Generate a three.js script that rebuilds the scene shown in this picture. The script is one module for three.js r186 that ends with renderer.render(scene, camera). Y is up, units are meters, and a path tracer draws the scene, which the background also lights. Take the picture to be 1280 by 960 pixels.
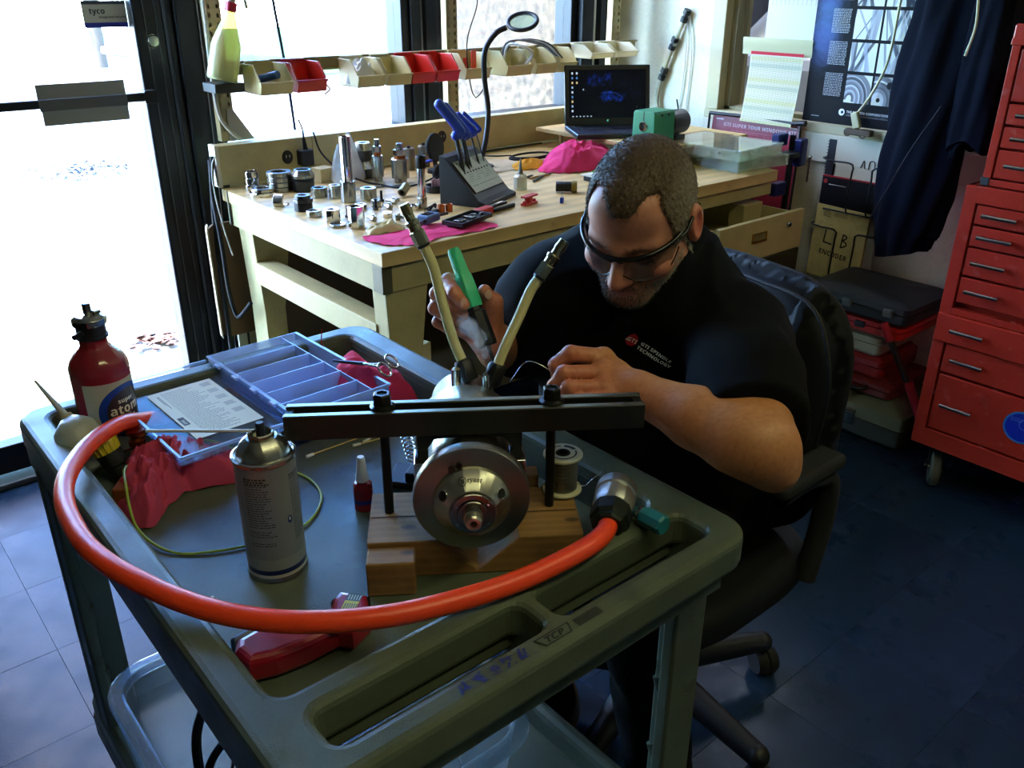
import * as THREE from 'three';
import { RoundedBoxGeometry } from 'three/addons/geometries/RoundedBoxGeometry.js';
import { mergeGeometries, mergeVertices, toCreasedNormals } from 'three/addons/utils/BufferGeometryUtils.js';
import { ImprovedNoise } from 'three/addons/math/ImprovedNoise.js';
import { Sky } from 'three/addons/objects/Sky.js';
import { RectAreaLightUniformsLib } from 'three/addons/lights/RectAreaLightUniformsLib.js';

// ---------- camera, exposure, sky, sun, lamps ----------
const scene = new THREE.Scene();
const renderer = new THREE.WebGLRenderer({ antialias: true });
renderer.toneMapping = THREE.LinearToneMapping;
renderer.toneMappingExposure = 1.3;
renderer.shadowMap.enabled = true;
RectAreaLightUniformsLib.init();
const CAM_PITCH = 24.75, CAM_YAW = 40.2, CAM_ROLL = 0.2, FOCAL = 1090;     // degrees, focal length in pixels of a 1280 x 960 picture
const camera = new THREE.PerspectiveCamera(2 * Math.atan(480 / FOCAL) * 180 / Math.PI, 4 / 3, 0.05, 200);
camera.position.set(0, 1.5, 0);
camera.rotation.order = 'YXZ';
camera.rotation.set(-CAM_PITCH * Math.PI / 180, -CAM_YAW * Math.PI / 180, CAM_ROLL * Math.PI / 180);
scene.add(camera);

const SUN_DIR = new THREE.Vector3(-0.62, 0.95, 0.06).normalize();
const sky = new Sky();
sky.name = 'sky';
sky.scale.setScalar(1000);
Object.assign(sky.material.uniforms.sunPosition, { value: SUN_DIR.clone() });
sky.material.uniforms.turbidity.value = 3;
sky.material.uniforms.rayleigh.value = 1.25;
sky.material.uniforms.mieCoefficient.value = 0.004;
sky.material.uniforms.mieDirectionalG.value = 0.8;
scene.add(sky);
scene.backgroundIntensity = 4;
scene.environmentIntensity = 4;
const sun = new THREE.DirectionalLight(0xfff4e0, 26);
sun.name = 'sun';
sun.position.copy(SUN_DIR.clone().multiplyScalar(30)).add(new THREE.Vector3(3, 0, -8));
sun.target.position.set(3, 0, -8);
sun.castShadow = true;
sun.shadow.mapSize.set(2048, 2048);
Object.assign(sun.shadow.camera, { left: -16, right: 16, top: 16, bottom: -16, near: 1, far: 70 });
scene.add(sun, sun.target);

// ---------- small helpers ----------
const D2R = Math.PI / 180, V = (x, y, z) => new THREE.Vector3(x, y, z);
let seed = 12345;
const rnd = () => { seed = (seed * 1664525 + 1013904223) >>> 0; return seed / 4294967296; };
const rr = (a, b) => a + (b - a) * rnd();
const perlin = new ImprovedNoise();
const N = (x, y, z) => perlin.noise(x, y, z);
const fbm = (x, y, z, o = 4) => { let s = 0, a = 0.5; for (let i = 0; i < o; i++) { s += a * N(x, y, z); x *= 2.03; y *= 2.03; z *= 2.03; a *= 0.5; } return s; };
const lerp = THREE.MathUtils.lerp, clamp = THREE.MathUtils.clamp, sstep = THREE.MathUtils.smoothstep;

const used = {};
function numbered(name) { used[name] = (used[name] ?? -1) + 1; return used[name] ? name + '_' + String(used[name]).padStart(3, '0') : name; }
const shadowed = (o) => { o.castShadow = true; o.receiveShadow = true; return o; };
function tag(o, label, category, group, kind) {
  if (label) o.userData.label = label;
  if (category) o.userData.category = category;
  if (group) o.userData.group = group;
  if (kind) o.userData.kind = kind;
  return o;
}
function thing(name, label, category, pos = [0, 0, 0], turn = 0, group) {
  const g = new THREE.Group(); g.name = numbered(name); g.position.set(...pos); g.rotation.y = turn;
  scene.add(g); return tag(g, label, category, group);
}
function part(name, geo, mat, parent, label) {
  const m = shadowed(new THREE.Mesh(Array.isArray(geo) ? mg(geo) : geo, mat));
  m.name = name; parent.add(m);
  if (label) m.userData.label = label;
  return m;
}
function solo(name, label, category, geo, mat, pos = [0, 0, 0], turn = 0, group) {
  const m = shadowed(new THREE.Mesh(Array.isArray(geo) ? mg(geo) : geo, mat));
  m.name = numbered(name); m.position.set(...pos); m.rotation.y = turn; scene.add(m);
  return tag(m, label, category, group);
}
function struct(name, geo, mat) {
  const m = shadowed(new THREE.Mesh(Array.isArray(geo) ? mg(geo) : geo, mat));
  m.name = name; m.userData.kind = 'structure'; scene.add(m); return m;
}
function structGroup(name) { const g = new THREE.Group(); g.name = name; g.userData.kind = 'structure'; scene.add(g); return g; }
function mg(list) {
  if (list.length === 1) return list[0];
  return mergeGeometries(list.map((g) => {
    const n = g.index ? g.toNonIndexed() : g.clone();
    for (const k of Object.keys(n.attributes)) if (!['position', 'normal', 'uv'].includes(k)) n.deleteAttribute(k);
    if (!n.attributes.uv) n.setAttribute('uv', new THREE.BufferAttribute(new Float32Array(n.attributes.position.count * 2), 2));
    n.morphAttributes = {}; n.clearGroups();
    return n;
  }), false);
}
// uv in metres from the dominant axis of each face
function uvm(geo, s = 1) {
  const g = geo.index ? geo.toNonIndexed() : geo, p = g.attributes.position, uv = new Float32Array(p.count * 2);
  const a = V(), b = V(), c = V();
  for (let i = 0; i < p.count; i += 3) {
    a.fromBufferAttribute(p, i); b.fromBufferAttribute(p, i + 1); c.fromBufferAttribute(p, i + 2);
    const n = b.clone().sub(a).cross(c.clone().sub(a)), x = Math.abs(n.x), y = Math.abs(n.y), z = Math.abs(n.z);
    for (let k = 0; k < 3; k++) {
      const q = [a, b, c][k];
      const [u, v] = y >= x && y >= z ? [q.x, q.z] : x >= z ? [q.z, q.y] : [q.x, q.y];
      uv[(i + k) * 2] = u * s; uv[(i + k) * 2 + 1] = v * s;
    }
  }
  g.setAttribute('uv', new THREE.BufferAttribute(uv, 2));
  return g;
}
const at = (g, x = 0, y = 0, z = 0, rx = 0, ry = 0, rz = 0) => g.applyMatrix4(new THREE.Matrix4().compose(V(x, y, z), new THREE.Quaternion().setFromEuler(new THREE.Euler(rx, ry, rz)), V(1, 1, 1)));
// box given by its limits
const bx = (x0, x1, y0, y1, z0, z1, r = 0) => {
  const w = Math.abs(x1 - x0), h = Math.abs(y1 - y0), d = Math.abs(z1 - z0);
  const g = r ? new RoundedBoxGeometry(w, h, d, 2, Math.min(r, w * 0.49, h * 0.49, d * 0.49)) : new THREE.BoxGeometry(w, h, d);
  return uvm(g.translate((x0 + x1) / 2, (y0 + y1) / 2, (z0 + z1) / 2));
};
const cbx = (w, h, d, x, y, z, r = 0) => bx(x - w / 2, x + w / 2, y - h / 2, y + h / 2, z - d / 2, z + d / 2, r);   // centred
const cyl = (r0, r1, h, x = 0, y = 0, z = 0, seg = 24) => new THREE.CylinderGeometry(r1, r0, h, seg).translate(x, y + h / 2, z);   // bottom at y
const lathe = (pts, seg = 32) => new THREE.LatheGeometry(pts.map(([a, b]) => new THREE.Vector2(Math.max(a, 1e-5), b)), seg);
// creased lathe: each profile corner sharp
const clathe = (pts, seg = 32, ang = 0.6) => toCreasedNormals(lathe(pts, seg), ang);
function tube(pts, r, seg = 48, rad = 8, closed = false, tension = 0.5) {
  const v = pts.map((p) => V(...p));
  return new THREE.TubeGeometry(v.length === 2 ? new THREE.LineCurve3(v[0], v[1]) : new THREE.CatmullRomCurve3(v, closed, 'centripetal', tension), v.length === 2 ? 1 : seg, r, rad, closed);
}
function rod(a, b, r0, r1 = r0, seg = 12) {          // capped cylinder between two points
  const A = V(...a), B = V(...b), d = B.clone().sub(A), L = d.length();
  const g = new THREE.CylinderGeometry(r1, r0, L, seg).translate(0, L / 2, 0);
  return g.applyQuaternion(new THREE.Quaternion().setFromUnitVectors(V(0, 1, 0), d.normalize())).translate(A.x, A.y, A.z);
}
function along(g, a, b) {                             // a lathe made along +y, set from a towards b
  const A = V(...a), d = V(...b).sub(A).normalize();
  return g.applyQuaternion(new THREE.Quaternion().setFromUnitVectors(V(0, 1, 0), d)).translate(A.x, A.y, A.z);
}
function shape2(pts, holes = []) {
  const s = new THREE.Shape(pts.map(([a, b]) => new THREE.Vector2(a, b)));
  for (const h of holes) s.holes.push(new THREE.Path(h.map(([a, b]) => new THREE.Vector2(a, b))));
  return s;
}
function rrect(x0, x1, y0, y1, r, n = 5) {            // rounded rectangle outline
  const o = [];
  for (const [cx, cy, a0] of [[x1 - r, y1 - r, 0], [x0 + r, y1 - r, 90], [x0 + r, y0 + r, 180], [x1 - r, y0 + r, 270]])
    for (let i = 0; i <= n; i++) { const a = (a0 + 90 * i / n) * D2R; o.push([cx + r * Math.cos(a), cy + r * Math.sin(a)]); }
  return o;
}
// extrude along z by depth; with a bevel b the outline stays the outer size
function ext(pts, depth, b = 0, holes = [], seg = 2) {
  return uvm(new THREE.ExtrudeGeometry(shape2(pts, holes), { depth: depth - 2 * b, bevelEnabled: b > 0, bevelThickness: b, bevelSize: b, bevelOffset: -b, bevelSegments: seg, curveSegments: 8 }).translate(0, 0, b));
}
// extrude upwards: outline in (x, z), from y0 up
const extY = (pts, y0, h, b = 0, holes = [], seg = 2) => {
  const flip = (l) => l.map(([a, c]) => [a, -c]);
  return uvm(new THREE.ExtrudeGeometry(shape2(flip(pts), holes.map(flip)), { depth: h - 2 * b, bevelEnabled: b > 0, bevelThickness: b, bevelSize: b, bevelOffset: -b, bevelSegments: seg, curveSegments: 8 }).translate(0, 0, b).rotateX(-Math.PI / 2).translate(0, y0, 0));
};
const hexPts = (r, n = 6, a0 = 0) => Array.from({ length: n }, (_, i) => [r * Math.cos(a0 + i * 2 * Math.PI / n), r * Math.sin(a0 + i * 2 * Math.PI / n)]);

// ---------- textures and materials ----------
function noiseTex(size, fn, srgb = true) {            // fn(u, v) -> [r, g, b] 0..255
  const d = new Uint8Array(size * size * 4);
  for (let y = 0; y < size; y++) for (let x = 0; x < size; x++) {
    const c = fn(x / size, y / size), i = (y * size + x) * 4;
    d[i] = c[0]; d[i + 1] = c[1]; d[i + 2] = c[2]; d[i + 3] = 255;
  }
  const t = new THREE.DataTexture(d, size, size);
  t.wrapS = t.wrapT = THREE.RepeatWrapping; t.magFilter = THREE.LinearFilter; t.minFilter = THREE.LinearMipmapLinearFilter; t.generateMipmaps = true;
  if (srgb) t.colorSpace = THREE.SRGBColorSpace;
  t.needsUpdate = true; return t;
}
// tileable noise: two blended copies
const tn = (u, v, s, z = 0, o = 4) => {
  const a = fbm(u * s, v * s, z, o), b = fbm((u - 1) * s, v * s, z, o), c = fbm(u * s, (v - 1) * s, z, o), d = fbm((u - 1) * s, (v - 1) * s, z, o);
  return lerp(lerp(a, b, u), lerp(c, d, u), v);
};
const rep = (t, metres) => { const c = t.clone(); c.repeat.set(1 / metres, 1 / metres); c.needsUpdate = true; return c; };
function canvasTex(w, h, draw) {
  const c = document.createElement('canvas'); c.width = w; c.height = h;
  const g = c.getContext('2d'); draw(g, w, h);
  const t = new THREE.CanvasTexture(c); t.colorSpace = THREE.SRGBColorSpace; t.anisotropy = 8; return t;
}
const grain = noiseTex(256, (u, v) => { const k = 128 + 110 * tn(u, v, 24, 3, 4); return [k, k, k]; }, false);
const scuff = noiseTex(512, (u, v) => { const k = 150 + 150 * tn(u, v, 7, 9, 5) + (rnd() - 0.5) * 34; return [k, k, k].map((q) => clamp(q, 0, 255)); }, false);
const weave = noiseTex(128, (u, v) => { const k = 128 + 60 * Math.sin(u * 2 * Math.PI * 32) * Math.sin(v * 2 * Math.PI * 32) + 30 * tn(u, v, 10, 5, 2); return [k, k, k]; }, false);
const leatherTex = noiseTex(256, (u, v) => { const k = 128 + 150 * Math.abs(tn(u, v, 30, 1, 2)) - 40 + 40 * tn(u, v, 90, 2, 1); return [k, k, k]; }, false);
const tinted = (size, base, amp, s, z, extra) => noiseTex(size, (u, v) => { const k = 1 + amp * tn(u, v, s, z, 5) * 2 + (rnd() - 0.5) * 0.06; const e = extra ? extra(u, v) : 1; return base.map((b) => clamp(b * k * e, 0, 255)); });

const MT = {};
function std(color, rough = 0.6, metal = 0, o = {}) { return new THREE.MeshStandardMaterial({ color, roughness: rough, metalness: metal, ...o }); }
function phy(color, rough, metal, o) { return new THREE.MeshPhysicalMaterial({ color, roughness: rough, metalness: metal, ...o }); }
MT.steel = std(0x9c9c98, 0.16, 1);
MT.brushed = std(0xa8a69c, 0.27, 1, { bumpMap: rep(grain, 0.02), bumpScale: 0.00008 });
MT.chrome = std(0xd8d8d8, 0.09, 1);
MT.darkSteel = std(0x4a4b4a, 0.38, 1);
MT.gunmetal = std(0x2a2b2c, 0.45, 0.8);
MT.black = std(0x0c0c0d, 0.5);
MT.blackGloss = std(0x08080a, 0.2);
MT.blackMatte = std(0x111112, 0.8);
MT.rubber = std(0x141415, 0.85);
MT.brass = std(0xb08a35, 0.3, 1);
MT.copper = std(0xa85a30, 0.35, 1);
MT.white = std(0xd8d8d2, 0.5);
MT.cream = std(0xc9bd95, 0.55, 0, { bumpMap: rep(grain, 0.05), bumpScale: 0.0002 });
MT.redPlastic = std(0xb5221c, 0.4);
MT.clear = phy(0xf4f8ff, 0.12, 0, { transmission: 1, thickness: 0, ior: 1.45 });
MT.frost = phy(0xe2e8ea, 0.45, 0, { transmission: 0.75, thickness: 0, ior: 1.45 });
MT.glass = phy(0xffffff, 0.0, 0, { transmission: 1, thickness: 0, ior: 1.45 });
MT.blueHandle = std(0x0c38a8, 0.3);
MT.paper = std(0xd8d4c4, 0.85);
const flat = (tex, rough = 0.7, o = {}) => new THREE.MeshStandardMaterial({ map: tex, roughness: rough, ...o });

// a lamp fitting with its light just below
function ceilingLamp(x, z, label, power) {
  const t = thing('ceiling_light', label, 'light', [x, 2.8, z], 0, 'fluorescent ceiling lights');
  part('housing', bx(-0.62, 0.62, -0.07, 0, -0.16, 0.16, 0.01), MT.white, t);
  part('diffuser', bx(-0.58, 0.58, -0.085, -0.07, -0.13, 0.13), std(0xffffff, 0.6, 0, { emissive: 0xf8f6c4, emissiveIntensity: 1.2 }), t);
  const l = new THREE.RectAreaLight(0xf6f4b4, power, 1.16, 0.26);
  l.name = 'fluorescent_glow'; l.position.set(x, 2.8 - 0.09, z); l.lookAt(x, 0, z); scene.add(l);
}

// ---------- the room ----------
const tileTone = [0, 1, 2].map((k) => tinted(256, [[23, 41, 60], [21, 39, 57], [25, 43, 63]][k], 0.16, 9, k * 7 + 1, (u, v) => 1 + 0.25 * Math.max(0, tn(u, v, 3, 40 + k, 3))));
MT.tiles = tileTone.map((t) => { const r = rep(t, 0.61); return phy(0xffffff, 0.55, 0, { specularIntensity: 0.32, map: r, roughnessMap: rep(scuff, 0.7), bumpMap: rep(grain, 0.15), bumpScale: 0.0003 }); });
const wallTex = tinted(256, [214, 208, 180], 0.05, 6, 3);
MT.wall = std(0xffffff, 0.8, 0, { map: rep(wallTex, 1.2), bumpMap: rep(grain, 0.08), bumpScale: 0.0006 });
MT.wallFar = std(0x8e8878, 0.85);
MT.darkFrame = std(0x1d1f24, 0.38, 0.55);
const floor = struct('floor', bx(-3.2, 3.2, -0.12, -0.004, -3.05, 3.2), std(0x15171c, 0.8));
{ // vinyl tiles, 305 mm, with open joints, as far as the picture shows floor
  const S = 0.305, g0 = bx(0.0002, S - 0.0002, -0.0035, 0, 0.0002, S - 0.0002, 0.0006);
  for (let i = -4; i < 10; i++) for (let j = -4; j < 9; j++) {
    const x = 0.228 + i * S, z = -2.005 + j * S;
    if (x + S > 3.08 || z + S > 0.8) continue;
    const m = part('floor_tile', g0, MT.tiles[Math.floor(rnd() * 3)], floor);
    m.position.set(x, (rnd() - 0.5) * 0.0006, z);
  }
}
struct('ceiling', bx(-3.2, 3.25, 2.8, 2.95, -3.1, 3.2), MT.wallFar);
struct('wall_left', bx(-3.2, -3, 0, 2.8, -2.95, 3), MT.wallFar);
struct('wall_front', bx(-3.2, 3.25, 0, 2.8, 3, 3.2), MT.wallFar);
// right wall with its window opening, z -2.33..-1.22, y 1.015..2.1
struct('wall_right', [bx(3.1, 3.25, 0, 1.0, -2.95, 3), bx(3.1, 3.25, 2.1, 2.8, -2.95, 3), bx(3.1, 3.25, 1.0, 2.1, -2.95, -2.37), bx(3.1, 3.25, 1.0, 2.1, -1.15, 3)], MT.wall);
{
  const w = structGroup('window_3');
  part('window_frame', [bx(3.08, 3.26, 0.985, 1.02, -2.40, -1.12, 0.004), bx(3.085, 3.26, 1.02, 2.1, -2.40, -2.335, 0.004), bx(3.085, 3.26, 1.02, 2.1, -1.18, -1.12, 0.004), bx(3.085, 3.26, 2.06, 2.12, -2.40, -1.12, 0.004)], std(0xb9b08a, 0.6, 0, { bumpMap: rep(grain, 0.06), bumpScale: 0.0005 }), w);
  part('inner_stop', [bx(3.13, 3.2, 1.02, 2.06, -2.335, -2.31), bx(3.13, 3.2, 1.02, 1.035, -2.335, -1.18)], std(0x8f8763, 0.6), w);
  part('window_glass', bx(3.17, 3.174, 1.03, 2.06, -2.31, -1.18), MT.glass, w);
  part('apron_board', bx(3.075, 3.1, 0.88, 0.985, -2.40, -1.12, 0.004), std(0xc8c2a6, 0.6), w);
}
// window wall: low wall, header, glazing
struct('wall_back', [bx(1.19, 3.25, 0, 0.965, -3.1, -2.95), bx(2.99, 3.25, 0.99, 2.8, -3.1, -2.95), bx(-3.2, 3.0, 2.4, 2.8, -3.1, -2.95), bx(-3.2, -0.08, 0, 2.4, -3.1, -2.95)], std(0xa29a74, 0.8, 0, { bumpMap: rep(grain, 0.08), bumpScale: 0.0006 }));
function windowBay(name, x0, x1) {
  const w = structGroup(name), f = 0.035;
  part('window_frame', [bx(x0, x1, 0.965, 0.995, -3.06, -2.955, 0.003), bx(x0, x0 + f, 0.99, 2.4, -3.06, -2.955, 0.003), bx(x1 - f, x1, 0.99, 2.4, -3.06, -2.955, 0.003), bx(x0, x1, 2.36, 2.4, -3.06, -2.955, 0.003)], MT.darkFrame, w);
  part('window_glass', bx(x0 + f, x1 - f, 0.995, 2.36, -3.008, -3.002), MT.glass, w);
  return w;
}
windowBay('window_1', 1.19, 1.985);
windowBay('window_2', 2.1, 2.86);
struct('trim_1', [bx(1.985, 2.03, 0.99, 2.4, -3.07, -2.94, 0.004), bx(2.045, 2.1, 0.99, 2.4, -3.07, -2.93, 0.004)], MT.darkFrame);
struct('trim_2', [bx(2.032, 2.043, 0.99, 2.4, -3.05, -2.95)], std(0x9a9ca0, 0.35, 0.8));
struct('trim_3', [bx(2.86, 2.93, 0.99, 2.4, -3.07, -2.92, 0.004), bx(2.95, 2.99, 0.99, 2.4, -3.07, -2.9, 0.003)], MT.darkFrame);
struct('trim_4', [bx(2.93, 2.95, 0.99, 2.4, -3.05, -2.93)], std(0xd8d8d8, 0.5));
struct('trim_5', bx(1.19, 2.99, 0.95, 0.965, -2.95, -2.86, 0.003), std(0xcfcfca, 0.5));
{ // glazed door and its black aluminium frame
  const d = structGroup('door_1');
  part('door_frame', [bx(1.085, 1.19, 0, 2.4, -3.08, -2.9, 0.006), bx(-0.08, 0.0, 0, 2.4, -3.08, -2.92, 0.006), bx(-0.08, 1.19, 2.3, 2.4, -3.08, -2.92, 0.006)], MT.darkFrame, d);
  part('door_stop', [bx(1.066, 1.085, 0, 2.3, -3.06, -2.925, 0.002)], std(0x2b2e34, 0.5, 0.4), d);
  const leaf = part('door_leaf', [bx(0.968, 1.062, 0.03, 2.28, -3.02, -2.935, 0.008), bx(0.004, 0.09, 0.03, 2.28, -3.02, -2.955, 0.005), bx(0.09, 0.968, 0.03, 0.125, -3.02, -2.955, 0.005), bx(0.09, 0.968, 2.2, 2.28, -3.02, -2.955, 0.005)], MT.darkFrame, d);
  part('edge_strip', [bx(1.0, 1.004, 0.03, 2.28, -2.936, -2.932), bx(1.035, 1.038, 0.03, 2.28, -2.936, -2.932)], std(0x50535a, 0.4, 0.6), leaf);
  part('lock_cylinder', [at(clathe([[0, 0.006], [0.016, 0.006], [0.018, 0.003], [0.018, 0], [0.021, 0]]), 0, 0, 0, Math.PI / 2).translate(1.018, 1.33, -2.935)], MT.steel, leaf);
  part('door_glass', bx(0.09, 0.968, 0.125, 2.2, -2.99, -2.984), MT.glass, d);
  part('push_bar', [bx(0.03, 1.0, 1.158, 1.184, -2.925, -2.905, 0.006), bx(0.955, 0.995, 1.15, 1.19, -2.94, -2.9, 0.005)], MT.darkFrame, d);
  part('threshold', bx(-0.05, 1.12, 0, 0.022, -3.07, -2.9, 0.006), std(0x55585c, 0.4, 0.8), d);
}
struct('baseboard_right', bx(3.085, 3.1, 0, 0.1, -2.95, 0.5, 0.003), std(0x2a2a2c, 0.6));
ceilingLamp(0.55, 0.35, 'long ceiling light panel over the near end of the cart', 8);
ceilingLamp(2.0, 0.35, 'long ceiling light panel towards the red tool cabinets', 6);

// ---------- outdoors ----------
const conc = tinted(256, [196, 194, 188], 0.08, 8, 21);
const pavement = struct('pavement', bx(-14, 20, -0.3, -0.045, -30, -3.1), std(0x8a8a86, 0.9));
{
  const g = bx(0.006, 1.494, -0.03, 0.012, 0.006, 1.494, 0.008), m = [0, 1].map((k) => std(k ? 0xf4f2ec : 0xe8e6e0, 0.9, 0, { map: rep(conc, 1.3) }));
  for (let i = -3; i < 4; i++) for (let j = 0; j < 5; j++) { const s = part('concrete_slab', g, m[(i + j) & 1], pavement); s.position.set(0.45 + i * 1.5, -0.045, -3.16 - (j + 1) * 1.5); }
}
function leaves(name, label, cx, cz, rx, rz, n, col) {
  const g = new THREE.PlaneGeometry(0.05, 0.028, 2, 1), p = g.attributes.position;
  for (let i = 0; i < p.count; i++) p.setZ(i, Math.abs(p.getX(i)) * 0.35);
  g.rotateX(-Math.PI / 2);
  const im = new THREE.InstancedMesh(g, std(0xffffff, 0.8, 0, { side: THREE.DoubleSide }), n), M4 = new THREE.Matrix4(), c = new THREE.Color();
  for (let i = 0; i < n; i++) {
    const a = rnd() * 6.283, r = Math.pow(rnd(), 0.7);
    M4.compose(V(cx + rx * r * Math.cos(a), -0.025 + rnd() * 0.012, cz + rz * r * Math.sin(a)), new THREE.Quaternion().setFromEuler(new THREE.Euler(rr(-0.3, 0.3), rnd() * 6.28, rr(-0.3, 0.3))), V(1, 1, 1).multiplyScalar(rr(0.6, 1.4)));
    im.setMatrixAt(i, M4); c.setHex(col[Math.floor(rnd() * col.length)]); im.setColorAt(i, c);
  }
  im.name = numbered(name); scene.add(im); tag(im, label, 'leaves', null, 'stuff');
}
leaves('fallen_leaves', 'reddish fallen leaves scattered on the concrete outside the door', 1.2, -3.95, 0.2, 0.12, 90, [0x6a443c, 0x7c5a50, 0x503c38]);
leaves('fallen_leaves', 'grey blue drift of fallen leaves across the pavement farther off', 2.25, -8.4, 0.75, 0.5, 500, [0x69707c, 0x505868, 0x8a8f94]);
{
  const t = thing('pillar', 'grey stone pillar standing on the pavement beyond the door', 'pillar', [2.55, -0.04, -7.75], 0.3);
  part('shaft', bx(-0.17, 0.17, 0, 1.0, -0.17, 0.17, 0.02), std(0x77787a, 0.9, 0, { bumpMap: rep(scuff, 0.3), bumpScale: 0.006 }), t);
  part('cap', bx(-0.2, 0.2, 1.0, 1.06, -0.2, 0.2, 0.015), std(0x8d8e90, 0.9), t);
}
function bush(name, label, cat, x, y, z, rx, ry, rz, n, cols, trunk) {
  const t = thing(name, label, cat, [x, -0.05, z], 0);
  const pos = [], nor = [], col = [], c = new THREE.Color();
  for (let i = 0; i < n; i++) {
    const d = V(rr(-1, 1), rr(-1, 1), rr(-1, 1)).normalize(), k = 0.55 + 0.45 * Math.pow(rnd(), 0.5) + 0.2 * N(d.x * 3 + x, d.y * 3, d.z * 3);
    const p = V(d.x * rx * k, y + d.y * ry * k, d.z * rz * k), u = V(rr(-1, 1), rr(-1, 1), rr(-1, 1)).normalize(), w = u.clone().cross(d).normalize().multiplyScalar(0.03);
    u.multiplyScalar(rr(0.05, 0.09)); c.setHex(cols[Math.floor(rnd() * cols.length)]);
    const q = [p.clone().sub(u), p.clone().add(w), p.clone().add(u), p.clone().sub(u), p.clone().add(u), p.clone().sub(w)];
    const nn = u.clone().cross(w).normalize();
    for (const s of q) { pos.push(s.x, s.y, s.z); nor.push(nn.x, nn.y, nn.z); col.push(c.r, c.g, c.b); }
  }
  const g = new THREE.BufferGeometry();
  g.setAttribute('position', new THREE.Float32BufferAttribute(pos, 3)); g.setAttribute('normal', new THREE.Float32BufferAttribute(nor, 3)); g.setAttribute('color', new THREE.Float32BufferAttribute(col, 3));
  const f = part('foliage', g, new THREE.MeshPhysicalMaterial({ color: 0xffffff, vertexColors: true, roughness: 0.8, side: THREE.DoubleSide, transmission: 0.3, thickness: 0 }), t); f.userData.kind = 'stuff';
  part('stem', [rod([0, 0, 0], [0.05, y * 0.9, 0], 0.05 * trunk, 0.03 * trunk), rod([0, y * 0.3, 0], [rx * 0.4, y, 0.1], 0.03 * trunk, 0.015 * trunk), rod([0, y * 0.4, 0], [-rx * 0.4, y, -0.1], 0.03 * trunk, 0.015 * trunk)], std(0x5a4a3a, 0.9), t);
}
bush('shrub', 'grey green shrub at the far end of the tan stucco wall', 'shrub', 3.75, 0.3, -4.95, 0.3, 0.3, 0.25, 1500, [0x3c4430, 0x4c5438, 0x33382a], 0.5);
struct('lawn', bx(8, 30, -0.05, -0.03, -32, -15), std(0x2e5a1c, 0.95, 0, { bumpMap: rep(grain, 0.3), bumpScale: 0.02 }));
bush('tree', 'green tree top far beyond the glazed door', 'tree', 5.5, 3.1, -19, 1.8, 1.2, 1.5, 5000, [0x6a9a48, 0x86b05c, 0x517c3c], 3);

// garage bay behind the right hand window with a parked car
{
  struct('wall_garage', [bx(3.26, 9, 0, 3, 0.2, 0.4), bx(8.8, 9, 0, 3, -4.3, 0.4), bx(3.4, 9, 0, 3, -4.35, -4.2)], std(0x55565a, 0.9));
  struct('wall_stucco', bx(3.25, 3.4, -0.1, 3.1, -4.35, -3.1), std(0xffffff, 0.95, 0, { map: rep(tinted(256, [62, 54, 42], 0.6, 20, 31), 0.9), bumpMap: rep(scuff, 0.25), bumpScale: 0.006 }));
  struct('floor_garage', bx(3.25, 9, -0.05, 0, -4.35, 0.4), std(0x3c3d40, 0.7));
  struct('ceiling_garage', bx(3.25, 9, 3, 3.15, -4.35, 0.4), std(0x6c6c6c, 0.9));
  const t = thing('ceiling_light', 'extra light panel added on the garage ceiling to brighten the parked car', 'light', [4.6, 3, -2.6]);  // unseen lamp, added to light the bay and the car
  part('housing', bx(-0.6, 0.6, -0.06, 0, -0.3, 0.3, 0.01), MT.white, t);
  part('diffuser', bx(-0.55, 0.55, -0.075, -0.06, -0.26, 0.26), std(0xffffff, 0.5, 0, { emissive: 0xdfe8ff, emissiveIntensity: 1.5 }), t);
  const l = new THREE.RectAreaLight(0xdfe8ff, 26, 1.1, 0.52); l.name = 'added_garage_glow'; l.position.set(4.6, 2.92, -2.6); l.lookAt(4.6, 0, -2.6); scene.add(l);
}
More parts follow.
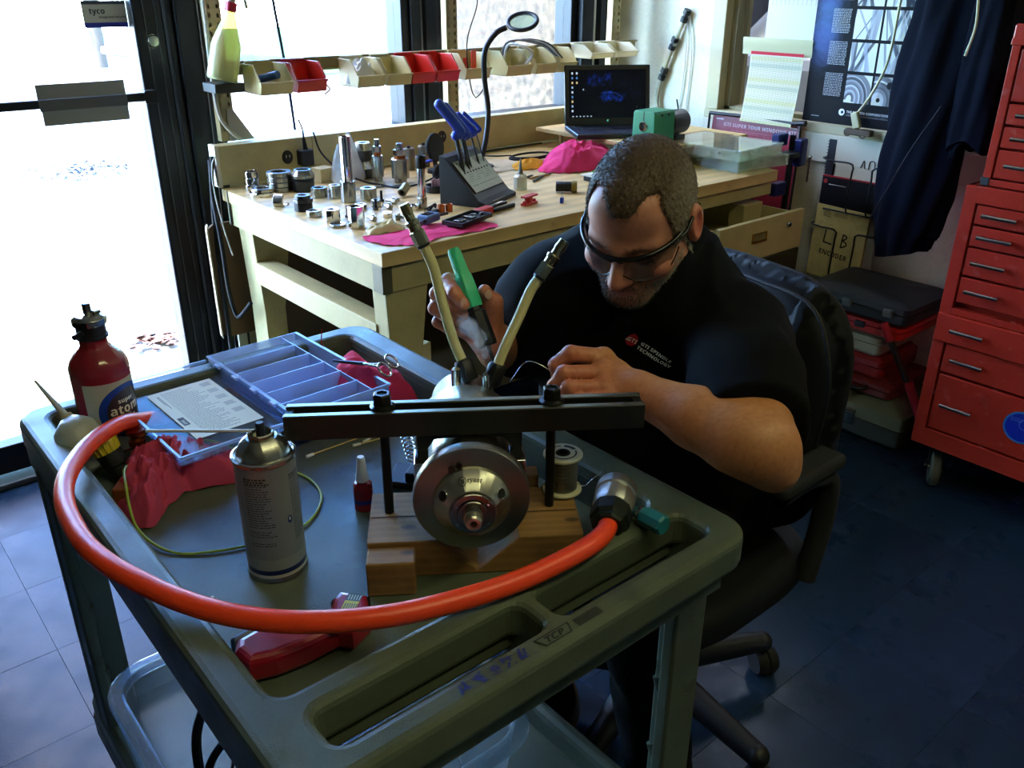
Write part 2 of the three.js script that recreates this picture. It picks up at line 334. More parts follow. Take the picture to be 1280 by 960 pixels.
{
  const t = thing('car', 'white car parked in the bay behind the right hand window', 'car', [5.5, 0, -2.0], -1.35); t.scale.set(1.0, 1.18, 1.1);
  const paint = phy(0xd4d8dc, 0.3, 0, { clearcoat: 1, clearcoatRoughness: 0.1 });
  // side profile: x along the car, y up
  part('body', ext([[-2.1, 0.28], [2.1, 0.28], [2.18, 0.5], [2.1, 0.72], [1.1, 0.92], [-1.5, 0.98], [-2.12, 0.86], [-2.2, 0.55]], 1.66, 0.06).translate(0, 0, -0.83), paint, t);
  part('roof', [ext([[-1.0, 1.42], [0.05, 1.44], [0.25, 1.40], [0.25, 1.37], [-1.05, 1.37]], 1.24, 0.015).translate(0, 0, -0.62),
    ...[-0.63, 0.6].flatMap((z) => [rod([1.08, 0.9, z * 1.12], [0.2, 1.4, z], 0.035, 0.035), rod([-1.45, 0.95, z * 1.12], [-0.98, 1.4, z], 0.06, 0.05), rod([-0.35, 0.94, z * 1.16], [-0.38, 1.4, z], 0.03, 0.03)])], paint, t);
  part('windshield', ext([[1.06, 0.92], [0.2, 1.385], [0.21, 1.39], [1.075, 0.925]], 1.2).translate(0, 0, -0.6), phy(0x9fb4c4, 0.02, 0, { transmission: 0.9, thickness: 0 }), t);
  for (const s of [-1, 1]) part('side_window', ext([[1.0, 0.93], [0.2, 1.37], [-0.95, 1.37], [-1.4, 0.96]], 0.008).translate(0, 0, s * 0.655), phy(0x6d8494, 0.02, 0, { transmission: 0.8, thickness: 0 }), t);
  part('interior', bx(-1.2, 0.7, 0.6, 0.97, -0.6, 0.6, 0.05), std(0x1c1d20, 0.9), t);
  for (const [x, z] of [[1.35, 0.74], [1.35, -0.74], [-1.35, 0.74], [-1.35, -0.74]]) {
    const w = part('wheel', at(clathe([[0, -0.09], [0.2, -0.09], [0.22, -0.1], [0.31, -0.1], [0.33, -0.07], [0.33, 0.07], [0.31, 0.1], [0.22, 0.1], [0.2, 0.09], [0, 0.09]]), 0, 0, 0, Math.PI / 2), MT.rubber, t); w.position.set(x, 0.33, z);
    part('hubcap', at(clathe([[0, 0.02], [0.12, 0.02], [0.19, 0], [0.19, -0.2], [0.12, -0.22], [0, -0.22]]), 0, 0, 0, Math.PI / 2).translate(0, 0, 0.1), MT.brushed, w);
  }
  for (const z of [-0.6, 0.6]) part('headlight', bx(2.06, 2.19, 0.58, 0.7, z - 0.16, z + 0.16, 0.03), MT.glass, t);
}

// ---------- the grey service cart and what lies on it ----------
const cartTex = tinted(512, [86, 94, 78], 0.2, 6, 51, (u, v) => 1 - 0.5 * sstep(tn(u, v, 5, 77, 5), 0.16, 0.42) + 0.25 * sstep(tn(u, v, 16, 12, 4), 0.22, 0.4));
MT.cart = phy(0xffffff, 0.6, 0, { specularIntensity: 0.55, map: rep(cartTex, 0.9), roughnessMap: rep(scuff, 0.5), bumpMap: rep(grain, 0.03), bumpScale: 0.0006 });
const CX0 = 0.2, CX1 = 0.868, CZ0 = -1.52, CZ1 = -0.525, DECK = 0.785, RIM = 0.85;
{
  const t = thing('service_cart', 'grey plastic service cart with a deep tray and two slots in its handle end', 'cart', [0, 0, 0]);
  const outer = rrect(CX0, CX1, CZ0, CZ1, 0.045, 6), tray = rrect(CX0 + 0.045, CX1 - 0.06, CZ0 + 0.045, -0.655, 0.02, 4).reverse();
  const s1 = rrect(0.262, 0.53, -0.618, -0.563, 0.016, 4).reverse(), s2 = rrect(0.552, 0.818, -0.618, -0.563, 0.016, 4).reverse();
  part('tray_rim', extY(outer, 0.797, RIM - 0.797, 0.011, [tray, s1, s2], 3), MT.cart, t);
  part('skirt', [bx(CX0 + 0.003, CX0 + 0.03, 0.762, 0.82, CZ0 + 0.03, -0.62, 0.004), bx(CX1 - 0.03, CX1 - 0.003, 0.762, 0.82, CZ0 + 0.03, -0.62, 0.004), bx(CX0 + 0.03, CX1 - 0.03, 0.762, 0.82, CZ0 + 0.003, CZ0 + 0.03, 0.004), bx(CX0 + 0.02, CX1 - 0.02, 0.775, 0.83, -0.65, -0.625, 0.004)], MT.cart, t);
  part('tray_lip', [bx(CX0 + 0.025, CX0 + 0.046, DECK - 0.01, 0.83, CZ0 + 0.03, -0.64), bx(CX1 - 0.061, CX1 - 0.04, DECK - 0.01, 0.83, CZ0 + 0.03, -0.64), bx(CX0 + 0.03, CX1 - 0.03, DECK - 0.01, 0.83, CZ0 + 0.025, CZ0 + 0.046), bx(CX0 + 0.03, CX1 - 0.03, DECK - 0.01, 0.83, -0.656, -0.64)], MT.cart, t);
  part('tray_deck', bx(CX0 + 0.03, CX1 - 0.03, DECK - 0.02, DECK, CZ0 + 0.03, -0.635), MT.cart, t);
  part('slot_floor', bx(0.25, 0.83, 0.758, 0.765, -0.632, -0.55), MT.cart, t);
  part('slot_wall', [bx(0.25, 0.83, 0.76, 0.81, -0.55, -0.546), bx(0.25, 0.262, 0.76, 0.81, -0.63, -0.55), bx(0.818, 0.83, 0.76, 0.81, -0.63, -0.55), bx(0.53, 0.552, 0.76, 0.81, -0.63, -0.55)], MT.cart, t);
  for (const [x, z, sx, sz] of [[0.235, -1.44, 1, 1], [0.833, -1.44, -1, 1], [0.235, -0.6, 1, -1], [0.833, -0.6, -1, -1]]) {
    const l = part('leg', [bx(x - 0.034, x + 0.034, 0.2, 0.78, z - 0.012, z + 0.012, 0.006), bx(x - 0.010 - sx * 0.022, x + 0.010 - sx * 0.022, 0.2, 0.78, z - sz * 0.01, z + sz * 0.055, 0.006)], MT.cart, t);
    part('leg_rib', [0.28, 0.42, 0.56].map((y) => rod([x - sx * 0.012, y, z + sz * 0.01], [x - sx * 0.012, y + 0.1, z + sz * 0.05], 0.006)), MT.cart, l);
    const c = part('caster', [at(clathe([[0, -0.016], [0.04, -0.016], [0.05, -0.01], [0.05, 0.01], [0.04, 0.016], [0, 0.016]]), x, 0.05, z, Math.PI / 2, 0.4)], MT.rubber, t);
    part('fork', [bx(x - 0.03, x + 0.03, 0.11, 0.13, z - 0.03, z + 0.03, 0.003), cbx(0.005, 0.08, 0.03, x - 0.022, 0.085, z), cbx(0.005, 0.08, 0.03, x + 0.022, 0.085, z)], MT.darkSteel, c);
  }
  part('lower_shelf', [bx(CX0, CX1, 0.13, 0.2, CZ0, CZ1, 0.015), extY(outer, 0.19, 0.06, 0.012, [rrect(CX0 + 0.03, CX1 - 0.03, CZ0 + 0.03, CZ1 - 0.03, 0.03, 4).reverse()], 2)], MT.cart, t);
  // moulded maker's mark and scribbles on the handle
  const mark = canvasTex(256, 64, (g, w, h) => {
    g.clearRect(0, 0, w, h); g.strokeStyle = g.fillStyle = '#20241c'; g.lineWidth = 4;
    g.beginPath(); g.moveTo(8, 10); g.lineTo(132, 10); g.lineTo(118, 54); g.lineTo(24, 54); g.closePath(); g.stroke();
    g.font = 'italic bold 40px sans-serif'; g.fillText('TCP', 30, 46);
    for (let y = 14; y < 54; y += 8) for (let x = 150; x < 246; x += 7) g.fillRect(x, y, 5, 5);
  });
  const decal = (name, tex, w, d, x, z, turn) => {
    const p = part(name, new THREE.PlaneGeometry(w, d).rotateX(-Math.PI / 2), flat(tex, 0.6, { transparent: true, alphaTest: 0.02 }), t);
    p.position.set(x, RIM + 0.0008, z); p.rotation.y = turn; return p;
  };
  decal('moulded_mark', mark, 0.1, 0.02, 0.545, -0.5435, 0.0);
  decal('marker_scribble', canvasTex(256, 128, (g, w, h) => {
    g.clearRect(0, 0, w, h); g.strokeStyle = '#141c70'; g.lineWidth = 6; g.lineCap = 'round';
    let s = 7; const q = () => (s = (s * 16807) % 2147483647) / 2147483647;
    for (let k = 0; k < 5; k++) { const x0 = 10 + k * 50; for (let r = 0; r < 7; r++) { g.beginPath(); g.moveTo(x0 + q() * 34, 14 + q() * 96); g.lineTo(x0 + q() * 34, 14 + q() * 96); g.stroke(); } }
  }), 0.1, 0.022, 0.438, -0.5445, 0);
}
{ // clear tote on the lower shelf
  const t = thing('storage_tote', 'large clear plastic tote on the lower shelf of the cart', 'tote', [0.42, 0.2, -0.96]);
  const wall = phy(0xdfe6ea, 0.25, 0, { transmission: 0.85, thickness: 0, ior: 1.45 });
  const X = 0.225, Z = 0.245, H = 0.3, o = rrect(-X, X, -Z, Z, 0.06), b = rrect(-X + 0.03, X - 0.03, -Z + 0.03, Z - 0.03, 0.045);
  const pos = [], idx = [], n = o.length;
  for (let k = 0; k < 2; k++) for (let i = 0; i < n; i++) { const q = k ? o[i] : b[i]; pos.push(q[0], k ? H : 0.006, q[1]); }
  for (let i = 0; i < n; i++) { const j = (i + 1) % n; idx.push(i, n + i, j, j, n + i, n + j); }
  const g = new THREE.BufferGeometry(); g.setAttribute('position', new THREE.Float32BufferAttribute(pos, 3)); g.setIndex(idx); g.computeVertexNormals();
  part('side_wall', g, Object.assign(wall.clone(), { side: THREE.DoubleSide }), t);
  part('base', extY(b, 0.0, 0.008, 0.002), wall, t);
  part('rim', extY(rrect(-X - 0.018, X + 0.018, -Z - 0.018, Z + 0.018, 0.07), H - 0.012, 0.016, 0.005, [rrect(-X + 0.006, X - 0.006, -Z + 0.006, Z - 0.006, 0.055).reverse()]), wall, t);
  part('rib', [bx(-X + 0.06, X - 0.06, 0.008, 0.016, -Z + 0.1, -Z + 0.108), bx(-X + 0.06, -X + 0.068, 0.008, 0.016, -Z + 0.1, Z - 0.06)], wall, t);
}
{
  const wm = phy(0xe6e8ea, 0.5, 0, { transmission: 0.3, thickness: 0, side: THREE.DoubleSide });
  solo('white_bag', 'crumpled white plastic bag in the clear tote nearest its right corner', 'bag', cloth([[-0.11, 0.03], [-0.06, -0.09], [0.05, -0.08], [0.1, -0.02], [0.09, 0.08], [-0.02, 0.09]], 0.2, 15.2, { nr: 30, na: 80, freq: 10, hump: 1.3 }), wm, [0.535, 0.214, -0.82]);
  solo('white_bag', 'second white plastic bag bulging up in the middle of the clear tote', 'bag', cloth([[-0.08, 0.03], [-0.04, -0.07], [0.05, -0.06], [0.07, 0.04], [0, 0.08]], 0.15, 19.7, { nr: 26, na: 70, freq: 12, hump: 1.2 }), wm, [0.36, 0.214, -0.80]);
}
const cableOf = (name, label, pts, r, mat, group) => solo(name, label, 'cable', tube(pts, r, 60, 7), mat, [0, 0, 0], 0, group);
cableOf('black_cable', 'thick black cable looped inside the clear tote under the cart', [[0.27, 0.22, -0.92], [0.262, 0.33, -1.05], [0.285, 0.42, -1.11], [0.33, 0.45, -1.13], [0.38, 0.36, -1.1], [0.40, 0.22, -1.0]], 0.008, MT.rubber);
cableOf('black_cable', 'second thick black cable bundled beside the looped one in the tote', [[0.255, 0.22, -0.88], [0.25, 0.30, -1.0], [0.285, 0.38, -1.07], [0.36, 0.40, -1.08], [0.43, 0.3, -1.04], [0.46, 0.22, -0.98]], 0.007, MT.rubber);
cableOf('black_cable', 'thin black wire curling over the bottom of the clear tote', [[0.30, 0.216, -1.1], [0.36, 0.30, -1.15], [0.40, 0.26, -1.06], [0.34, 0.23, -1.0], [0.32, 0.28, -1.08], [0.42, 0.216, -1.12]], 0.003, MT.rubber);

// crumpled cloth: a closed outline in (x, z) about its centre, folded and draped
function cloth(outline, h, sd, o = {}) {
  const { nr = 46, na = 120, fold = 1, freq = 9, hump = 1 } = o;
  const cur = new THREE.CatmullRomCurve3(outline.map(([x, z]) => V(x, 0, z)), true, 'centripetal'), pos = [], uv = [], idx = [];
  const cx = outline.reduce((s, p) => s + p[0], 0) / outline.length, cz = outline.reduce((s, p) => s + p[1], 0) / outline.length;
  for (let j = 0; j <= nr; j++) for (let i = 0; i < na; i++) {
    const q = cur.getPoint(i / na), r = j / nr;
    let x = lerp(cx, q.x, r), z = lerp(cz, q.z, r);
    const wx = N(x * 6 + sd, z * 6, 1.3) * 0.09, wz = N(x * 6, z * 6 + sd, 5.7) * 0.09;
    const rg = (f, s) => 1 - Math.abs(N((x + wx) * f + s, (z + wz) * f, sd + s)) * 2.2;
    const edge = Math.pow(1 - Math.pow(r, 3.0), 0.8), m = hump * (0.45 + 0.55 * (0.5 + fbm(x * 9 + sd, z * 9, 3, 2) * 1.3));
    let y = h * edge * (0.5 * m + fold * (0.32 * rg(freq, 1) + 0.18 * rg(freq * 2.1, 4) + 0.08 * rg(freq * 4.6, 8)));
    y = Math.max(0.0012, y) + 0.0035 * r * (0.5 + 0.5 * Math.sin(i * 0.7 + sd)) * (r > 0.93 ? 1 : 0);
    const slip = 0.012 * fold;
    x += slip * N(x * 22, z * 22, sd) * r; z += slip * N(x * 22 + 9, z * 22, sd) * r;
    pos.push(x, y, z); uv.push(x, z);
  }
  for (let j = 0; j < nr; j++) for (let i = 0; i < na; i++) { const a = j * na + i, b = j * na + (i + 1) % na, c = a + na, d = b + na; idx.push(a, b, c, b, d, c); }
  const g = new THREE.BufferGeometry(); g.setAttribute('position', new THREE.Float32BufferAttribute(pos, 3)); g.setAttribute('uv', new THREE.Float32BufferAttribute(uv, 2)); g.setIndex(idx); g.computeVertexNormals();
  return g;
}
const ragMat = (c) => new THREE.MeshStandardMaterial({ color: c, roughness: 0.95, side: THREE.DoubleSide, bumpMap: rep(weave, 0.03), bumpScale: 0.0003 });
MT.ragPink = ragMat(0xc2405e); MT.ragHot = ragMat(0xd8326e); MT.ragRed = ragMat(0xd23058);
solo('shop_rag', 'dull pink crumpled shop rag lying by the left rim of the cart', 'rag', cloth([[-0.1, 0.0], [-0.045, -0.115], [0.02, -0.115], [0.1, -0.055], [0.075, 0.045], [0.0, 0.015], [-0.05, 0.045], [-0.092, 0.075]], 0.07, 3.1, { freq: 15, fold: 1.15 }), MT.ragPink, [0.365, DECK, -1.215]);
solo('shop_rag', 'bright pink balled shop rag under the scissors at the far right corner of the cart', 'rag', cloth([[-0.09, 0.03], [-0.07, -0.05], [-0.03, -0.1], [0.03, -0.11], [0.045, -0.05], [0.045, 0.03], [0.04, 0.105], [-0.04, 0.09]], 0.105, 8.4, { freq: 8, hump: 1.7, fold: 0.55 }), MT.ragRed, [0.757, DECK, -1.30]);

{ // heavy orange hose with its coupling
  const t = thing('air_hose', 'thick orange red hose looping over the left rim of the cart', 'hose', [0, 0, 0]);
  const pts = [[0.80, 0.802, -1.16], [0.72, 0.802, -1.24], [0.66, 0.802, -1.36], [0.60, 0.802, -1.455], [0.50, 0.802, -1.455], [0.42, 0.812, -1.42], [0.373, 0.832, -1.39], [0.323, 0.860, -1.344],[0.264, 0.873, -1.284],[0.223, 0.877, -1.228],[0.196, 0.879, -1.175],[0.180, 0.879, -1.120],[0.173, 0.879, -1.054],[0.173, 0.879, -0.996],[0.182, 0.878, -0.943],[0.198, 0.875, -0.896],[0.223, 0.870, -0.840],[0.256, 0.866, -0.787],[0.299, 0.866, -0.735],[0.351, 0.866, -0.694],[0.401, 0.866, -0.666],[0.453, 0.866, -0.647],[0.509, 0.866, -0.632],[0.563, 0.866, -0.624],[0.619, 0.866, -0.622],[0.660, 0.866, -0.624],[0.690, 0.864, -0.633],[0.712,0.863,-0.646]];
  const hm = std(0xff4a20, 0.3, 0, { bumpMap: (() => { const b = grain.clone(); b.repeat.set(60, 3); b.needsUpdate = true; return b; })(), bumpScale: 0.0006 });
  part('hose_tube', tube(pts, 0.0128, 260, 20), hm, t);
  const A = [0.705, 0.862, -0.641], B = [0.786, 0.868, -0.700];
  part('hose_collar', along(clathe([[0, 0], [0.019, 0], [0.022, 0.004], [0.022, 0.008], [0.027, 0.012], [0.028, 0.032], [0.025, 0.036], [0, 0.036]], 8, 0.3), A, B), std(0x2c3430, 0.45, 0.6), t);
  part('coupling', along(clathe([[0, 0.034], [0.026, 0.034], [0.0275, 0.037], [0.0275, 0.062], [0.026, 0.064], [0.026, 0.067], [0.0285, 0.069], [0.0285, 0.084], [0.027, 0.088], [0.021, 0.09], [0.018, 0.086], [0.018, 0.07], [0, 0.07]], 40), A, B), std(0xc8cac6, 0.4, 1), t);
}
{ // blue green quick connector
  const A = [0.756, 0.8645, -0.643], B = [0.759, 0.8645, -0.585];
  const t = thing('quick_connector', 'teal plastic hose connector lying beside the silver coupling', 'connector', A);
  const O = [0, 0, 0], q = [B[0] - A[0], B[1] - A[1], B[2] - A[2]], teal = std(0x1c6f7a, 0.45);
  part('body', along(clathe([[0, 0.014], [0.0115, 0.014], [0.0135, 0.017], [0.014, 0.046], [0.012, 0.05], [0, 0.05]], 8, 0.3), O, q), teal, t);
  part('barb', along(clathe([[0, 0], [0.006, 0], [0.0075, 0.003], [0.006, 0.009], [0.008, 0.010], [0.008, 0.014], [0, 0.014]], 20), O, q), std(0x18404c, 0.4), t);
  part('band', along(clathe([[0.0085, 0.009], [0.0105, 0.0095], [0.0105, 0.013], [0.0085, 0.0135]], 20), O, q), MT.chrome, t);
}
{ // spray can
  const t = thing('spray_can', 'tall grey aerosol can with black nozzle and long white straw', 'aerosol can', [0.382, DECK, -0.938]);
  const lab = canvasTex(1024, 512, (g, w, h) => {
    g.fillStyle = '#8a9094'; g.fillRect(0, 0, w, h);
    g.fillStyle = '#9a9fa0'; g.fillRect(0, h - 92, w, 92);
    g.fillStyle = '#14245e'; g.fillRect(0, h - 40, w, 22);
    g.fillStyle = '#c9c9c0'; g.fillRect(0, h - 18, w, 18);
    g.fillStyle = '#34383c'; let s = 5; const q = () => (s = (s * 16807) % 2147483647) / 2147483647;
    for (let blk = 0; blk < 4; blk++) { const x0 = blk * 256 + 60; for (let y = 42; y < 360; y += 11) { if (q() < 0.08) continue; let x = x0; const e = x0 + 90 + q() * 50; while (x < e) { const l = 6 + q() * 16; g.fillRect(x, y, l, y < 70 ? 8 : 4); x += l + 5; } } }
    for (const x of [16, 528]) { g.fillStyle = '#182c74'; g.beginPath(); g.ellipse(x + 20, 250, 14, 18, 0, 0, 7); g.fill(); g.fillStyle = '#e8e8e8'; g.fillRect(x + 15, 240, 10, 14); }
    g.strokeStyle = '#202428'; g.lineWidth = 4; for (const x of [220, 732]) { g.beginPath(); g.ellipse(x, 420, 16, 13, 0, 0, 7); g.stroke(); g.font = 'bold 15px sans-serif'; g.fillStyle = '#202428'; g.fillText('NSF', x - 15, 425); }
  });
  const body = new THREE.CylinderGeometry(0.0385, 0.0385, 0.164, 56, 1, true).translate(0, 0.089, 0);
  part('can_body', body, flat(lab, 0.3, { metalness: 0.35 }), t);
  part('base_ring', clathe([[0, 0.003], [0.034, 0.003], [0.037, 0], [0.0396, 0.002], [0.0396, 0.006], [0.0384, 0.008]], 56), MT.brushed, t);
  part('dome', clathe([[0.0384, 0.170], [0.0402, 0.171], [0.0402, 0.1755], [0.0375, 0.177], [0.0345, 0.1755], [0.032, 0.183], [0.027, 0.192], [0.0195, 0.1985], [0.0165, 0.199], [0.0165, 0.2035], [0.0148, 0.205], [0.013, 0.2035], [0.0125, 0.198], [0.006, 0.197], [0.005, 0.200], [0, 0.200]], 56, 0.5), MT.brushed, t);
  part('nozzle', [clathe([[0, 0.199], [0.0056, 0.199], [0.0056, 0.2155], [0.0046, 0.2175], [0, 0.2175]], 20), rod([-0.004, 0.2085, 0], [-0.011, 0.2085, 0.001], 0.002)], MT.black, t);
  part('straw', rod([-0.008, 0.2085, 0.0006], [-0.101, 0.190, -0.122], 0.0021), std(0xe8e8e4, 0.35), t);
}
{ // red refillable sprayer bottle
  const t = thing('sprayer_bottle', 'dark red metal sprayer bottle with chrome pump head behind the hose', 'sprayer bottle', [0.327, DECK, -1.435], 0.35);
  const lab = canvasTex(1024, 512, (g, w, h) => {
    g.fillStyle = '#8e1626'; g.fillRect(0, 0, w, h); g.fillStyle = '#b8b2a0'; g.fillRect(300, 40, 440, h - 40); g.fillRect(0, 30, 24, h);
    g.fillStyle = '#1c3f9c'; g.beginPath(); g.ellipse(540, 250, 175, 180, 0, 0, 7); g.fill();
    g.fillStyle = '#38323a'; g.beginPath(); g.ellipse(550, 248, 140, 142, 0, 0, 7); g.fill();
    g.fillStyle = '#e8e4d4'; g.font = 'bold 40px sans-serif'; g.fillText('super', 480, 190); g.font = 'bold 82px sans-serif'; g.fillText('atom', 425, 262);
    for (let y = 290; y < 360; y += 16) g.fillRect(450 + (y % 3) * 8, y, 120, 6);
    g.fillStyle = '#32303a'; g.font = 'bold 20px sans-serif'; g.fillRect(600, 470, 110, 8);
  });
  part('bottle_body', new THREE.CylinderGeometry(0.046, 0.046, 0.133, 56, 1, true, Math.PI * 1.0).translate(0, 0.0705, 0), flat(lab, 0.25), t);
  const red = phy(0x8c1020, 0.22, 0, { clearcoat: 0.8, clearcoatRoughness: 0.08 });
  part('shoulder', [clathe([[0.046, 0.137], [0.0462, 0.140], [0.0455, 0.148], [0.041, 0.159], [0.033, 0.169], [0.0255, 0.176], [0.0215, 0.181], [0.021, 0.196]], 56, 1.2), clathe([[0, 0], [0.044, 0], [0.0462, 0.004]], 40)], red, t);
  part('collar', clathe([[0.02, 0.193], [0.0245, 0.194], [0.0245, 0.198], [0.0225, 0.199], [0.0225, 0.215], [0.02, 0.216]], 40), MT.black, t);
  part('pump_head', [clathe([[0.018, 0.228], [0.0255, 0.230], [0.0265, 0.233], [0.0265, 0.240], [0.0245, 0.243], [0.019, 0.246], [0.012, 0.249], [0, 0.25]], 40), cbx(0.012, 0.006, 0.02, 0.008, 0.25, 0.006, 0.002), clathe([[0, 0.248], [0.0065, 0.248], [0.0065, 0.263], [0.005, 0.265], [0, 0.265]], 18)], MT.steel, t).position.y = -0.014;
  part('nozzle_arm', rod([-0.018, 0.208, 0.006], [-0.04, 0.208, 0.014], 0.0042), MT.black, t);
}
{ // white squeeze oiler leaning on the rim
  const A = [0.272, DECK + 0.014, -1.335], B = [0.255, 0.875, -1.385];
  const t = thing('oil_bottle', 'cloudy white squeeze bottle with a long thin spout leaning on the left rim', 'bottle', A);
  const q = [B[0] - A[0], B[1] - A[1], B[2] - A[2]], L = Math.hypot(...q);
  part('bottle_body', along(clathe([[0, 0], [0.03, 0], [0.034, 0.004], [0.034, L * 0.72], [0.031, L * 0.82], [0.02, L * 0.93], [0.011, L], [0, L]], 36, 1.1), [0, 0, 0], q), phy(0xd0d2be, 0.4, 0, { transmission: 0.45, thickness: 0 }), t);
  const e = [0.238 - A[0], 0.912 - A[1], -1.475 - A[2]];
  part('spout', [rod(q, e, 0.006, 0.0022), rod([q[0] * 0.98, q[1] * 0.98, q[2] * 0.98], [q[0] * 1.06, q[1] * 1.05, q[2] * 1.08], 0.011, 0.009)], std(0xb3ae94, 0.5), t);
}
{ // regulator with yellow cap and brass fittings
  const A = [0.300, DECK, -1.292], t = thing('pressure_regulator', 'black pressure regulator with a ribbed yellow cap at the left rim', 'regulator', A);
  const tilt = (g) => at(g, 0, 0, 0, -0.35, 0, 0.25);
  part('body', [tilt(clathe([[0, 0], [0.014, 0], [0.017, 0.003], [0.017, 0.03], [0.0195, 0.033], [0.0195, 0.055], [0, 0.055]], 28)), cbx(0.03, 0.03, 0.03, 0.012, 0.016, 0.006, 0.004), rod([0.008, 0.018, 0.02], [0.024, 0.014, 0.04], 0.009)], MT.black, t);
  const cap = part('yellow_cap', tilt(clathe([[0.015, 0.055], [0.0185, 0.055], [0.0205, 0.068], [0.0205, 0.076], [0.018, 0.08], [0, 0.081]], 28)), std(0xc9b21c, 0.4), t);
  part('rib', Array.from({ length: 14 }, (_, i) => { const a = i * Math.PI / 7; return tilt(rod([0.019 * Math.cos(a), 0.056, 0.019 * Math.sin(a)], [0.0208 * Math.cos(a), 0.072, 0.0208 * Math.sin(a)], 0.002, 0.002, 6)); }), cap.material, cap);
  part('port', rod([0.014, 0.014, 0.03], [0.03, 0.008, 0.05], 0.006), std(0xb8b890, 0.4, 0.3), t);
}
{ const t = thing('brass_fitting', 'brass elbow fitting standing behind the yellow capped regulator', 'fitting', [0.34, DECK, -1.345], 0.6);
  part('elbow', [rod([0, 0, 0], [0, 0.045, 0], 0.009), rod([0, 0.045, 0], [0.02, 0.05, 0.006], 0.008)], MT.brass, t);
  part('hex_flange', [cyl(0.014, 0.014, 0.01, 0, 0.03, 0, 6), cyl(0.016, 0.016, 0.006, 0, 0.052, 0, 20)], MT.copper, t); }
{ const t = thing('clamp_block', 'small black block with a silver clip behind the dull pink rag', 'clamp', [0.362, DECK, -1.335], -0.5);
  part('block', cbx(0.036, 0.022, 0.03, 0, 0.011, 0, 0.003), MT.black, t);
  part('clip', [bx(-0.02, 0.016, 0.022, 0.025, -0.003, 0.003), at(new THREE.TorusGeometry(0.008, 0.003, 8, 20, 4.2), 0.014, 0.03, 0)], MT.chrome, t); }
solo('wood_scrap', 'orange brown wooden scrap tucked against the left rim', 'wood block', [cbx(0.042, 0.03, 0.03, 0, 0.016, 0, 0.004)], std(0x8e4a16, 0.6), [0.285, DECK, -1.235], 0.9);
solo('plastic_valve', 'small pale plastic valve stem standing on the orange brown scrap', 'valve', [cyl(0.004, 0.004, 0.04, 0, 0, 0), cyl(0.008, 0.009, 0.006, 0, 0.034, 0), cyl(0.006, 0.006, 0.012, 0, 0.012, 0)], phy(0xd4d69c, 0.3, 0, { transmission: 0.3, thickness: 0 }), [0.305, DECK, -1.225]);
solo('earth_wire', 'yellow and green wire looping around the aerosol can', 'wire', tube([[0.325, 0.80, -1.30], [0.292, 0.832, -1.25], [0.276, 0.835, -1.2], [0.262, 0.80, -1.125], [0.284, 0.788, -1.055], [0.330, 0.788, -1.02], [0.39, 0.788, -1.0], [0.455, 0.788, -1.0], [0.509, 0.788, -1.05], [0.521, 0.788, -1.112], [0.50, 0.788, -1.18], [0.469, 0.80, -1.235], [0.42, 0.83, -1.26], [0.391, 0.82, -1.275]], 0.0021, 160, 8), (() => {
  const tx = noiseTex(64, (u) => (u * 40 % 1 < 0.0 ? [40, 120, 60] : [150, 172, 60])); return std(0xffffff, 0.4, 0, { map: tx }); })());

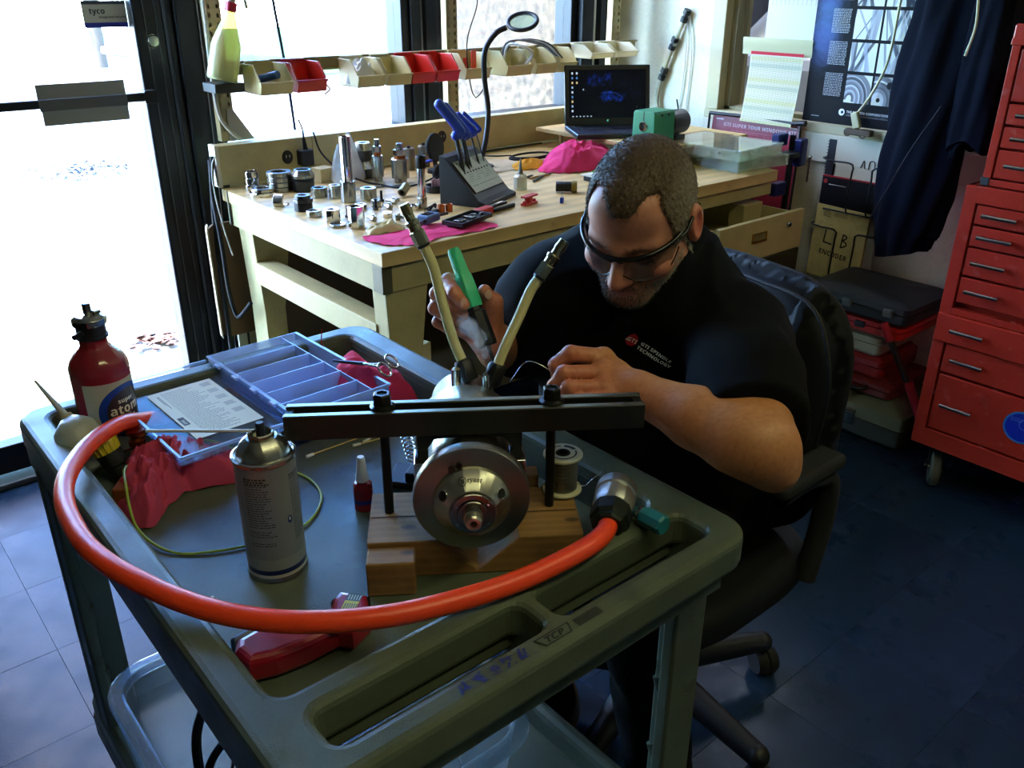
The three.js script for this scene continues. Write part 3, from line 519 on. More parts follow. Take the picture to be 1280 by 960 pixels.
// ----- compartment box, open -----
{
  const ang = 0.03, t = thing('compartment_box', 'open clear compartment box with pale blue dividers resting on the hose', 'organizer box', [0.625, 0.8225, -1.36], ang);
  const cl = phy(0xd6e2f4, 0.25, 0, { transmission: 0.72, thickness: 0, ior: 1.45 }), blue = phy(0x8fb0ee, 0.4, 0, { transmission: 0.3, thickness: 0, ior: 1.45 });
  // local: hinge side at x = -0.085, x to the right, z towards the viewer
  const X0 = -0.082, X1 = 0.1, Z0 = -0.165, Z1 = 0.165, H = 0.038;
  part('tray_base', bx(X0, X1, 0, 0.002, Z0, Z1), blue, t);
  part('tray_wall', [bx(X0, X0 + 0.002, 0, H, Z0, Z1), bx(X1 - 0.002, X1, 0, H, Z0, Z1), bx(X0, X1, 0, H, Z0, Z0 + 0.002), bx(X0, X1, 0, H, Z1 - 0.002, Z1), bx(X0 - 0.004, X0, H - 0.003, H, Z0, Z1), bx(X1, X1 + 0.004, H - 0.003, H, Z0, Z1)], cl, t);
  const dv = cbx(X1 - X0 - 0.03, H - 0.004, 0.002, (X0 + X1) / 2 - 0.014, H / 2, 0), n = 6;
  for (let i = 1; i < n; i++) part('divider', dv, cl, t).position.z = Z0 + i * (Z1 - Z0) / n;
  part('end_divider', bx(X1 - 0.032, X1 - 0.03, 0.002, H - 0.003, Z0, Z1), cl, t);
  part('hinge', [-0.11, -0.04, 0.03, 0.1].map((z) => cbx(0.012, 0.006, 0.02, X0 - 0.004, H - 0.002, z, 0.002)), cl, t);
  const lidMat = phy(0xe6ecf2, 0.08, 0, { transmission: 0.95, thickness: 0, ior: 1.2, specularIntensity: 0.4 });
  const lid = part('lid', [bx(X0 - 0.192, X0 - 0.006, 0.016, 0.018, Z0, Z1, 0), bx(X0 - 0.194, X0 - 0.19, 0.016, 0.03, Z0, Z1), bx(X0 - 0.01, X0 - 0.006, 0.016, 0.034, Z0, Z1), bx(X0 - 0.192, X0 - 0.006, 0.016, 0.03, Z0, Z0 + 0.003), bx(X0 - 0.192, X0 - 0.006, 0.016, 0.03, Z1 - 0.003, Z1)], lidMat, t);
  part('lid_edge', [bx(X0 - 0.195, X0 - 0.191, 0.026, 0.031, Z0, Z1), bx(X0 - 0.192, X0 - 0.006, 0.026, 0.031, Z1 - 0.002, Z1 + 0.002), bx(X0 - 0.192, X0 - 0.006, 0.026, 0.031, Z0 - 0.002, Z0 + 0.002)], cl, lid);
  const paper = canvasTex(512, 768, (g, w, h) => {
    g.fillStyle = '#d9d6bc'; g.fillRect(0, 0, w, h); g.fillStyle = '#3a3a38'; let s = 3; const q = () => (s = (s * 16807) % 2147483647) / 2147483647;
    for (let y = 40; y < h - 30; y += 19) { let x = 90; const e = 250 + q() * 120; while (x < e) { const l = 6 + q() * 18; g.fillRect(x, y, l, 5); x += l + 5; } }
    for (let k = 0; k < 5; k++) { g.strokeStyle = '#4a4a46'; g.strokeRect(400, 40 + k * 120, 80, 60); for (let i = 0; i < 5; i++) g.fillRect(404, 46 + k * 120 + i * 11, 70, 4); }
    g.fillRect(20, h - 330, 46, 120); g.save(); g.translate(54, h - 222); g.rotate(-Math.PI / 2); g.fillStyle = '#d9d6bc'; g.font = 'bold 32px sans-serif'; g.fillText('SPRI', 4, 0); g.restore();
    g.save(); g.translate(66, 60); g.rotate(Math.PI / 2); g.font = 'bold 20px sans-serif'; g.fillStyle = '#3a3a38'; g.fillRect(0, 0, 220, 5); g.fillRect(0, 12, 160, 5); g.restore();
  });
  const sheet = part('printed_card', new THREE.PlaneGeometry(0.115, 0.21).rotateX(-Math.PI / 2), flat(paper, 0.8, { side: THREE.DoubleSide }), lid); sheet.position.set(X0 - 0.085, 0.0195, 0.0); 
  window._boxAt = [0.625, 0.8225, -1.36, ang, X0, X1, Z0, Z1, n];
  // dark oblong bits in some compartments
  const put = (name, label, geo, mat, lx, lz, cat) => { const c = Math.cos(ang), s = Math.sin(ang); solo(name, label, cat, geo, mat, [0.625 + lx * c + lz * s, 0.825, -1.36 - lx * s + lz * c], ang); };
  put('steel_rod', 'long dark rod in the second compartment of the clear box', rod([-0.06, 0.005, 0.012], [0.06, 0.005, -0.008], 0.004), MT.darkSteel, 0, -0.083, 'rod');
  put('steel_rod', 'thin dark rod in the fifth compartment of the clear box', rod([-0.06, 0.004, 0.01], [0.05, 0.004, -0.006], 0.003), MT.darkSteel, -0.005, 0.085, 'rod');
  const bits = []; for (let i = 0; i < 40; i++) bits.push(at(cyl(0.003, 0.003, 0.006, 0, 0, 0, 6), rr(-0.01, 0.045), 0.0, rr(-0.018, 0.018), 0, 0, 0));
  const bm = solo('small_screws', 'loose grey screws in the fourth compartment of the clear box', 'screws', bits, MT.gunmetal, [0.625, 0.825, -1.335]); bm.userData.kind = 'stuff';
}
const swab = (x, z, ang, l, label) => { const t = thing('cotton_swab', label, 'swab', [x, DECK + 0.0032, z], ang); part('stick', rod([-l / 2, 0, 0], [l / 2, 0, 0], 0.0013), std(0xc8a860, 0.6), t); part('tip', [rod([-l / 2 - 0.006, 0, 0], [-l / 2 + 0.008, 0, 0], 0.003, 0.0026)], MT.white, t); };
swab(0.607, -1.178, 0.02, 0.1, 'wooden cotton swab lying alone on the bare deck');
swab(0.69, -1.17, 0.25, 0.07, 'cotton swab nearest the left threaded rod behind the beam');
swab(0.665, -1.155, -0.15, 0.06, 'short cotton swab crossing another under the beam');
{ // thread locker bottle
  const t = thing('glue_bottle', 'small red glue bottle with a white cap beside the wooden block', 'bottle', [0.545, DECK, -0.985], -0.6);
  const lab = canvasTex(256, 128, (g, w, h) => { g.fillStyle = '#8a0f1c'; g.fillRect(0, 0, w, h); g.fillStyle = '#1c2f86'; g.fillRect(0, 66, w, 24); g.fillStyle = '#e0d8d0'; g.font = 'bold 22px sans-serif'; g.fillText('242', 84, 86); g.fillStyle = '#c8a040'; g.fillRect(70, 20, 90, 10); g.fillRect(80, 38, 70, 6); g.fillStyle = '#d8d0c8'; g.fillRect(80, 102, 80, 5); });
  part('bottle_body', [new THREE.CylinderGeometry(0.0142, 0.0142, 0.036, 32, 1, true).scale(1, 1, 0.75).translate(0, 0.02, 0)], flat(lab, 0.28), t);
  part('bottle_base', clathe([[0, 0], [0.0125, 0], [0.0142, 0.002]], 30).scale(1, 1, 0.75), std(0x8e0f1e, 0.25), t);
  part('bottle_shoulder', [clathe([[0.0142, 0.038], [0.0135, 0.045], [0.009, 0.05], [0.0075, 0.052], [0, 0.052]], 30, 1.2).scale(1, 1, 0.75)], std(0x8e0f1e, 0.25), t);
  part('cap', clathe([[0, 0.05], [0.0095, 0.05], [0.0095, 0.06], [0.0082, 0.063], [0.0062, 0.084], [0.005, 0.089], [0, 0.09]], 24), MT.white, t);
}
{ // iron holder with coil spring
  const t = thing('iron_holder', 'black soldering iron holder with a coiled spring beside the spindle', 'iron stand', [0.648, DECK, -1.005], 0.66);
  part('base', [bx(-0.032, 0.032, 0, 0.012, -0.04, 0.04, 0.005), bx(-0.03, 0.03, 0.012, 0.03, -0.005, 0.012, 0.003)], MT.black, t);
  part('cleaning_pad', [at(new THREE.TorusGeometry(0.012, 0.005, 10, 24), 0, 0.034, 0.016, 0.35)], MT.brushed, t);
  const c = []; for (let i = 0; i <= 150; i++) { const a = i / 150 * 2 * Math.PI * 12; c.push(V(0.0085 * Math.cos(a), 0.036 + i / 150 * 0.085, 0.0085 * Math.sin(a) - i / 150 * 0.018)); }
  part('coil_spring', new THREE.TubeGeometry(new THREE.CatmullRomCurve3(c), 300, 0.0014, 6), MT.chrome, t);
  part('screw', at(cyl(0.004, 0.004, 0.002, 0, 0, 0, 12), 0, 0.006, 0.041, Math.PI / 2), MT.chrome, t);
}
{ // scissors with ring handles
  const t = thing('scissors', 'small steel scissors with ring handles lying on the bright pink rag', 'scissors', [0.712, 0.885, -1.245], 0.66);
  for (const s of [-1, 1]) {
    const b = part('blade', [ext([[0, 0], [0.004, 0.0], [0.0008, 0.06], [0, 0.06]], 0.002).rotateX(-Math.PI / 2).scale(s, 1, 1).translate(0, 0.002 + s * 0.001, 0)], MT.darkSteel, t);
    const bg = b.geometry; if (s < 0) { const p = bg.attributes; for (const k of ['position', 'normal', 'uv']) { const a = p[k]; for (let i = 0; i < a.count; i += 3) { for (let c = 0; c < a.itemSize; c++) { const q = a.array[(i + 1) * a.itemSize + c]; a.array[(i + 1) * a.itemSize + c] = a.array[(i + 2) * a.itemSize + c]; a.array[(i + 2) * a.itemSize + c] = q; } } } }
    part('finger_ring', [at(new THREE.TorusGeometry(0.0145, 0.0021, 10, 28), s * 0.019, 0.004, 0.044, 0.75 - Math.PI / 2), rod([0, 0.002, 0], [s * 0.006, 0.002, 0.028], 0.002)], MT.chrome, t);
  }
  part('pivot', cyl(0.003, 0.003, 0.004, 0, 0.001, 0), MT.chrome, t);
}
solo('red_wire', 'thin red wire standing up at the far end of the bright pink rag', 'wire', tube([[0.735, 0.83, -1.40], [0.728, 0.862, -1.43], [0.735, 0.89, -1.44]], 0.0012, 20, 6), std(0xa01818, 0.4));
{ // red pistol-like infrared thermometer on its side
  const t = thing('heat_gun_thermometer', 'dark red handheld pistol thermometer lying on its side under the hose', 'thermometer', [0, DECK, 0]);
  const red = phy(0x9c1024, 0.28, 0, { clearcoat: 0.4, clearcoatRoughness: 0.2 });
  part('handle', extY([[0.262, -0.797], [0.30, -0.802], [0.345, -0.792], [0.38, -0.775], [0.384, -0.748], [0.36, -0.738], [0.32, -0.737], [0.285, -0.742], [0.258, -0.752], [0.254, -0.78]], 0.002, 0.036, 0.011, [], 4), red, t);
  part('grip_strip', extY([[0.262, -0.798], [0.30, -0.803], [0.34, -0.794], [0.34, -0.799], [0.30, -0.812], [0.26, -0.806]], 0.004, 0.03, 0.006, [], 3), std(0x5b6f96, 0.4), t);
  part('head', extY([[0.352, -0.752], [0.384, -0.790], [0.398, -0.798], [0.420, -0.770], [0.405, -0.738], [0.372, -0.724]], 0.002, 0.036, 0.009, [], 3), red, t);
  part('display_window', extY([[0.344, -0.749], [0.374, -0.749], [0.384, -0.728], [0.35, -0.734]], 0.033, 0.006, 0.002), MT.blackGloss, t);
  const lab = canvasTex(128, 64, (g) => { g.fillStyle = '#c8c22a'; g.fillRect(0, 0, 70, 64); g.fillStyle = '#20301c'; g.fillRect(70, 0, 58, 64); g.fillStyle = '#222'; for (let y = 8; y < 60; y += 10) g.fillRect(6, y, 44, 4); g.fillStyle = '#b8c8b0'; for (let y = 8; y < 60; y += 12) g.fillRect(78, y, 36, 5); });
  const p = part('warning_label', new THREE.PlaneGeometry(0.032, 0.018).rotateX(-Math.PI / 2), flat(lab, 0.5), t); p.position.set(0.397, 0.0388, -0.766); p.rotation.y = 0.72;
  part('barrel_rim', [extY([[0.382, -0.792], [0.398, -0.8], [0.424, -0.770], [0.415, -0.762]], 0.004, 0.03, 0.006)], MT.black, t);
}
solo('paper_scrap', 'tiny white paper scrap on the bare deck behind the hose', 'scrap', cbx(0.007, 0.001, 0.004, 0, 0.0007, 0), MT.white, [0.286, DECK, -0.93], 0.5);

// ---------- the spindle clamped on its wooden blocks ----------
const FIX = V(0.615, 0, -0.817), FIXTURN = -35.2 * D2R;           // local +x along the beam, +z towards the nose of the spindle
const fixAt = (x, y, z) => { const c = Math.cos(FIXTURN), s = Math.sin(FIXTURN); return [FIX.x + x * c + z * s, y, FIX.z - x * s + z * c]; };
const pineTex = noiseTex(512, (u, v) => {
  const w = v * 16 + 0.7 * tn(u, v, 3, 7, 3) + 0.2 * tn(u, v, 14, 9, 3), k = 0.5 + 0.5 * Math.sin(w * 6.283);
  let f = 0.92 + 0.10 * Math.pow(k, 2.2) - 0.34 * Math.max(0, tn(u, v, 4, 60, 4) - 0.05) * 2 + (rnd() - 0.5) * 0.08;
  const kn = Math.hypot((u - 0.62) * 1.2, (v - 0.4) * 2.4); if (kn < 0.06) f *= 0.45 + 6 * kn;
  return [150 * f, 112 * f, 62 * f].map((q) => clamp(q, 0, 255));
});
MT.pine = std(0xffffff, 0.75, 0, { map: rep(pineTex, 0.22), bumpMap: rep(pineTex, 0.22), bumpScale: 0.0008 });
{
  const t = thing('wood_block', 'long stained pine block with a V notch cradling the spindle', 'wood block', [FIX.x, DECK, FIX.z], FIXTURN);
  const H = 0.055, prof = [[-0.136, 0], [0.147, 0], [0.147, H], [0.062, H], [0.008, 0.006], [-0.046, H], [-0.136, H]];
  part('block', ext(prof, 0.123, 0.002).translate(0, 0, -0.05), MT.pine, t);
  part('groove', [bx(-0.134, -0.05, H - 0.001, H + 0.0006, 0.012, 0.0135), bx(0.066, 0.145, H - 0.001, H + 0.0006, 0.014, 0.0155)], std(0x3a2412, 0.9), t);
}
solo('wood_block', 'small knotty pine block in front of the left end of the notched one', 'wood block', [bx(-0.136, -0.074, 0, 0.05, 0.0745, 0.112, 0.003)], MT.pine, [FIX.x, DECK, FIX.z], FIXTURN);
solo('wood_block', 'short pine offcut behind the solder reel', 'wood block', [bx(0.078, 0.102, 0, 0.07, -0.085, -0.056, 0.003)], MT.pine, [FIX.x, DECK, FIX.z], FIXTURN);
{ // clamping beam of two bars with a slot
  const t = thing('clamp_beam', 'long dark steel beam with a slot laid across the spindle', 'steel beam', [FIX.x, 0.966, FIX.z], FIXTURN);
  const L0 = -0.235, L1 = 0.231, m = std(0x45443f, 0.4, 0.85, { bumpMap: rep(grain, 0.03), bumpScale: 0.0002 });
  part('front_bar', bx(L0, L1, 0, 0.034, 0.009, 0.020, 0.0012), m, t);
  part('rear_bar', bx(L0, L1, 0, 0.034, -0.020, -0.009, 0.0012), m, t);
  part('end_spacer', bx(L0 + 0.001, L0 + 0.01, 0.002, 0.031, -0.009, 0.009), m, t);
  part('end_spacer', bx(L1 - 0.012, L1 - 0.001, 0.002, 0.031, -0.009, 0.009), m, t);
  part('top_edge_highlight', [bx(L0 + 0.002, L1 - 0.002, 0.0338, 0.0344, 0.0105, 0.0185), bx(L0 + 0.002, L1 - 0.002, 0.0338, 0.0344, -0.0185, -0.0105)], std(0x9a9882, 0.34, 0.95), t, 'highlight along the top edge, put into its colour');  // paler strips on both bars: a highlight put into the metal colour
}
for (const [x, label, l2] of [[-0.11, 'left black threaded rod through the slotted beam', 'left'], [0.11, 'right black threaded rod through the slotted beam by the solder reel', 'right']]) {
  const t = thing('clamp_rod', label, 'threaded rod', fixAt(x, 0, 0), FIXTURN);
  part('rod', [cyl(0.0064, 0.0064, 0.178, 0, 0.8405, 0, 18)], MT.gunmetal, t);
  part('flange_nut', [clathe([[0.0065, 1.0005], [0.0165, 1.0005], [0.0165, 1.0025], [0.0125, 1.0055], [0.0065, 1.0055]], 32, 0.4), toCreasedNormals(lathe([[0.0066, 1.004], [0.0125, 1.004], [0.0125, 1.0185], [0.0108, 1.0205], [0.0075, 1.0205], [0.0066, 1.018]], 6), 0.3)], std(0x2c2d2d, 0.32, 0.95), t);
}
{ // the spindle itself: lathe about local z
  const t = thing('spindle', 'heavy steel grinding spindle with a round front flange and conical nose', 'spindle', [FIX.x, 0.906, FIX.z], FIXTURN);
  const Z = (pts, seg = 72, a = 0.5) => clathe(pts.slice().reverse(), seg, a).rotateX(Math.PI / 2);
  const fl = std(0xa09f94, 0.34, 1, { bumpMap: rep(grain, 0.05), bumpScale: 0.00003 });
  part('front_flange', Z([[0, 0.084], [0.0605, 0.084], [0.0735, 0.082], [0.0745, 0.08], [0.0745, 0.066], [0.073, 0.064], [0, 0.064]].reverse().map(([a, b]) => [a, b]).reverse(), 96), fl, t);
  const cone = std(0xbab8a8, 0.33, 1);
  part('nose_cone', Z([[0, 0.112], [0.030, 0.112], [0.0315, 0.111], [0.0485, 0.0915], [0.0495, 0.089], [0.0495, 0.0838], [0, 0.0838]], 96), cone, t);
  part('nose_plate', Z([[0, 0.119], [0.0185, 0.119], [0.0195, 0.118], [0.0195, 0.1155], [0.0215, 0.1155], [0.0215, 0.1165], [0.0275, 0.1165], [0.0285, 0.1155], [0.0285, 0.1115], [0, 0.1115]], 72), std(0x7d7876, 0.24, 1), t);
  part('drive_stub', [Z([[0.0045, 0.138], [0.0085, 0.138], [0.0105, 0.1355], [0.0105, 0.128], [0.0125, 0.127], [0.0125, 0.1185], [0.0045, 0.1185]], 40), Z([[0.0052, 0.1382], [0.0052, 0.121], [0, 0.121]], 24)], cone, t);
  for (const a of [35, 150, 215, 325]) part('face_screw', at(cyl(0.0016, 0.0016, 0.0012, 0, 0, 0, 12), 0.0235 * Math.cos(a * D2R), 0.0235 * Math.sin(a * D2R), 0.1163, Math.PI / 2), MT.chrome, t);
  for (const a of [28, 152, 270]) part('spanner_hole', [at(new THREE.CylinderGeometry(0.0062, 0.0062, 0.004, 24).rotateX(Math.PI / 2), 0, 0, 0).applyMatrix4(new THREE.Matrix4().makeRotationX(-0.9)).translate(0, 0.0405, 0.1005).rotateZ((a - 90) * D2R)], MT.blackGloss, t);
  for (const a of [28, 152, 270]) part('hole_rim', [new THREE.TorusGeometry(0.0066, 0.0008, 8, 28).applyMatrix4(new THREE.Matrix4().makeRotationX(-0.86)).translate(0, 0.0408, 0.1018).rotateZ((a - 90) * D2R)], MT.chrome, t);
  part('flange_screw', [at(cyl(0.005, 0.005, 0.004, 0, 0, 0, 6), -0.024, 0.047, 0.084, Math.PI / 2), at(cyl(0.0042, 0.0042, 0.004, 0, 0, 0, 6), -0.015, 0.053, 0.084, Math.PI / 2)], MT.darkSteel, t);
  // engraved maker's name on the cone
  const nm = canvasTex(256, 96, (g, w, h) => { g.clearRect(0, 0, w, h); g.strokeStyle = g.fillStyle = '#191914'; g.lineWidth = 4; g.beginPath(); g.arc(46, 48, 34, 0, 7); g.stroke(); g.font = 'bold 50px serif'; g.fillText('B', 30, 66); g.font = 'italic bold 46px serif'; g.fillText('ryant', 84, 62); });
  const cg = new THREE.PlaneGeometry(1, 1, 20, 4), cp = cg.attributes.position;
  for (let i = 0; i < cp.count; i++) { const u = cp.getX(i), v = cp.getY(i), a = Math.PI / 2 - u * 0.92, s = 0.5 + v * 0.62, r = lerp(0.0315, 0.0485, s) + 0.0003, z = lerp(0.111, 0.0915, s) + 0.0003; cp.setXYZ(i, r * Math.cos(a), r * Math.sin(a), z); }
  cg.computeVertexNormals();
  part('engraved_name', cg, flat(nm, 0.5, { transparent: true, alphaTest: 0.02 }), t);
  const bd = std(0x8f8d84, 0.3, 1);
  part('body', [Z([[0, 0.066], [0.0575, 0.066], [0.0588, 0.064], [0.0588, 0.052], [0.0565, 0.05], [0.0565, -0.06], [0, -0.06]], 80)], bd, t);
  part('rear_housing', [Z([[0, -0.058], [0.066, -0.058], [0.073, -0.062], [0.0735, -0.066], [0.0735, -0.106], [0.0715, -0.11], [0.052, -0.11], [0.05, -0.114], [0.05, -0.205], [0.048, -0.209], [0, -0.209]], 80)], std(0xbdbba8, 0.3, 1, { bumpMap: rep(grain, 0.03), bumpScale: 0.0001 }), t);
  for (const x of [-0.072, 0.052]) part('side_plate', bx(x, x + 0.02, -0.04, 0.036, 0.01, 0.05, 0.002), MT.chrome, t);
  part('saddle', [ext([[-0.068, 0.06], [0.07, 0.06], [0.07, 0.03], [0.06, 0.034], [0.045, 0.052], [0, 0.0595], [-0.045, 0.052], [-0.056, 0.036], [-0.068, 0.028]], 0.032, 0.001).translate(0, 0, -0.016)], std(0x1c1d1d, 0.5, 0.6), t);
  part('hose_boss', rod([-0.012, 0.045, -0.15], [-0.012, 0.079, -0.15], 0.007), MT.chrome, t);
  part('hose_boss', rod([0.033, 0.03, -0.14], [0.033, 0.073, -0.14], 0.006), MT.chrome, t);
}
{ // solder reel on the block
  const p = fixAt(0.133, 0.8425, -0.036), t = thing('solder_reel', 'white reel of silver solder wire standing on the pine block', 'reel', p, 0.3); t.scale.setScalar(1.1);
  part('flange', [clathe([[0.008, 0], [0.0245, 0], [0.0255, 0.001], [0.0255, 0.003], [0.0245, 0.004], [0.008, 0.004]], 40)], std(0xc9c6a8, 0.45), t);
  part('flange', [clathe([[0.008, 0.05], [0.0245, 0.05], [0.0255, 0.051], [0.0255, 0.053], [0.0245, 0.054], [0.008, 0.054]], 40)], std(0xc9c6a8, 0.45), t);
  part('hub', [clathe([[0.0075, 0.0], [0.0075, 0.054]].reverse(), 24), at(new THREE.TorusGeometry(0.008, 0.0014, 8, 24), 0, 0.054, 0, Math.PI / 2)], MT.blackMatte, t);
  const prof = []; for (let i = 0; i <= 64; i++) { const y = 0.004 + 0.046 * i / 64, sag = 0.0012 * N(i * 0.15, 2, 3); prof.push([0.0185 + sag + (i % 2) * 0.0009, y]); }
  part('solder_wire', lathe(prof, 40), std(0xa09f94, 0.5, 1), t);
  const lb = canvasTex(128, 128, (g) => { g.clearRect(0, 0, 128, 128); g.strokeStyle = '#222'; g.lineWidth = 14; g.beginPath(); g.arc(64, 64, 46, -0.4, 0.5); g.stroke(); g.lineWidth = 4; g.beginPath(); g.arc(64, 64, 46, 0.7, 5.6); g.stroke(); });
  const l = part('reel_label', new THREE.RingGeometry(0.011, 0.0235, 40).rotateX(-Math.PI / 2), flat(lb, 0.5, { transparent: true, alphaTest: 0.02 }), t); l.position.y = 0.0546;
}
solo('solder_end', 'loose end of silver solder wire curving off the reel', 'wire', tube([fixAt(0.153, 0.855, -0.03), fixAt(0.164, 0.850, -0.03), fixAt(0.175, 0.86, -0.03), fixAt(0.19, 0.87, -0.035)], 0.0006, 30, 6), MT.chrome);
// two cream air tubes with brass-and-steel plugs
function airTube(label, pts, r) {
  const t = thing('air_tube', label, 'tube', pts[0]);
  const loc = pts.map((p) => [p[0] - pts[0][0], p[1] - pts[0][1], p[2] - pts[0][2]]);
  part('tube', tube(loc, r, 60, 14), std(0xd2ca92, 0.45, 0, { bumpMap: rep(grain, 0.2), bumpScale: 0.0002 }), t);
  const e = loc[loc.length - 1], d = loc[loc.length - 2], f = e.map((q, i) => q + (q - d[i]));
  part('ferrule', [along(clathe([[0, -0.004], [r * 1.25, -0.004], [r * 1.25, 0], [0, 0]], 24), e, f)], MT.black, t);
  part('plug', [along(clathe([[0, 0], [r * 1.42, 0], [r * 1.42, 0.02], [r * 1.2, 0.022], [0, 0.022]], 6, 0.3), e, f), along(clathe([[r * 0.8, 0.022], [r * 1.15, 0.022], [r * 1.15, 0.03], [r * 1.35, 0.031], [r * 1.35, 0.036], [r * 0.95, 0.038], [r * 0.95, 0.046], [r * 1.1, 0.047], [r * 0.95, 0.062], [r * 0.55, 0.063], [r * 0.5, 0.05]], 28), e, f)], std(0xa8a284, 0.24, 1), t);
  part('boot', [along(clathe([[r * 1.05, -0.03], [r * 1.5, -0.03], [r * 1.75, -0.026], [r * 1.75, 0.0], [r * 1.45, 0.004], [r * 1.02, 0.004]], 22), loc[0], loc[1])], MT.black, t);
  return t;
}

// ---------- workbench under the windows ----------
const mapleTex = noiseTex(512, (u, v) => {
  const w = v * 14 + 0.5 * tn(u, v, 2, 17, 3), k = 0.5 + 0.5 * Math.sin(w * 6.283);
  const f = 0.92 + 0.1 * k + 0.22 * tn(u, v, 5, 3, 4) + (rnd() - 0.5) * 0.04 - 0.35 * sstep(tn(u, v, 9, 8, 4), 0.2, 0.45);
  return [206 * f, 178 * f, 118 * f].map((q) => clamp(q, 0, 255));
});
MT.maple = std(0xffffff, 0.42, 0, { map: rep(mapleTex, 0.8), bumpMap: rep(grain, 0.05), bumpScale: 0.0002 });
const creamTex = tinted(256, [176, 164, 112], 0.08, 7, 13);
MT.creamWood = std(0xffffff, 0.6, 0, { map: rep(creamTex, 0.5), bumpMap: rep(grain, 0.06), bumpScale: 0.0003 });
const BT = 0.9;
{
  const t = thing('workbench', 'long cream wooden workbench with a maple top and a low back board under the windows', 'workbench', [0, 0, 0]);
  part('bench_top', bx(1.085, 2.73, 0.862, BT, -2.72, -1.775, 0.003), MT.maple, t);
  part('apron', [bx(1.09, 1.115, 0.79, 0.862, -2.70, -1.83), bx(1.115, 2.30, 0.79, 0.862, -1.815, -1.79), bx(2.30, 2.72, 0.815, 0.862, -1.815, -1.79), bx(1.115, 2.7, 0.80, 0.862, -2.70, -2.67)], MT.creamWood, t);
  part('metal_corner', [bx(1.0885, 1.118, 0.789, 0.862, -1.832, -1.786, 0.002)], std(0x5a5a44, 0.5, 0.3), t);
  part('end_cleat', bx(1.0835, 1.088, 0.792, 0.9, -2.68, -2.672), std(0x3c3a30, 0.8), t);
  const leg = (x0, z0, z1, wT, wB) => ext([[0, 0.79], [wT, 0.79], [wB, 0.52], [wB, 0.0], [0.012, 0.0], [0.012, 0.52]], Math.abs(z1 - z0), 0.003).translate(x0, 0, Math.min(z0, z1));
  part('leg', leg(1.10, -1.86, -1.795, 0.13, 0.095), MT.creamWood, t);
  part('leg', leg(1.10, -2.66, -2.56, 0.13, 0.085), MT.creamWood, t);
  part('leg', leg(2.58, -1.86, -1.795, 0.11, 0.095), MT.creamWood, t);
  part('leg', leg(2.58, -2.66, -2.56, 0.11, 0.095), MT.creamWood, t);
  part('stretcher', [bx(1.10, 1.165, 0.62, 0.69, -2.57, -1.85, 0.003)], MT.creamWood, t);
  part('stretcher', [bx(1.10, 1.165, 0.33, 0.40, -2.60, -1.85, 0.003)], MT.creamWood, t);
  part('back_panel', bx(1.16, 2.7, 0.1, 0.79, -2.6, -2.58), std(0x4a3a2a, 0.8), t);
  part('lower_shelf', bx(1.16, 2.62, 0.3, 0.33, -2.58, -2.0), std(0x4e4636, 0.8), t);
  part('back_board', bx(1.09, 2.74, BT + 0.008, 1.03, -2.775, -2.722, 0.003), MT.creamWood, t);
  part('board_end', bx(1.078, 1.0905, BT + 0.003, 1.034, -2.765, -2.715, 0.002), std(0xd0c8b0, 0.6), t);
  part('board_joint', bx(1.418, 1.4195, BT + 0.01, 1.028, -2.7225, -2.7205), std(0x6a6040, 0.8), t);
}
{ // drawer, pulled open, seen beyond the man
  const t = thing('bench_drawer', 'cream wooden bench drawer pulled open behind the chair', 'drawer', [0, 0, 0]);
  part('drawer_front', bx(2.245, 2.715, 0.655, 0.79, -1.66, -1.64, 0.003), MT.creamWood, t);
  part('label_holder', [bx(2.42, 2.5, 0.715, 0.721, -1.64, -1.634), bx(2.42, 2.424, 0.72, 0.745, -1.64, -1.636), bx(2.496, 2.5, 0.72, 0.745, -1.64, -1.636), bx(2.42, 2.5, 0.745, 0.748, -1.64, -1.636)], MT.brass, t);
  part('card', bx(2.424, 2.496, 0.721, 0.745, -1.64, -1.639), std(0x7c7446, 0.8), t);
  part('knob', at(clathe([[0, 0.012], [0.007, 0.011], [0.009, 0.007], [0.004, 0.002], [0.004, 0]], 20), 2.62, 0.75, -1.64, Math.PI / 2), MT.chrome, t);
  part('drawer_side', [bx(2.26, 2.272, 0.665, 0.775, -2.05, -1.66), bx(2.69, 2.702, 0.665, 0.775, -2.05, -1.66), bx(2.26, 2.70, 0.662, 0.67, -2.05, -1.66)], MT.creamWood, t);
}
{
  const t = thing('floor_cabinet', 'low dark brown cabinet under the right end of the bench', 'cabinet', [0, 0, 0]);
  part('carcass', bx(2.66, 3.07, 0, 0.56, -2.3, -1.86, 0.004), std(0x3a3222, 0.7), t);
  part('door', bx(2.68, 3.05, 0.04, 0.545, -1.86, -1.845, 0.003), std(0x463c28, 0.7), t);
}
{
  const t = thing('cardboard_box', 'open cream cardboard box on the shelf under the bench', 'box', [1.33, 0.332, -2.2], 0.25);
  part('side', [bx(-0.11, 0.11, 0, 0.13, 0.098, 0.1), bx(-0.11, 0.11, 0, 0.13, -0.1, -0.098), bx(-0.11, -0.108, 0, 0.13, -0.1, 0.1), bx(0.108, 0.11, 0, 0.13, -0.1, 0.1)], std(0xc8bb94, 0.85), t);
  part('bottom', bx(-0.11, 0.11, 0, 0.002, -0.1, 0.1), std(0xb0a27c, 0.85), t);
}
solo('dark_rag', 'dark maroon rag bundled inside the cream cardboard box', 'rag', cloth([[-0.07, 0], [0, -0.06], [0.07, 0], [0, 0.06]], 0.12, 5.5, { nr: 16, na: 40 }), ragMat(0x3a1a20), [1.33, 0.335, -2.2]);
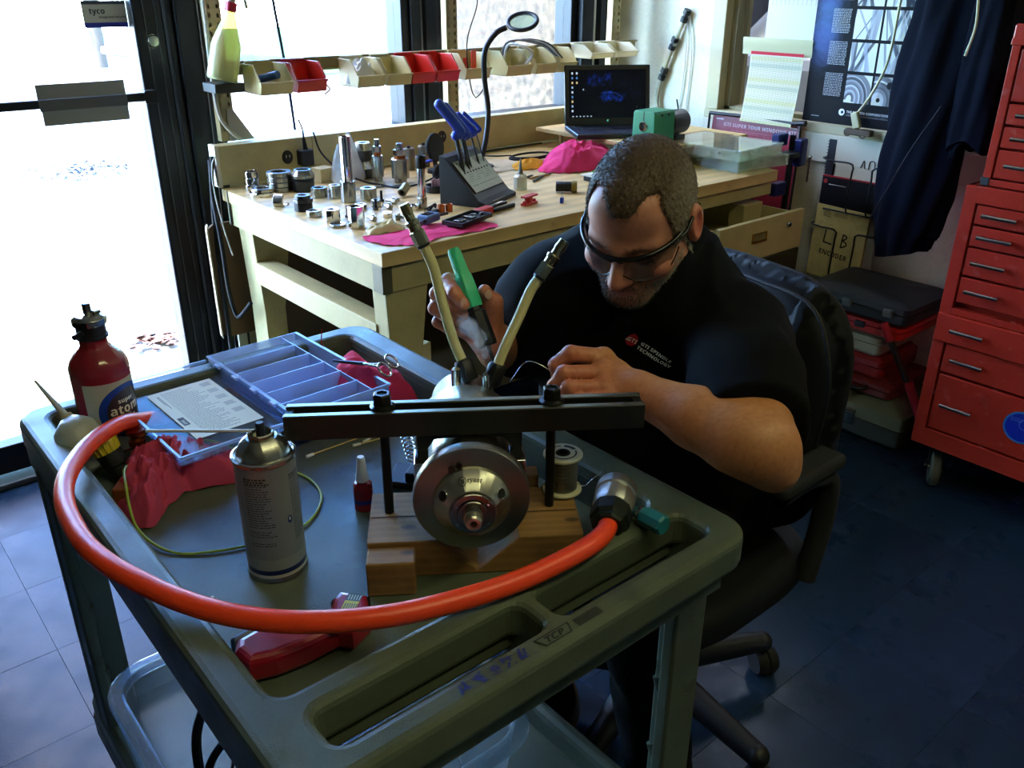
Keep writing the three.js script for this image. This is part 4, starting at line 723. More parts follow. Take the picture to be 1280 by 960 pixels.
{
  const t = thing('plywood_board', 'brown board with rounded corners and a pale left edge behind the left bench leg', 'board', [0, 0, -2.742]);
  part('panel', ext(rrect(1.026, 1.16, 0.40, 0.79, 0.03), 0.014, 0.002), std(0x5d4326, 0.7), t);
  part('pale_edge', [ext([...rrect(1.022, 1.06, 0.397, 0.793, 0.018)].map(([x, y]) => [Math.min(x, 1.0275), y]), 0.013, 0)], std(0xc8b894, 0.6), t);
  part('batten', bx(1.08, 1.11, 0, 0.40, 0, 0.012), std(0x8a8878, 0.6), t);
}
cableOf('power_cable', 'thick dark power cord drooping in front of the plywood board', [[1.075, 1.0, -2.735], [1.055, 0.9, -2.72], [1.05, 0.72, -2.69], [1.05, 0.56, -2.68], [1.058, 0.49, -2.66], [1.07, 0.52, -2.62], [1.085, 0.55, -2.6]], 0.007, MT.rubber);
cableOf('power_cable', 'thick dark power cord hanging straight to the floor beside the board', [[1.07, 0.99, -2.74], [1.05, 0.75, -2.73], [1.045, 0.4, -2.72], [1.045, 0.008, -2.72]], 0.008, MT.rubber);
cableOf('grey_wire', 'thin grey wire arching from the end of the back board', [[1.078, 1.0, -2.72], [1.055, 0.985, -2.69], [1.045, 0.93, -2.68], [1.05, 0.8, -2.66], [1.065, 0.7, -2.65]], 0.0022, std(0xb8b8b0, 0.5));
cableOf('grey_wire', 'thin pale wire down the edge of the black door frame', [[1.16, 2.2, -2.893], [1.155, 1.5, -2.893], [1.15, 1.0, -2.893], [1.13, 0.4, -2.893], [1.12, 0.02, -2.893]], 0.002, std(0x9a9aa0, 0.5));
// outlets and adapter on the back board
function outlet(label, x, y, z, col, ry = 0) {
  const t = thing('wall_outlet', label, 'outlet', [x, y, z], ry);
  part('plate', at(clathe([[0, 0.006], [0.02, 0.006], [0.022, 0.004], [0.022, 0]], 28), 0, 0, 0, Math.PI / 2).scale(0.85, 1, 1), col, t);
  part('slot', [cbx(0.002, 0.008, 0.001, -0.006, 0.003, 0.0062), cbx(0.002, 0.008, 0.001, 0.006, 0.003, 0.0062)], MT.white, t);
}
outlet('round black outlet on the back board left of the plug adapter', 1.323, 0.972, -2.7215, MT.black);
outlet('round black outlet on the back board behind the hex key stand', 1.952, 0.975, -2.7215, MT.black);
outlet('round black outlet on the back board, right of another behind the hex key stand', 2.02, 0.978, -2.7215, MT.black);
{
  const t = thing('power_adapter', 'black plug adapter in the back board with its cord rising to the window', 'adapter', [1.378, 0.968, -2.7]);
  part('body', cbx(0.046, 0.052, 0.04, 0, 0, 0, 0.006), MT.black, t);
  part('cord', [rod([0, 0.024, 0.006], [0, 0.062, 0.0], 0.008, 0.005), tube([[0, 0.06, 0], [0.001, 0.09, -0.006], [-0.003, 0.12, -0.02]], 0.003, 16, 6)], MT.rubber, t);
}
cableOf('black_cable', 'black cord sagging from the window sill down to the bench top', [[1.415, 1.045, -2.70], [1.42, 0.985, -2.67], [1.445, 0.93, -2.58], [1.478, 0.906, -2.50], [1.50, 0.9035, -2.44]], 0.003, MT.rubber);
cableOf('black_cable', 'black cord running across the bench top to the black disc', [[1.50, 0.904, -2.44], [1.52, 0.904, -2.36], [1.58, 0.91, -2.34], [1.66, 0.92, -2.36], [1.72, 0.925, -2.40]], 0.003, MT.rubber);
cableOf('black_cable', 'black cord lying along the foot of the back board', [[2.0, 0.9045, -2.69], [2.2, 0.9045, -2.70], [2.44, 0.9045, -2.705]], 0.0035, MT.rubber);
cableOf('black_cable', 'black cord coiled on the bench left of the pink cloth', (() => { const o = []; for (let i = 0; i <= 40; i++) { const a = i / 40 * 6.283 * 2.6; o.push([2.2 + 0.1 * Math.cos(a) * (1 - i * 0.004), 0.9045 + i * 0.0002, -2.5 + 0.05 * Math.sin(a)]); } o.push([2.1, 0.9045, -2.6], [2.05, 0.905, -2.69]); return o; })(), 0.0028, MT.rubber);

// perforated posts and rail with bins
function rackPost(label, x, z, y0, w, foot) {
  const t = thing('rack_post', label, 'rack post', [x, 0, z]);
  const holes = []; for (let y = y0 + 0.03; y < 2.3; y += 0.026) for (const s of [-1, 1]) holes.push(rrect(s * w * 0.27 - w * 0.07, s * w * 0.27 + w * 0.07, y, y + 0.012, 0.002, 2).reverse());
  part('post', [ext([[-w / 2, y0], [w / 2, y0], [w / 2, 2.35], [-w / 2, 2.35]], 0.002, 0, holes), bx(-w / 2, -w / 2 + 0.002, y0, 2.35, -0.03, 0), bx(w / 2 - 0.002, w / 2, y0, 2.35, -0.03, 0), bx(-w / 2, w / 2, y0, 2.35, -0.03, -0.028)], std(0x9a8a62, 0.5, 0.4), t);
  if (foot) part('gusset', ext([[0, y0], [0.085, y0], [0.02, y0 + 0.1], [0, y0 + 0.1]], 0.004, 0).translate(0, 0, 0.004), std(0x9a9488, 0.5, 0.5), t);
}
rackPost('grey perforated rack post at the left end of the bin rail with a gusset foot', 1.165, -2.80, 1.03, 0.05, true);
rackPost('tan perforated rack post between the two windows', 2.06, -2.79, 1.03, 0.05, false);
rackPost('tan perforated rack post near the room corner behind the laptop', 2.93, -2.79, 1.03, 0.05, false);
cableOf('white_conduit', 'white cable bent down along the left rack post', [[1.135, 2.2, -2.79], [1.135, 1.4, -2.79], [1.13, 1.2, -2.785], [1.14, 1.1, -2.78], [1.165, 1.06, -2.77], [1.19, 1.037, -2.765]], 0.006, std(0xb8b4a4, 0.5));
{
  const t = thing('bin_rail', 'long tan metal rail carrying the small parts bins', 'rail', [0, 0, -2.73]);
  part('rail', [bx(1.14, 3.0, 1.235, 1.275, -0.012, -0.006), bx(1.14, 3.0, 1.27, 1.277, -0.012, 0.006), bx(1.14, 3.0, 1.235, 1.24, -0.012, 0.004)], std(0x8d7d52, 0.5, 0.3), t);
  part('bracket', [1.165, 2.06, 2.93].map((x) => bx(x - 0.02, x + 0.02, 1.225, 1.265, -0.06, -0.012)), std(0x8d7d52, 0.5, 0.3), t);
}
const binCream = std(0xc4b67e, 0.5), binRed = phy(0xc02616, 0.35, 0, { clearcoat: 0.3 }), binClear = phy(0xe6e0c0, 0.35, 0, { transmission: 0.5, thickness: 0 });
function bin(label, x, w, m, turn = 0, dy = 0) {
  const t = thing('parts_bin', label, 'bin', [x, 1.185 + dy, -2.715], turn, 'small parts bins on the rail'); if (dy) t.scale.y = 0.6;
  const D = 0.125, H = 0.085, side = [[0, 0], [D - 0.012, 0], [D, 0.034], [D - 0.01, 0.04], [D - 0.05, H], [0, H]];
  for (const s of [-1, 1]) part('side', ext(side, 0.003, 0.0008).rotateY(-Math.PI / 2).translate(s * (w / 2 - 0.0015) + 0.0015, 0, 0), m, t);
  part('base', bx(-w / 2, w / 2, 0, 0.003, 0, D - 0.012), m, t);
  part('back', bx(-w / 2, w / 2, 0, H, 0, 0.003), m, t);
  part('front_lip', [at(bx(-w / 2, w / 2, 0, 0.036, -0.0015, 0.0015), 0, 0, D - 0.012, 0.34), bx(-w / 2 - 0.003, w / 2 + 0.003, 0.03, 0.037, D - 0.003, D + 0.003, 0.001)], m, t);
  part('rim', [rod([-w / 2, 0.04, D - 0.008], [-w / 2, H, D - 0.05], 0.0028, 0.0028, 6), rod([w / 2, 0.04, D - 0.008], [w / 2, H, D - 0.05], 0.0028, 0.0028, 6), bx(-w / 2 - 0.003, -w / 2 + 0.002, H - 0.004, H, 0, D - 0.05), bx(w / 2 - 0.002, w / 2 + 0.003, H - 0.004, H, 0, D - 0.05)], m, t);
  part('hook', bx(-w / 2 + 0.01, w / 2 - 0.01, H - 0.002, H + 0.006, -0.014, 0.003), m, t);
  return t;
}
bin('cream bin holding a dark blue tube, leftmost on the rail', 1.252, 0.105, binCream);
bin('red bin between the blue tube bin and the empty stretch of rail', 1.372, 0.10, binRed);
bin('cream bin holding white paper, left of the other cream one', 1.587, 0.10, binCream);
bin('empty cream bin just left of a pair of red ones', 1.697, 0.095, binCream);
bin('red bin directly beside the empty cream one', 1.795, 0.093, binRed);
bin('red bin beside the cream bin with orange tags', 1.898, 0.093, binRed);
bin('cream bin with orange tags in it behind the gooseneck lamp', 2.03, 0.11, binCream);
bin('wide cream bin holding a loop of white cable', 2.225, 0.12, binCream);
bin('cream bin with cable ends hanging over it, left of the laptop lid', 2.36, 0.105, binCream);
bin('cream bin half hidden by the left edge of the laptop lid', 2.47, 0.09, binCream);
bin('clear bin above the laptop lid, left of the other clear one', 2.66, 0.125, binClear, 0, 0.04);
bin('clear bin above the laptop lid at the right end of the rail', 2.80, 0.125, binClear, 0, 0.04);
solo('blue_tube', 'dark blue tube lying in the leftmost cream bin', 'tube', [rod([0, 0.02, -0.02], [0.03, 0.04, 0.07], 0.012)], std(0x24467c, 0.4), [1.24, 1.20, -2.69]);
solo('white_paper', 'crumpled white paper in a cream bin', 'paper', cloth([[-0.045, -0.05], [0.045, -0.05], [0.045, 0.03], [-0.045, 0.03]], 0.1, 2.2, { nr: 14, na: 40, freq: 20 }), MT.white, [1.587, 1.19, -2.655]);
solo('orange_tag', 'bright orange tag standing in a cream bin, the taller one', 'tag', cbx(0.03, 0.075, 0.003, 0, 0.04, 0, 0.001), std(0xe8481c, 0.5), [2.045, 1.20, -2.64], 0.3);
solo('orange_tag', 'short red orange tag beside the taller one in the bin', 'tag', cbx(0.018, 0.05, 0.003, 0, 0.03, 0, 0.001), std(0xd83a1c, 0.5), [2.0, 1.20, -2.63], -0.3);
cableOf('white_cable', 'white cable looped out of the wide cream bin', [[2.19, 1.21, -2.65], [2.2, 1.29, -2.63], [2.23, 1.285, -2.58], [2.265, 1.26, -2.57], [2.26, 1.215, -2.61]], 0.005, std(0xcfcabc, 0.5));
for (let i = 0; i < 4; i++) cableOf('grey_cable', ['light grey cable end, leftmost of the bundle lying over the cream bins', 'dark grey cable end, second from the left of the bundle over the cream bins', 'pale cable end, third of the bundle lying over the cream bins', 'darkest cable end of the bundle over the cream bins, nearest the laptop'][i], [[2.2 + i * 0.006, 1.24, -2.68], [2.22 + i * 0.01, 1.298, -2.66], [2.34 + i * 0.012, 1.285 + i * 0.002, -2.61], [2.38 + i * 0.014, 1.25 - i * 0.004, -2.575]], 0.003, std([0x8c8c90, 0x5c5c64, 0xb0b0b0, 0x3c3c44][i], 0.5), 'grey cable ends over the bins');
cableOf('black_cable', 'thin dark wire hanging in the first window down behind the rail', [[1.40, 2.3, -2.9], [1.405, 1.6, -2.9], [1.43, 1.2, -2.88], [1.435, 1.03, -2.87]], 0.005, std(0x1c2850, 0.5));
cableOf('black_cable', 'thin black cord looped over the gooseneck lamp from above', [[2.02, 2.2, -2.62], [2.035, 1.5, -2.62], [2.05, 1.44, -2.62], [2.0, 1.3, -2.62], [2.02, 1.12, -2.6], [2.06, 1.16, -2.59]], 0.0022, MT.rubber);
cableOf('white_string', 'short white string dangling from the empty stretch of rail', [[1.46, 1.24, -2.70], [1.462, 1.2, -2.68], [1.475, 1.18, -2.675], [1.455, 1.165, -2.675]], 0.003, MT.white);
{ // hanging spray bottle
  const A = [1.125, 1.225, -2.70], B = [1.185, 1.445, -2.70], t = thing('spray_bottle', 'cloudy yellow spray bottle with green liquid hanging by its red collar', 'bottle', A), q = [B[0] - A[0], B[1] - A[1], 0];
  part('bottle_body', along(clathe([[0, 0], [0.041, 0], [0.045, 0.006], [0.045, 0.03], [0.044, 0.1], [0.04, 0.118], [0.022, 0.17], [0.0155, 0.195], [0.0145, 0.215], [0, 0.215]], 32, 1), [0, 0, 0], q), phy(0xd9d296, 0.35, 0, { transmission: 0.5, thickness: 0 }), t);
  part('liquid', along(clathe([[0, 0.003], [0.038, 0.003], [0.042, 0.008], [0.042, 0.018], [0, 0.03]], 28, 1), [0, 0, 0], q), phy(0x6fae30, 0.2, 0, { transmission: 0.3, thickness: 0 }), t);
  part('collar', along(clathe([[0, 0.2], [0.017, 0.2], [0.018, 0.225], [0, 0.225]], 24), [0, 0, 0], q), std(0xc01c3c, 0.4), t);
  part('trigger_head', [along(clathe([[0, 0.222], [0.012, 0.222], [0.012, 0.25], [0, 0.25]], 16), [0, 0, 0], q), cbx(0.07, 0.02, 0.018, 0.08, 0.262, 0, 0.005), rod([0.1, 0.25, 0], [0.105, 0.2, 0], 0.005)], std(0xc8c4b0, 0.5), t);
}
{ const t = thing('post_bracket', 'dark bracket tray under the hanging yellow spray bottle', 'bracket', [1.135, 1.19, -2.72]);
  part('tray', [bx(-0.045, 0.05, 0, 0.028, -0.05, 0.045, 0.004)], std(0x34342f, 0.6), t);
  part('arm', bx(-0.01, 0.03, 0.0, 0.014, -0.085, -0.045), std(0x34342f, 0.6), t); }

// ----- metal parts spread over the left end of the bench -----
const ringGeo = (r, ri, h, ch = 0.0015) => clathe([[ri, 0], [r - ch, 0], [r, ch], [r, h - ch], [r - ch, h], [ri + ch, h], [ri, h - ch], [ri, 0]], 36);
const metals = [MT.steel, MT.brushed, MT.chrome, std(0x8e8e86, 0.22, 1)];
const mring = (label, x, z, d, h, wall = 0.22, m = 0, y = BT) => solo('bearing_ring', label, 'ring', ringGeo(d / 2, d / 2 * (1 - wall * 2), h), metals[m], [x, y, z]);
for (let k = 0; k < 3; k++) mring(['bottom ring of the small three ring stack by the back board', 'middle ring of the small three ring stack by the back board', 'top ring of the small three ring stack by the back board'][k], 1.156 + k * 0.001, -2.644, 0.05, 0.019, 0.16, 2, BT + k * 0.02);
for (let k = 0; k < 4; k++) mring(['lowest ring of the wide four ring stack', 'second ring from the bottom of the wide four ring stack', 'third ring from the bottom of the wide four ring stack', 'top ring of the wide four ring stack'][k], 1.219, -2.578, 0.078, 0.0145, 0.2, 1, BT + k * 0.0152);
mring('broad flat ring lying in front of the two ring stacks, lower of its pair', 1.149, -2.555, 0.08, 0.011, 0.24, 2);
mring('broad flat ring resting on a like ring in front of the stacks', 1.151, -2.555, 0.072, 0.011, 0.24, 1, BT + 0.0112);
{ const t = thing('bearing', 'dark tapered bearing with a bright conical top beside the four ring stack', 'bearing', [1.276, BT, -2.531]);
  part('outer_race', ringGeo(0.034, 0.022, 0.034), MT.darkSteel, t);
  part('groove_ring', ringGeo(0.036, 0.022, 0.007).translate(0, 0.0345, 0), MT.gunmetal, t);
  part('cone', clathe([[0.02, 0.042], [0.037, 0.042], [0.037, 0.05], [0.026, 0.066], [0.02, 0.066], [0.02, 0.042]], 36), MT.brushed, t); }
{ const t = thing('bearing', 'two tier tapered bearing stack inside the clear plastic bag corner', 'bearing', [1.531, BT, -2.585]);
  for (const y of [0, 0.06]) { part('race', ringGeo(0.032, 0.02, 0.032).translate(0, y, 0), MT.darkSteel, t); part('cone', clathe([[0.018, 0.032], [0.032, 0.032], [0.023, 0.055], [0.018, 0.055], [0.018, 0.032]], 32).translate(0, y, 0), MT.brushed, t); } }
{ const t = thing('race_piece', 'cut open bearing race lying on its side near the bench edge', 'bearing race', [1.127, BT, -2.387], 0.6);
  part('shell', at(ext([...Array.from({ length: 15 }, (_, i) => { const a = (-20 + i * 15) * D2R; return [0.024 * Math.cos(a), 0.024 * Math.sin(a)]; }), ...Array.from({ length: 15 }, (_, i) => { const a = (190 - i * 15) * D2R; return [0.016 * Math.cos(a), 0.016 * Math.sin(a)]; })], 0.03, 0.001), 0, 0.016, -0.015, 0, 0, 2.4), MT.brushed, t); }
{ const t = thing('hex_bushing', 'large dark bushing with a hexagonal flange near the bench edge', 'bushing', [1.149, BT, -2.292]);
  part('base', clathe([[0.012, 0], [0.024, 0], [0.026, 0.002], [0.026, 0.022], [0.024, 0.024], [0.012, 0.024]], 32), MT.gunmetal, t);
  part('hex', clathe([[0.012, 0.024], [0.028, 0.024], [0.028, 0.034], [0.012, 0.034]], 6, 0.3), MT.darkSteel, t);
  part('neck', clathe([[0.011, 0.034], [0.022, 0.034], [0.022, 0.045], [0.014, 0.045], [0.011, 0.036]], 30), MT.darkSteel, t); }
mring('small plain ring just in front of the hexagonal bushing', 1.140, -2.213, 0.043, 0.017, 0.2, 1);
mring('tall bright ring in the front row of metal parts', 1.156, -2.142, 0.046, 0.031, 0.24, 2);
mring('thin flat ring close to the long bench edge', 1.134, -2.070, 0.046, 0.008, 0.26, 0);
mring('tall thick walled steel sleeve beside the white rag', 1.168, -2.030, 0.044, 0.058, 0.16, 2);
mring('broad dark ring leaning by the chrome tube, wider of two', 1.268, -2.416, 0.05, 0.03, 0.2, 3);
mring('narrow tall ring against the wider one by the chrome tube', 1.302, -2.378, 0.038, 0.039, 0.2, 1);
mring('thick bright ring right of the tall chrome tube', 1.375, -2.306, 0.05, 0.033, 0.26, 1);
mring('dark flat ring in front of the chrome tube', 1.284, -2.206, 0.04, 0.014, 0.22, 3);
mring('small ring left of the tiny fittings', 1.293, -2.076, 0.03, 0.013, 0.24, 2);
mring('small bright ring beside the short chrome tube base', 1.40, -2.10, 0.03, 0.014, 0.22, 2);
mring('small dark ring at the back of the loose fittings', 1.335, -2.20, 0.028, 0.02, 0.22, 3);
{ const t = thing('chrome_tube', 'tallest chrome tube standing in a wide collar among the parts', 'tube', [1.305, BT, -2.305]);
  part('tube', clathe([[0.011, 0], [0.017, 0], [0.017, 0.19], [0.0155, 0.192], [0.013, 0.19], [0.012, 0.15], [0, 0.15]], 36), MT.chrome, t);
  part('collar', ringGeo(0.0225, 0.0175, 0.062).translate(0.0, 0, 0.0), MT.steel, t); }
{ const t = thing('chrome_tube', 'shorter chrome tube with a dark top left of the hex key stand', 'tube', [1.430, BT, -2.10]);
  part('tube', clathe([[0, 0.03], [0.012, 0.03], [0.012, 0.115], [0, 0.115]], 30), MT.chrome, t);
  part('dark_top', clathe([[0.008, 0.115], [0.0135, 0.115], [0.0145, 0.118], [0.0145, 0.148], [0.013, 0.150], [0.009, 0.149], [0.009, 0.12]], 30), MT.gunmetal, t);
  part('base', clathe([[0, 0], [0.014, 0], [0.014, 0.03], [0.01, 0.032], [0, 0.032]], 30), MT.brushed, t); }
function valveBody(label, x, z, r, h) {
  const t = thing('valve_cartridge', label, 'valve', [x, BT, z]);
  part('body', clathe([[0, 0.006], [r * 0.6, 0.006], [r * 0.6, 0.0], [r * 0.7, 0.0], [r * 0.7, h * 0.1], [r, h * 0.12], [r, h * 0.6], [r * 0.9, h * 0.62], [0, h * 0.62]], 32), MT.brushed, t);
  part('copper_band', clathe([[0, h * 0.62], [r * 0.66, h * 0.62], [r * 0.66, h * 0.7], [0, h * 0.7]], 24), MT.copper, t);
  part('hex_cap', [clathe([[0, h * 0.7], [r * 0.72, h * 0.7], [r * 0.72, h * 0.84], [0, h * 0.84]], 6, 0.3), clathe([[0, h * 0.84], [r * 0.45, h * 0.84], [r * 0.4, h], [0, h]], 16)], MT.steel, t);
}
valveBody('slim steel valve cartridge with a copper band under its hex cap', 1.533, -2.50, 0.0185, 0.136);
valveBody('wide steel valve cartridge with a copper band, in front of two cans', 1.583, -2.444, 0.029, 0.125);
for (const [x, z, l] of [[1.723, -2.601, 'small grey metal can against the back board, left of its twin'], [1.796, -2.617, 'small grey metal can against the back board nearest the black disc']]) {
  const t = thing('metal_can', l, 'can', [x, BT, z]);
  part('can_body', clathe([[0, 0], [0.021, 0], [0.022, 0.002], [0.022, 0.07], [0.020, 0.074], [0, 0.074]], 30), std(0x908a78, 0.36, 0.9), t);
  part('stud', clathe([[0, 0.074], [0.006, 0.074], [0.006, 0.082], [0, 0.082]], 14), MT.gunmetal, t);
}
const bits = [
  ['bolt', 'short upright bolt behind the loose fittings', 1.382, -2.245], ['bolt', 'thin upright bolt beside the dark flat ring', 1.312, -2.165], ['bolt', 'upright bolt left of the tall sleeve', 1.205, -2.14],
  ['fitting', 'grey barbed fitting among the loose parts, nearest the bench edge', 1.235, -2.06], ['fitting', 'grey barbed fitting beside the short chrome tube', 1.391, -2.197], ['fitting', 'grey barbed fitting in front of the thick bright ring', 1.345, -2.15], ['fitting', 'small fitting lying behind the white rag', 1.30, -2.02],
  ['nut', 'small steel nut nearest the copper bushings', 1.41, -2.05], ['nut', 'small steel nut among the loose fittings', 1.365, -2.10], ['nut', 'small steel nut behind the loose fittings', 1.42, -2.22], ['nut', 'small steel nut beside the dark flat ring', 1.255, -2.19]];
for (const [k, l, x, z] of bits) {
  if (k === 'nut') { solo('hex_nut', l, 'nut', clathe([[0.005, 0], [0.0095, 0], [0.0095, 0.008], [0.005, 0.008], [0.005, 0]], 6, 0.3), MT.steel, [x, BT, z], rnd() * 3); continue; }
  const t = thing(k === 'bolt' ? 'upright_bolt' : 'barbed_fitting', l, k, [x, BT, z], rnd() * 6);
  if (k === 'bolt') { part('head', clathe([[0, 0], [0.008, 0], [0.008, 0.007], [0, 0.007]], 6, 0.3), MT.darkSteel, t); part('shank', cyl(0.004, 0.004, 0.026, 0, 0.007, 0, 14), MT.gunmetal, t); }
  else { part('barb', rod([0, 0.008, 0], [0.024, 0.008, 0], 0.005, 0.004), MT.steel, t); part('hex_body', [at(clathe([[0, 0], [0.009, 0], [0.009, 0.012], [0, 0.012]], 6, 0.3), -0.012, 0.008, 0, 0, 0, -Math.PI / 2), cyl(0.0045, 0.0045, 0.016, -0.004, 0.004, 0, 12)], MT.brushed, t); }
}
{ const t = thing('tilted_sleeve', 'bronze grey sleeve lying tilted right of the thick bright ring', 'sleeve', [1.476, BT + 0.014, -2.265]);
  part('sleeve', along(ringGeo(0.014, 0.01, 0.04), [-0.016, 0, 0.012], [0.02, 0.014, -0.012]), std(0x8a7c5c, 0.3, 1), t); part('inner_tube', along(ringGeo(0.0095, 0.007, 0.046), [-0.016, 0, 0.012], [0.02, 0.014, -0.012]), MT.gunmetal, t); }
{ const t = thing('pipe_clamp', 'dark two piece clamp at the foot of the shorter chrome tube', 'clamp', [1.408, BT, -2.03], 0.4);
  part('jaw', [at(new THREE.TorusGeometry(0.013, 0.004, 8, 22, 3.6), 0.014, 0.012, 0, 0.5)], MT.gunmetal, t); part('bar', [cbx(0.05, 0.008, 0.014, 0, 0.006, 0.01, 0.002), rod([-0.02, 0.018, 0], [0.03, 0.022, 0], 0.003)], MT.darkSteel, t); }
for (const [x, z, l] of [[1.443, -2.024, 'shiny copper bushing left of its twin by the red pliers'], [1.466, -2.018, 'shiny copper bushing nearest the hex key stand']]) solo('copper_bushing', l, 'bushing', ringGeo(0.0105, 0.007, 0.022), MT.copper, [x, BT, z]);
{ const t = thing('pin_dish', 'round black dish of small pins with a pink cap', 'dish', [1.585, BT, -2.253]);
  part('dish', clathe([[0, 0], [0.03, 0], [0.032, 0.003], [0.032, 0.02], [0.03, 0.022], [0.028, 0.02], [0.028, 0.006], [0, 0.006]], 36), MT.black, t);
  part('pins', [[-0.012, 0.004], [0.004, -0.01], [0.012, 0.006], [-0.002, 0.012]].map(([x, z]) => cyl(0.004, 0.004, 0.034, x, 0.006, z, 10)), std(0xb08078, 0.4, 0.5), t);
  part('pink_cap', cyl(0.007, 0.007, 0.014, 0.018, 0.018, 0.012, 14), std(0xd82878, 0.4), t); }
solo('steel_rule', 'flat steel rule lying across the bench behind the parts', 'ruler', bx(-0.13, 0.13, 0, 0.002, -0.014, 0.014), MT.brushed, [1.44, BT, -2.43], -0.3);
solo('small_carton', 'small printed cream carton behind the dark tapered bearing', 'carton', cbx(0.06, 0.045, 0.05, 0, 0.0225, 0, 0.001), flat(canvasTex(128, 96, (g, w, h) => { g.fillStyle = '#c0b486'; g.fillRect(0, 0, w, h); g.fillStyle = '#3a3424'; g.font = 'bold 20px sans-serif'; g.fillRect(30, 26, 70, 10); g.fillRect(30, 48, 52, 8); g.fillRect(92, 54, 16, 16); }), 0.8), [1.395, BT, -2.62], 0.2);
{ // clear bag
  const g = cloth([[-0.05, -0.03], [0.05, -0.03], [0.055, 0.03], [-0.05, 0.03]], 0.2, 12.5, { nr: 24, na: 70, fold: 0.5, freq: 18, hump: 1.6 });
  solo('plastic_bag', 'wrinkled clear plastic bag standing behind the chrome tube', 'bag', g, phy(0xf0f2ee, 0.25, 0, { transmission: 0.6, thickness: 0, side: THREE.DoubleSide }), [1.46, BT, -2.57], 0.2);
}
solo('white_rag', 'yellowish white rag bundle at the front corner of the bench', 'rag', cloth([[-0.055, 0.02], [-0.04, -0.03], [0.02, -0.04], [0.06, -0.015], [0.05, 0.025], [0, 0.035]], 0.034, 4.2, { nr: 26, na: 90, freq: 22, hump: 0.8 }), ragMat(0xd8d0a4), [1.205, BT, -1.955]);
solo('pink_cloth', 'flat hot pink cloth spread over the front corner of the bench', 'cloth', (() => {
  const o = [[1.118, -1.925], [1.20, -1.915], [1.32, -1.93], [1.42, -1.90], [1.47, -1.80], [1.40, -1.785], [1.30, -1.795], [1.20, -1.782], [1.16, -1.80], [1.135, -1.815], [1.12, -1.85]].map(([x, z]) => [x - 1.29, z + 1.85]);
  return cloth(o, 0.012, 6.6, { nr: 24, na: 110, freq: 14, fold: 0.7 });
})(), MT.ragHot, [1.29, BT, -1.85]);
{ const t = thing('digital_gauge', 'blue grey digital gauge lying on the hot pink cloth', 'gauge', [1.33, BT + 0.01, -1.925], 0.35);
  part('case', cbx(0.06, 0.022, 0.04, 0, 0.011, 0, 0.006), std(0x4a6a90, 0.35), t); part('display', cbx(0.03, 0.002, 0.022, -0.006, 0.0225, 0), MT.blackGloss, t); part('stem', [rod([0.03, 0.01, 0.004], [0.075, 0.008, 0.01], 0.004), rod([-0.05, 0.006, 0.01], [-0.03, 0.008, 0.008], 0.006)], MT.darkSteel, t); }
{ const t = thing('parts_tray', 'black shallow tray of small parts on the hot pink cloth', 'tray', [1.412, BT + 0.012, -1.86], 0.32);
  part('tray', [bx(-0.07, 0.07, 0, 0.003, -0.032, 0.032, 0.001), bx(-0.07, 0.07, 0, 0.012, -0.034, -0.03, 0.001), bx(-0.07, 0.07, 0, 0.012, 0.03, 0.034, 0.001), bx(-0.072, -0.068, 0, 0.012, -0.034, 0.034, 0.001), bx(0.068, 0.072, 0, 0.012, -0.034, 0.034, 0.001)], MT.black, t);
  part('small_parts', [cbx(0.03, 0.008, 0.02, -0.035, 0.007, 0, 0.002), cbx(0.02, 0.01, 0.03, 0.005, 0.008, 0.004, 0.002), cyl(0.009, 0.009, 0.008, 0.036, 0.003, -0.006), cyl(0.005, 0.005, 0.012, 0.05, 0.003, 0.012)], MT.brushed, t); }
{ const t = thing('tube_cutter', 'red handled pliers with a black bar lying in front of the hex key stand', 'pliers', [1.545, BT, -1.93], 0.28);
  part('handle', [cbx(0.065, 0.02, 0.028, -0.03, 0.011, 0, 0.004), cbx(0.03, 0.012, 0.02, -0.085, 0.008, 0.004, 0.003)], MT.redPlastic, t);
  part('jaws', [cbx(0.09, 0.008, 0.012, 0.045, 0.013, -0.006, 0.002), rod([0.0, 0.008, 0.012], [0.1, 0.006, 0.016], 0.006)], MT.black, t);
  part('steel_blade', cbx(0.07, 0.002, 0.008, 0.04, 0.018, -0.006), MT.chrome, t); part('silver_tip', cbx(0.035, 0.014, 0.022, -0.12, 0.008, 0.006, 0.003), MT.brushed, t); }
{ const t = thing('spring_clamp', 'small bright red plastic clamp at the right foot of the hex key stand', 'clamp', [1.70, BT, -1.935], 0.25);
  part('bar', [cbx(0.062, 0.006, 0.022, 0, 0.026, 0, 0.002), cbx(0.062, 0.006, 0.022, 0, 0.004, 0, 0.002), cbx(0.018, 0.022, 0.018, -0.004, 0.015, 0, 0.002)], MT.redPlastic, t); part('tip', [cyl(0.007, 0.005, 0.008, -0.024, 0.006, 0), cyl(0.007, 0.005, 0.008, 0.024, 0.006, 0)], MT.redPlastic, t); }
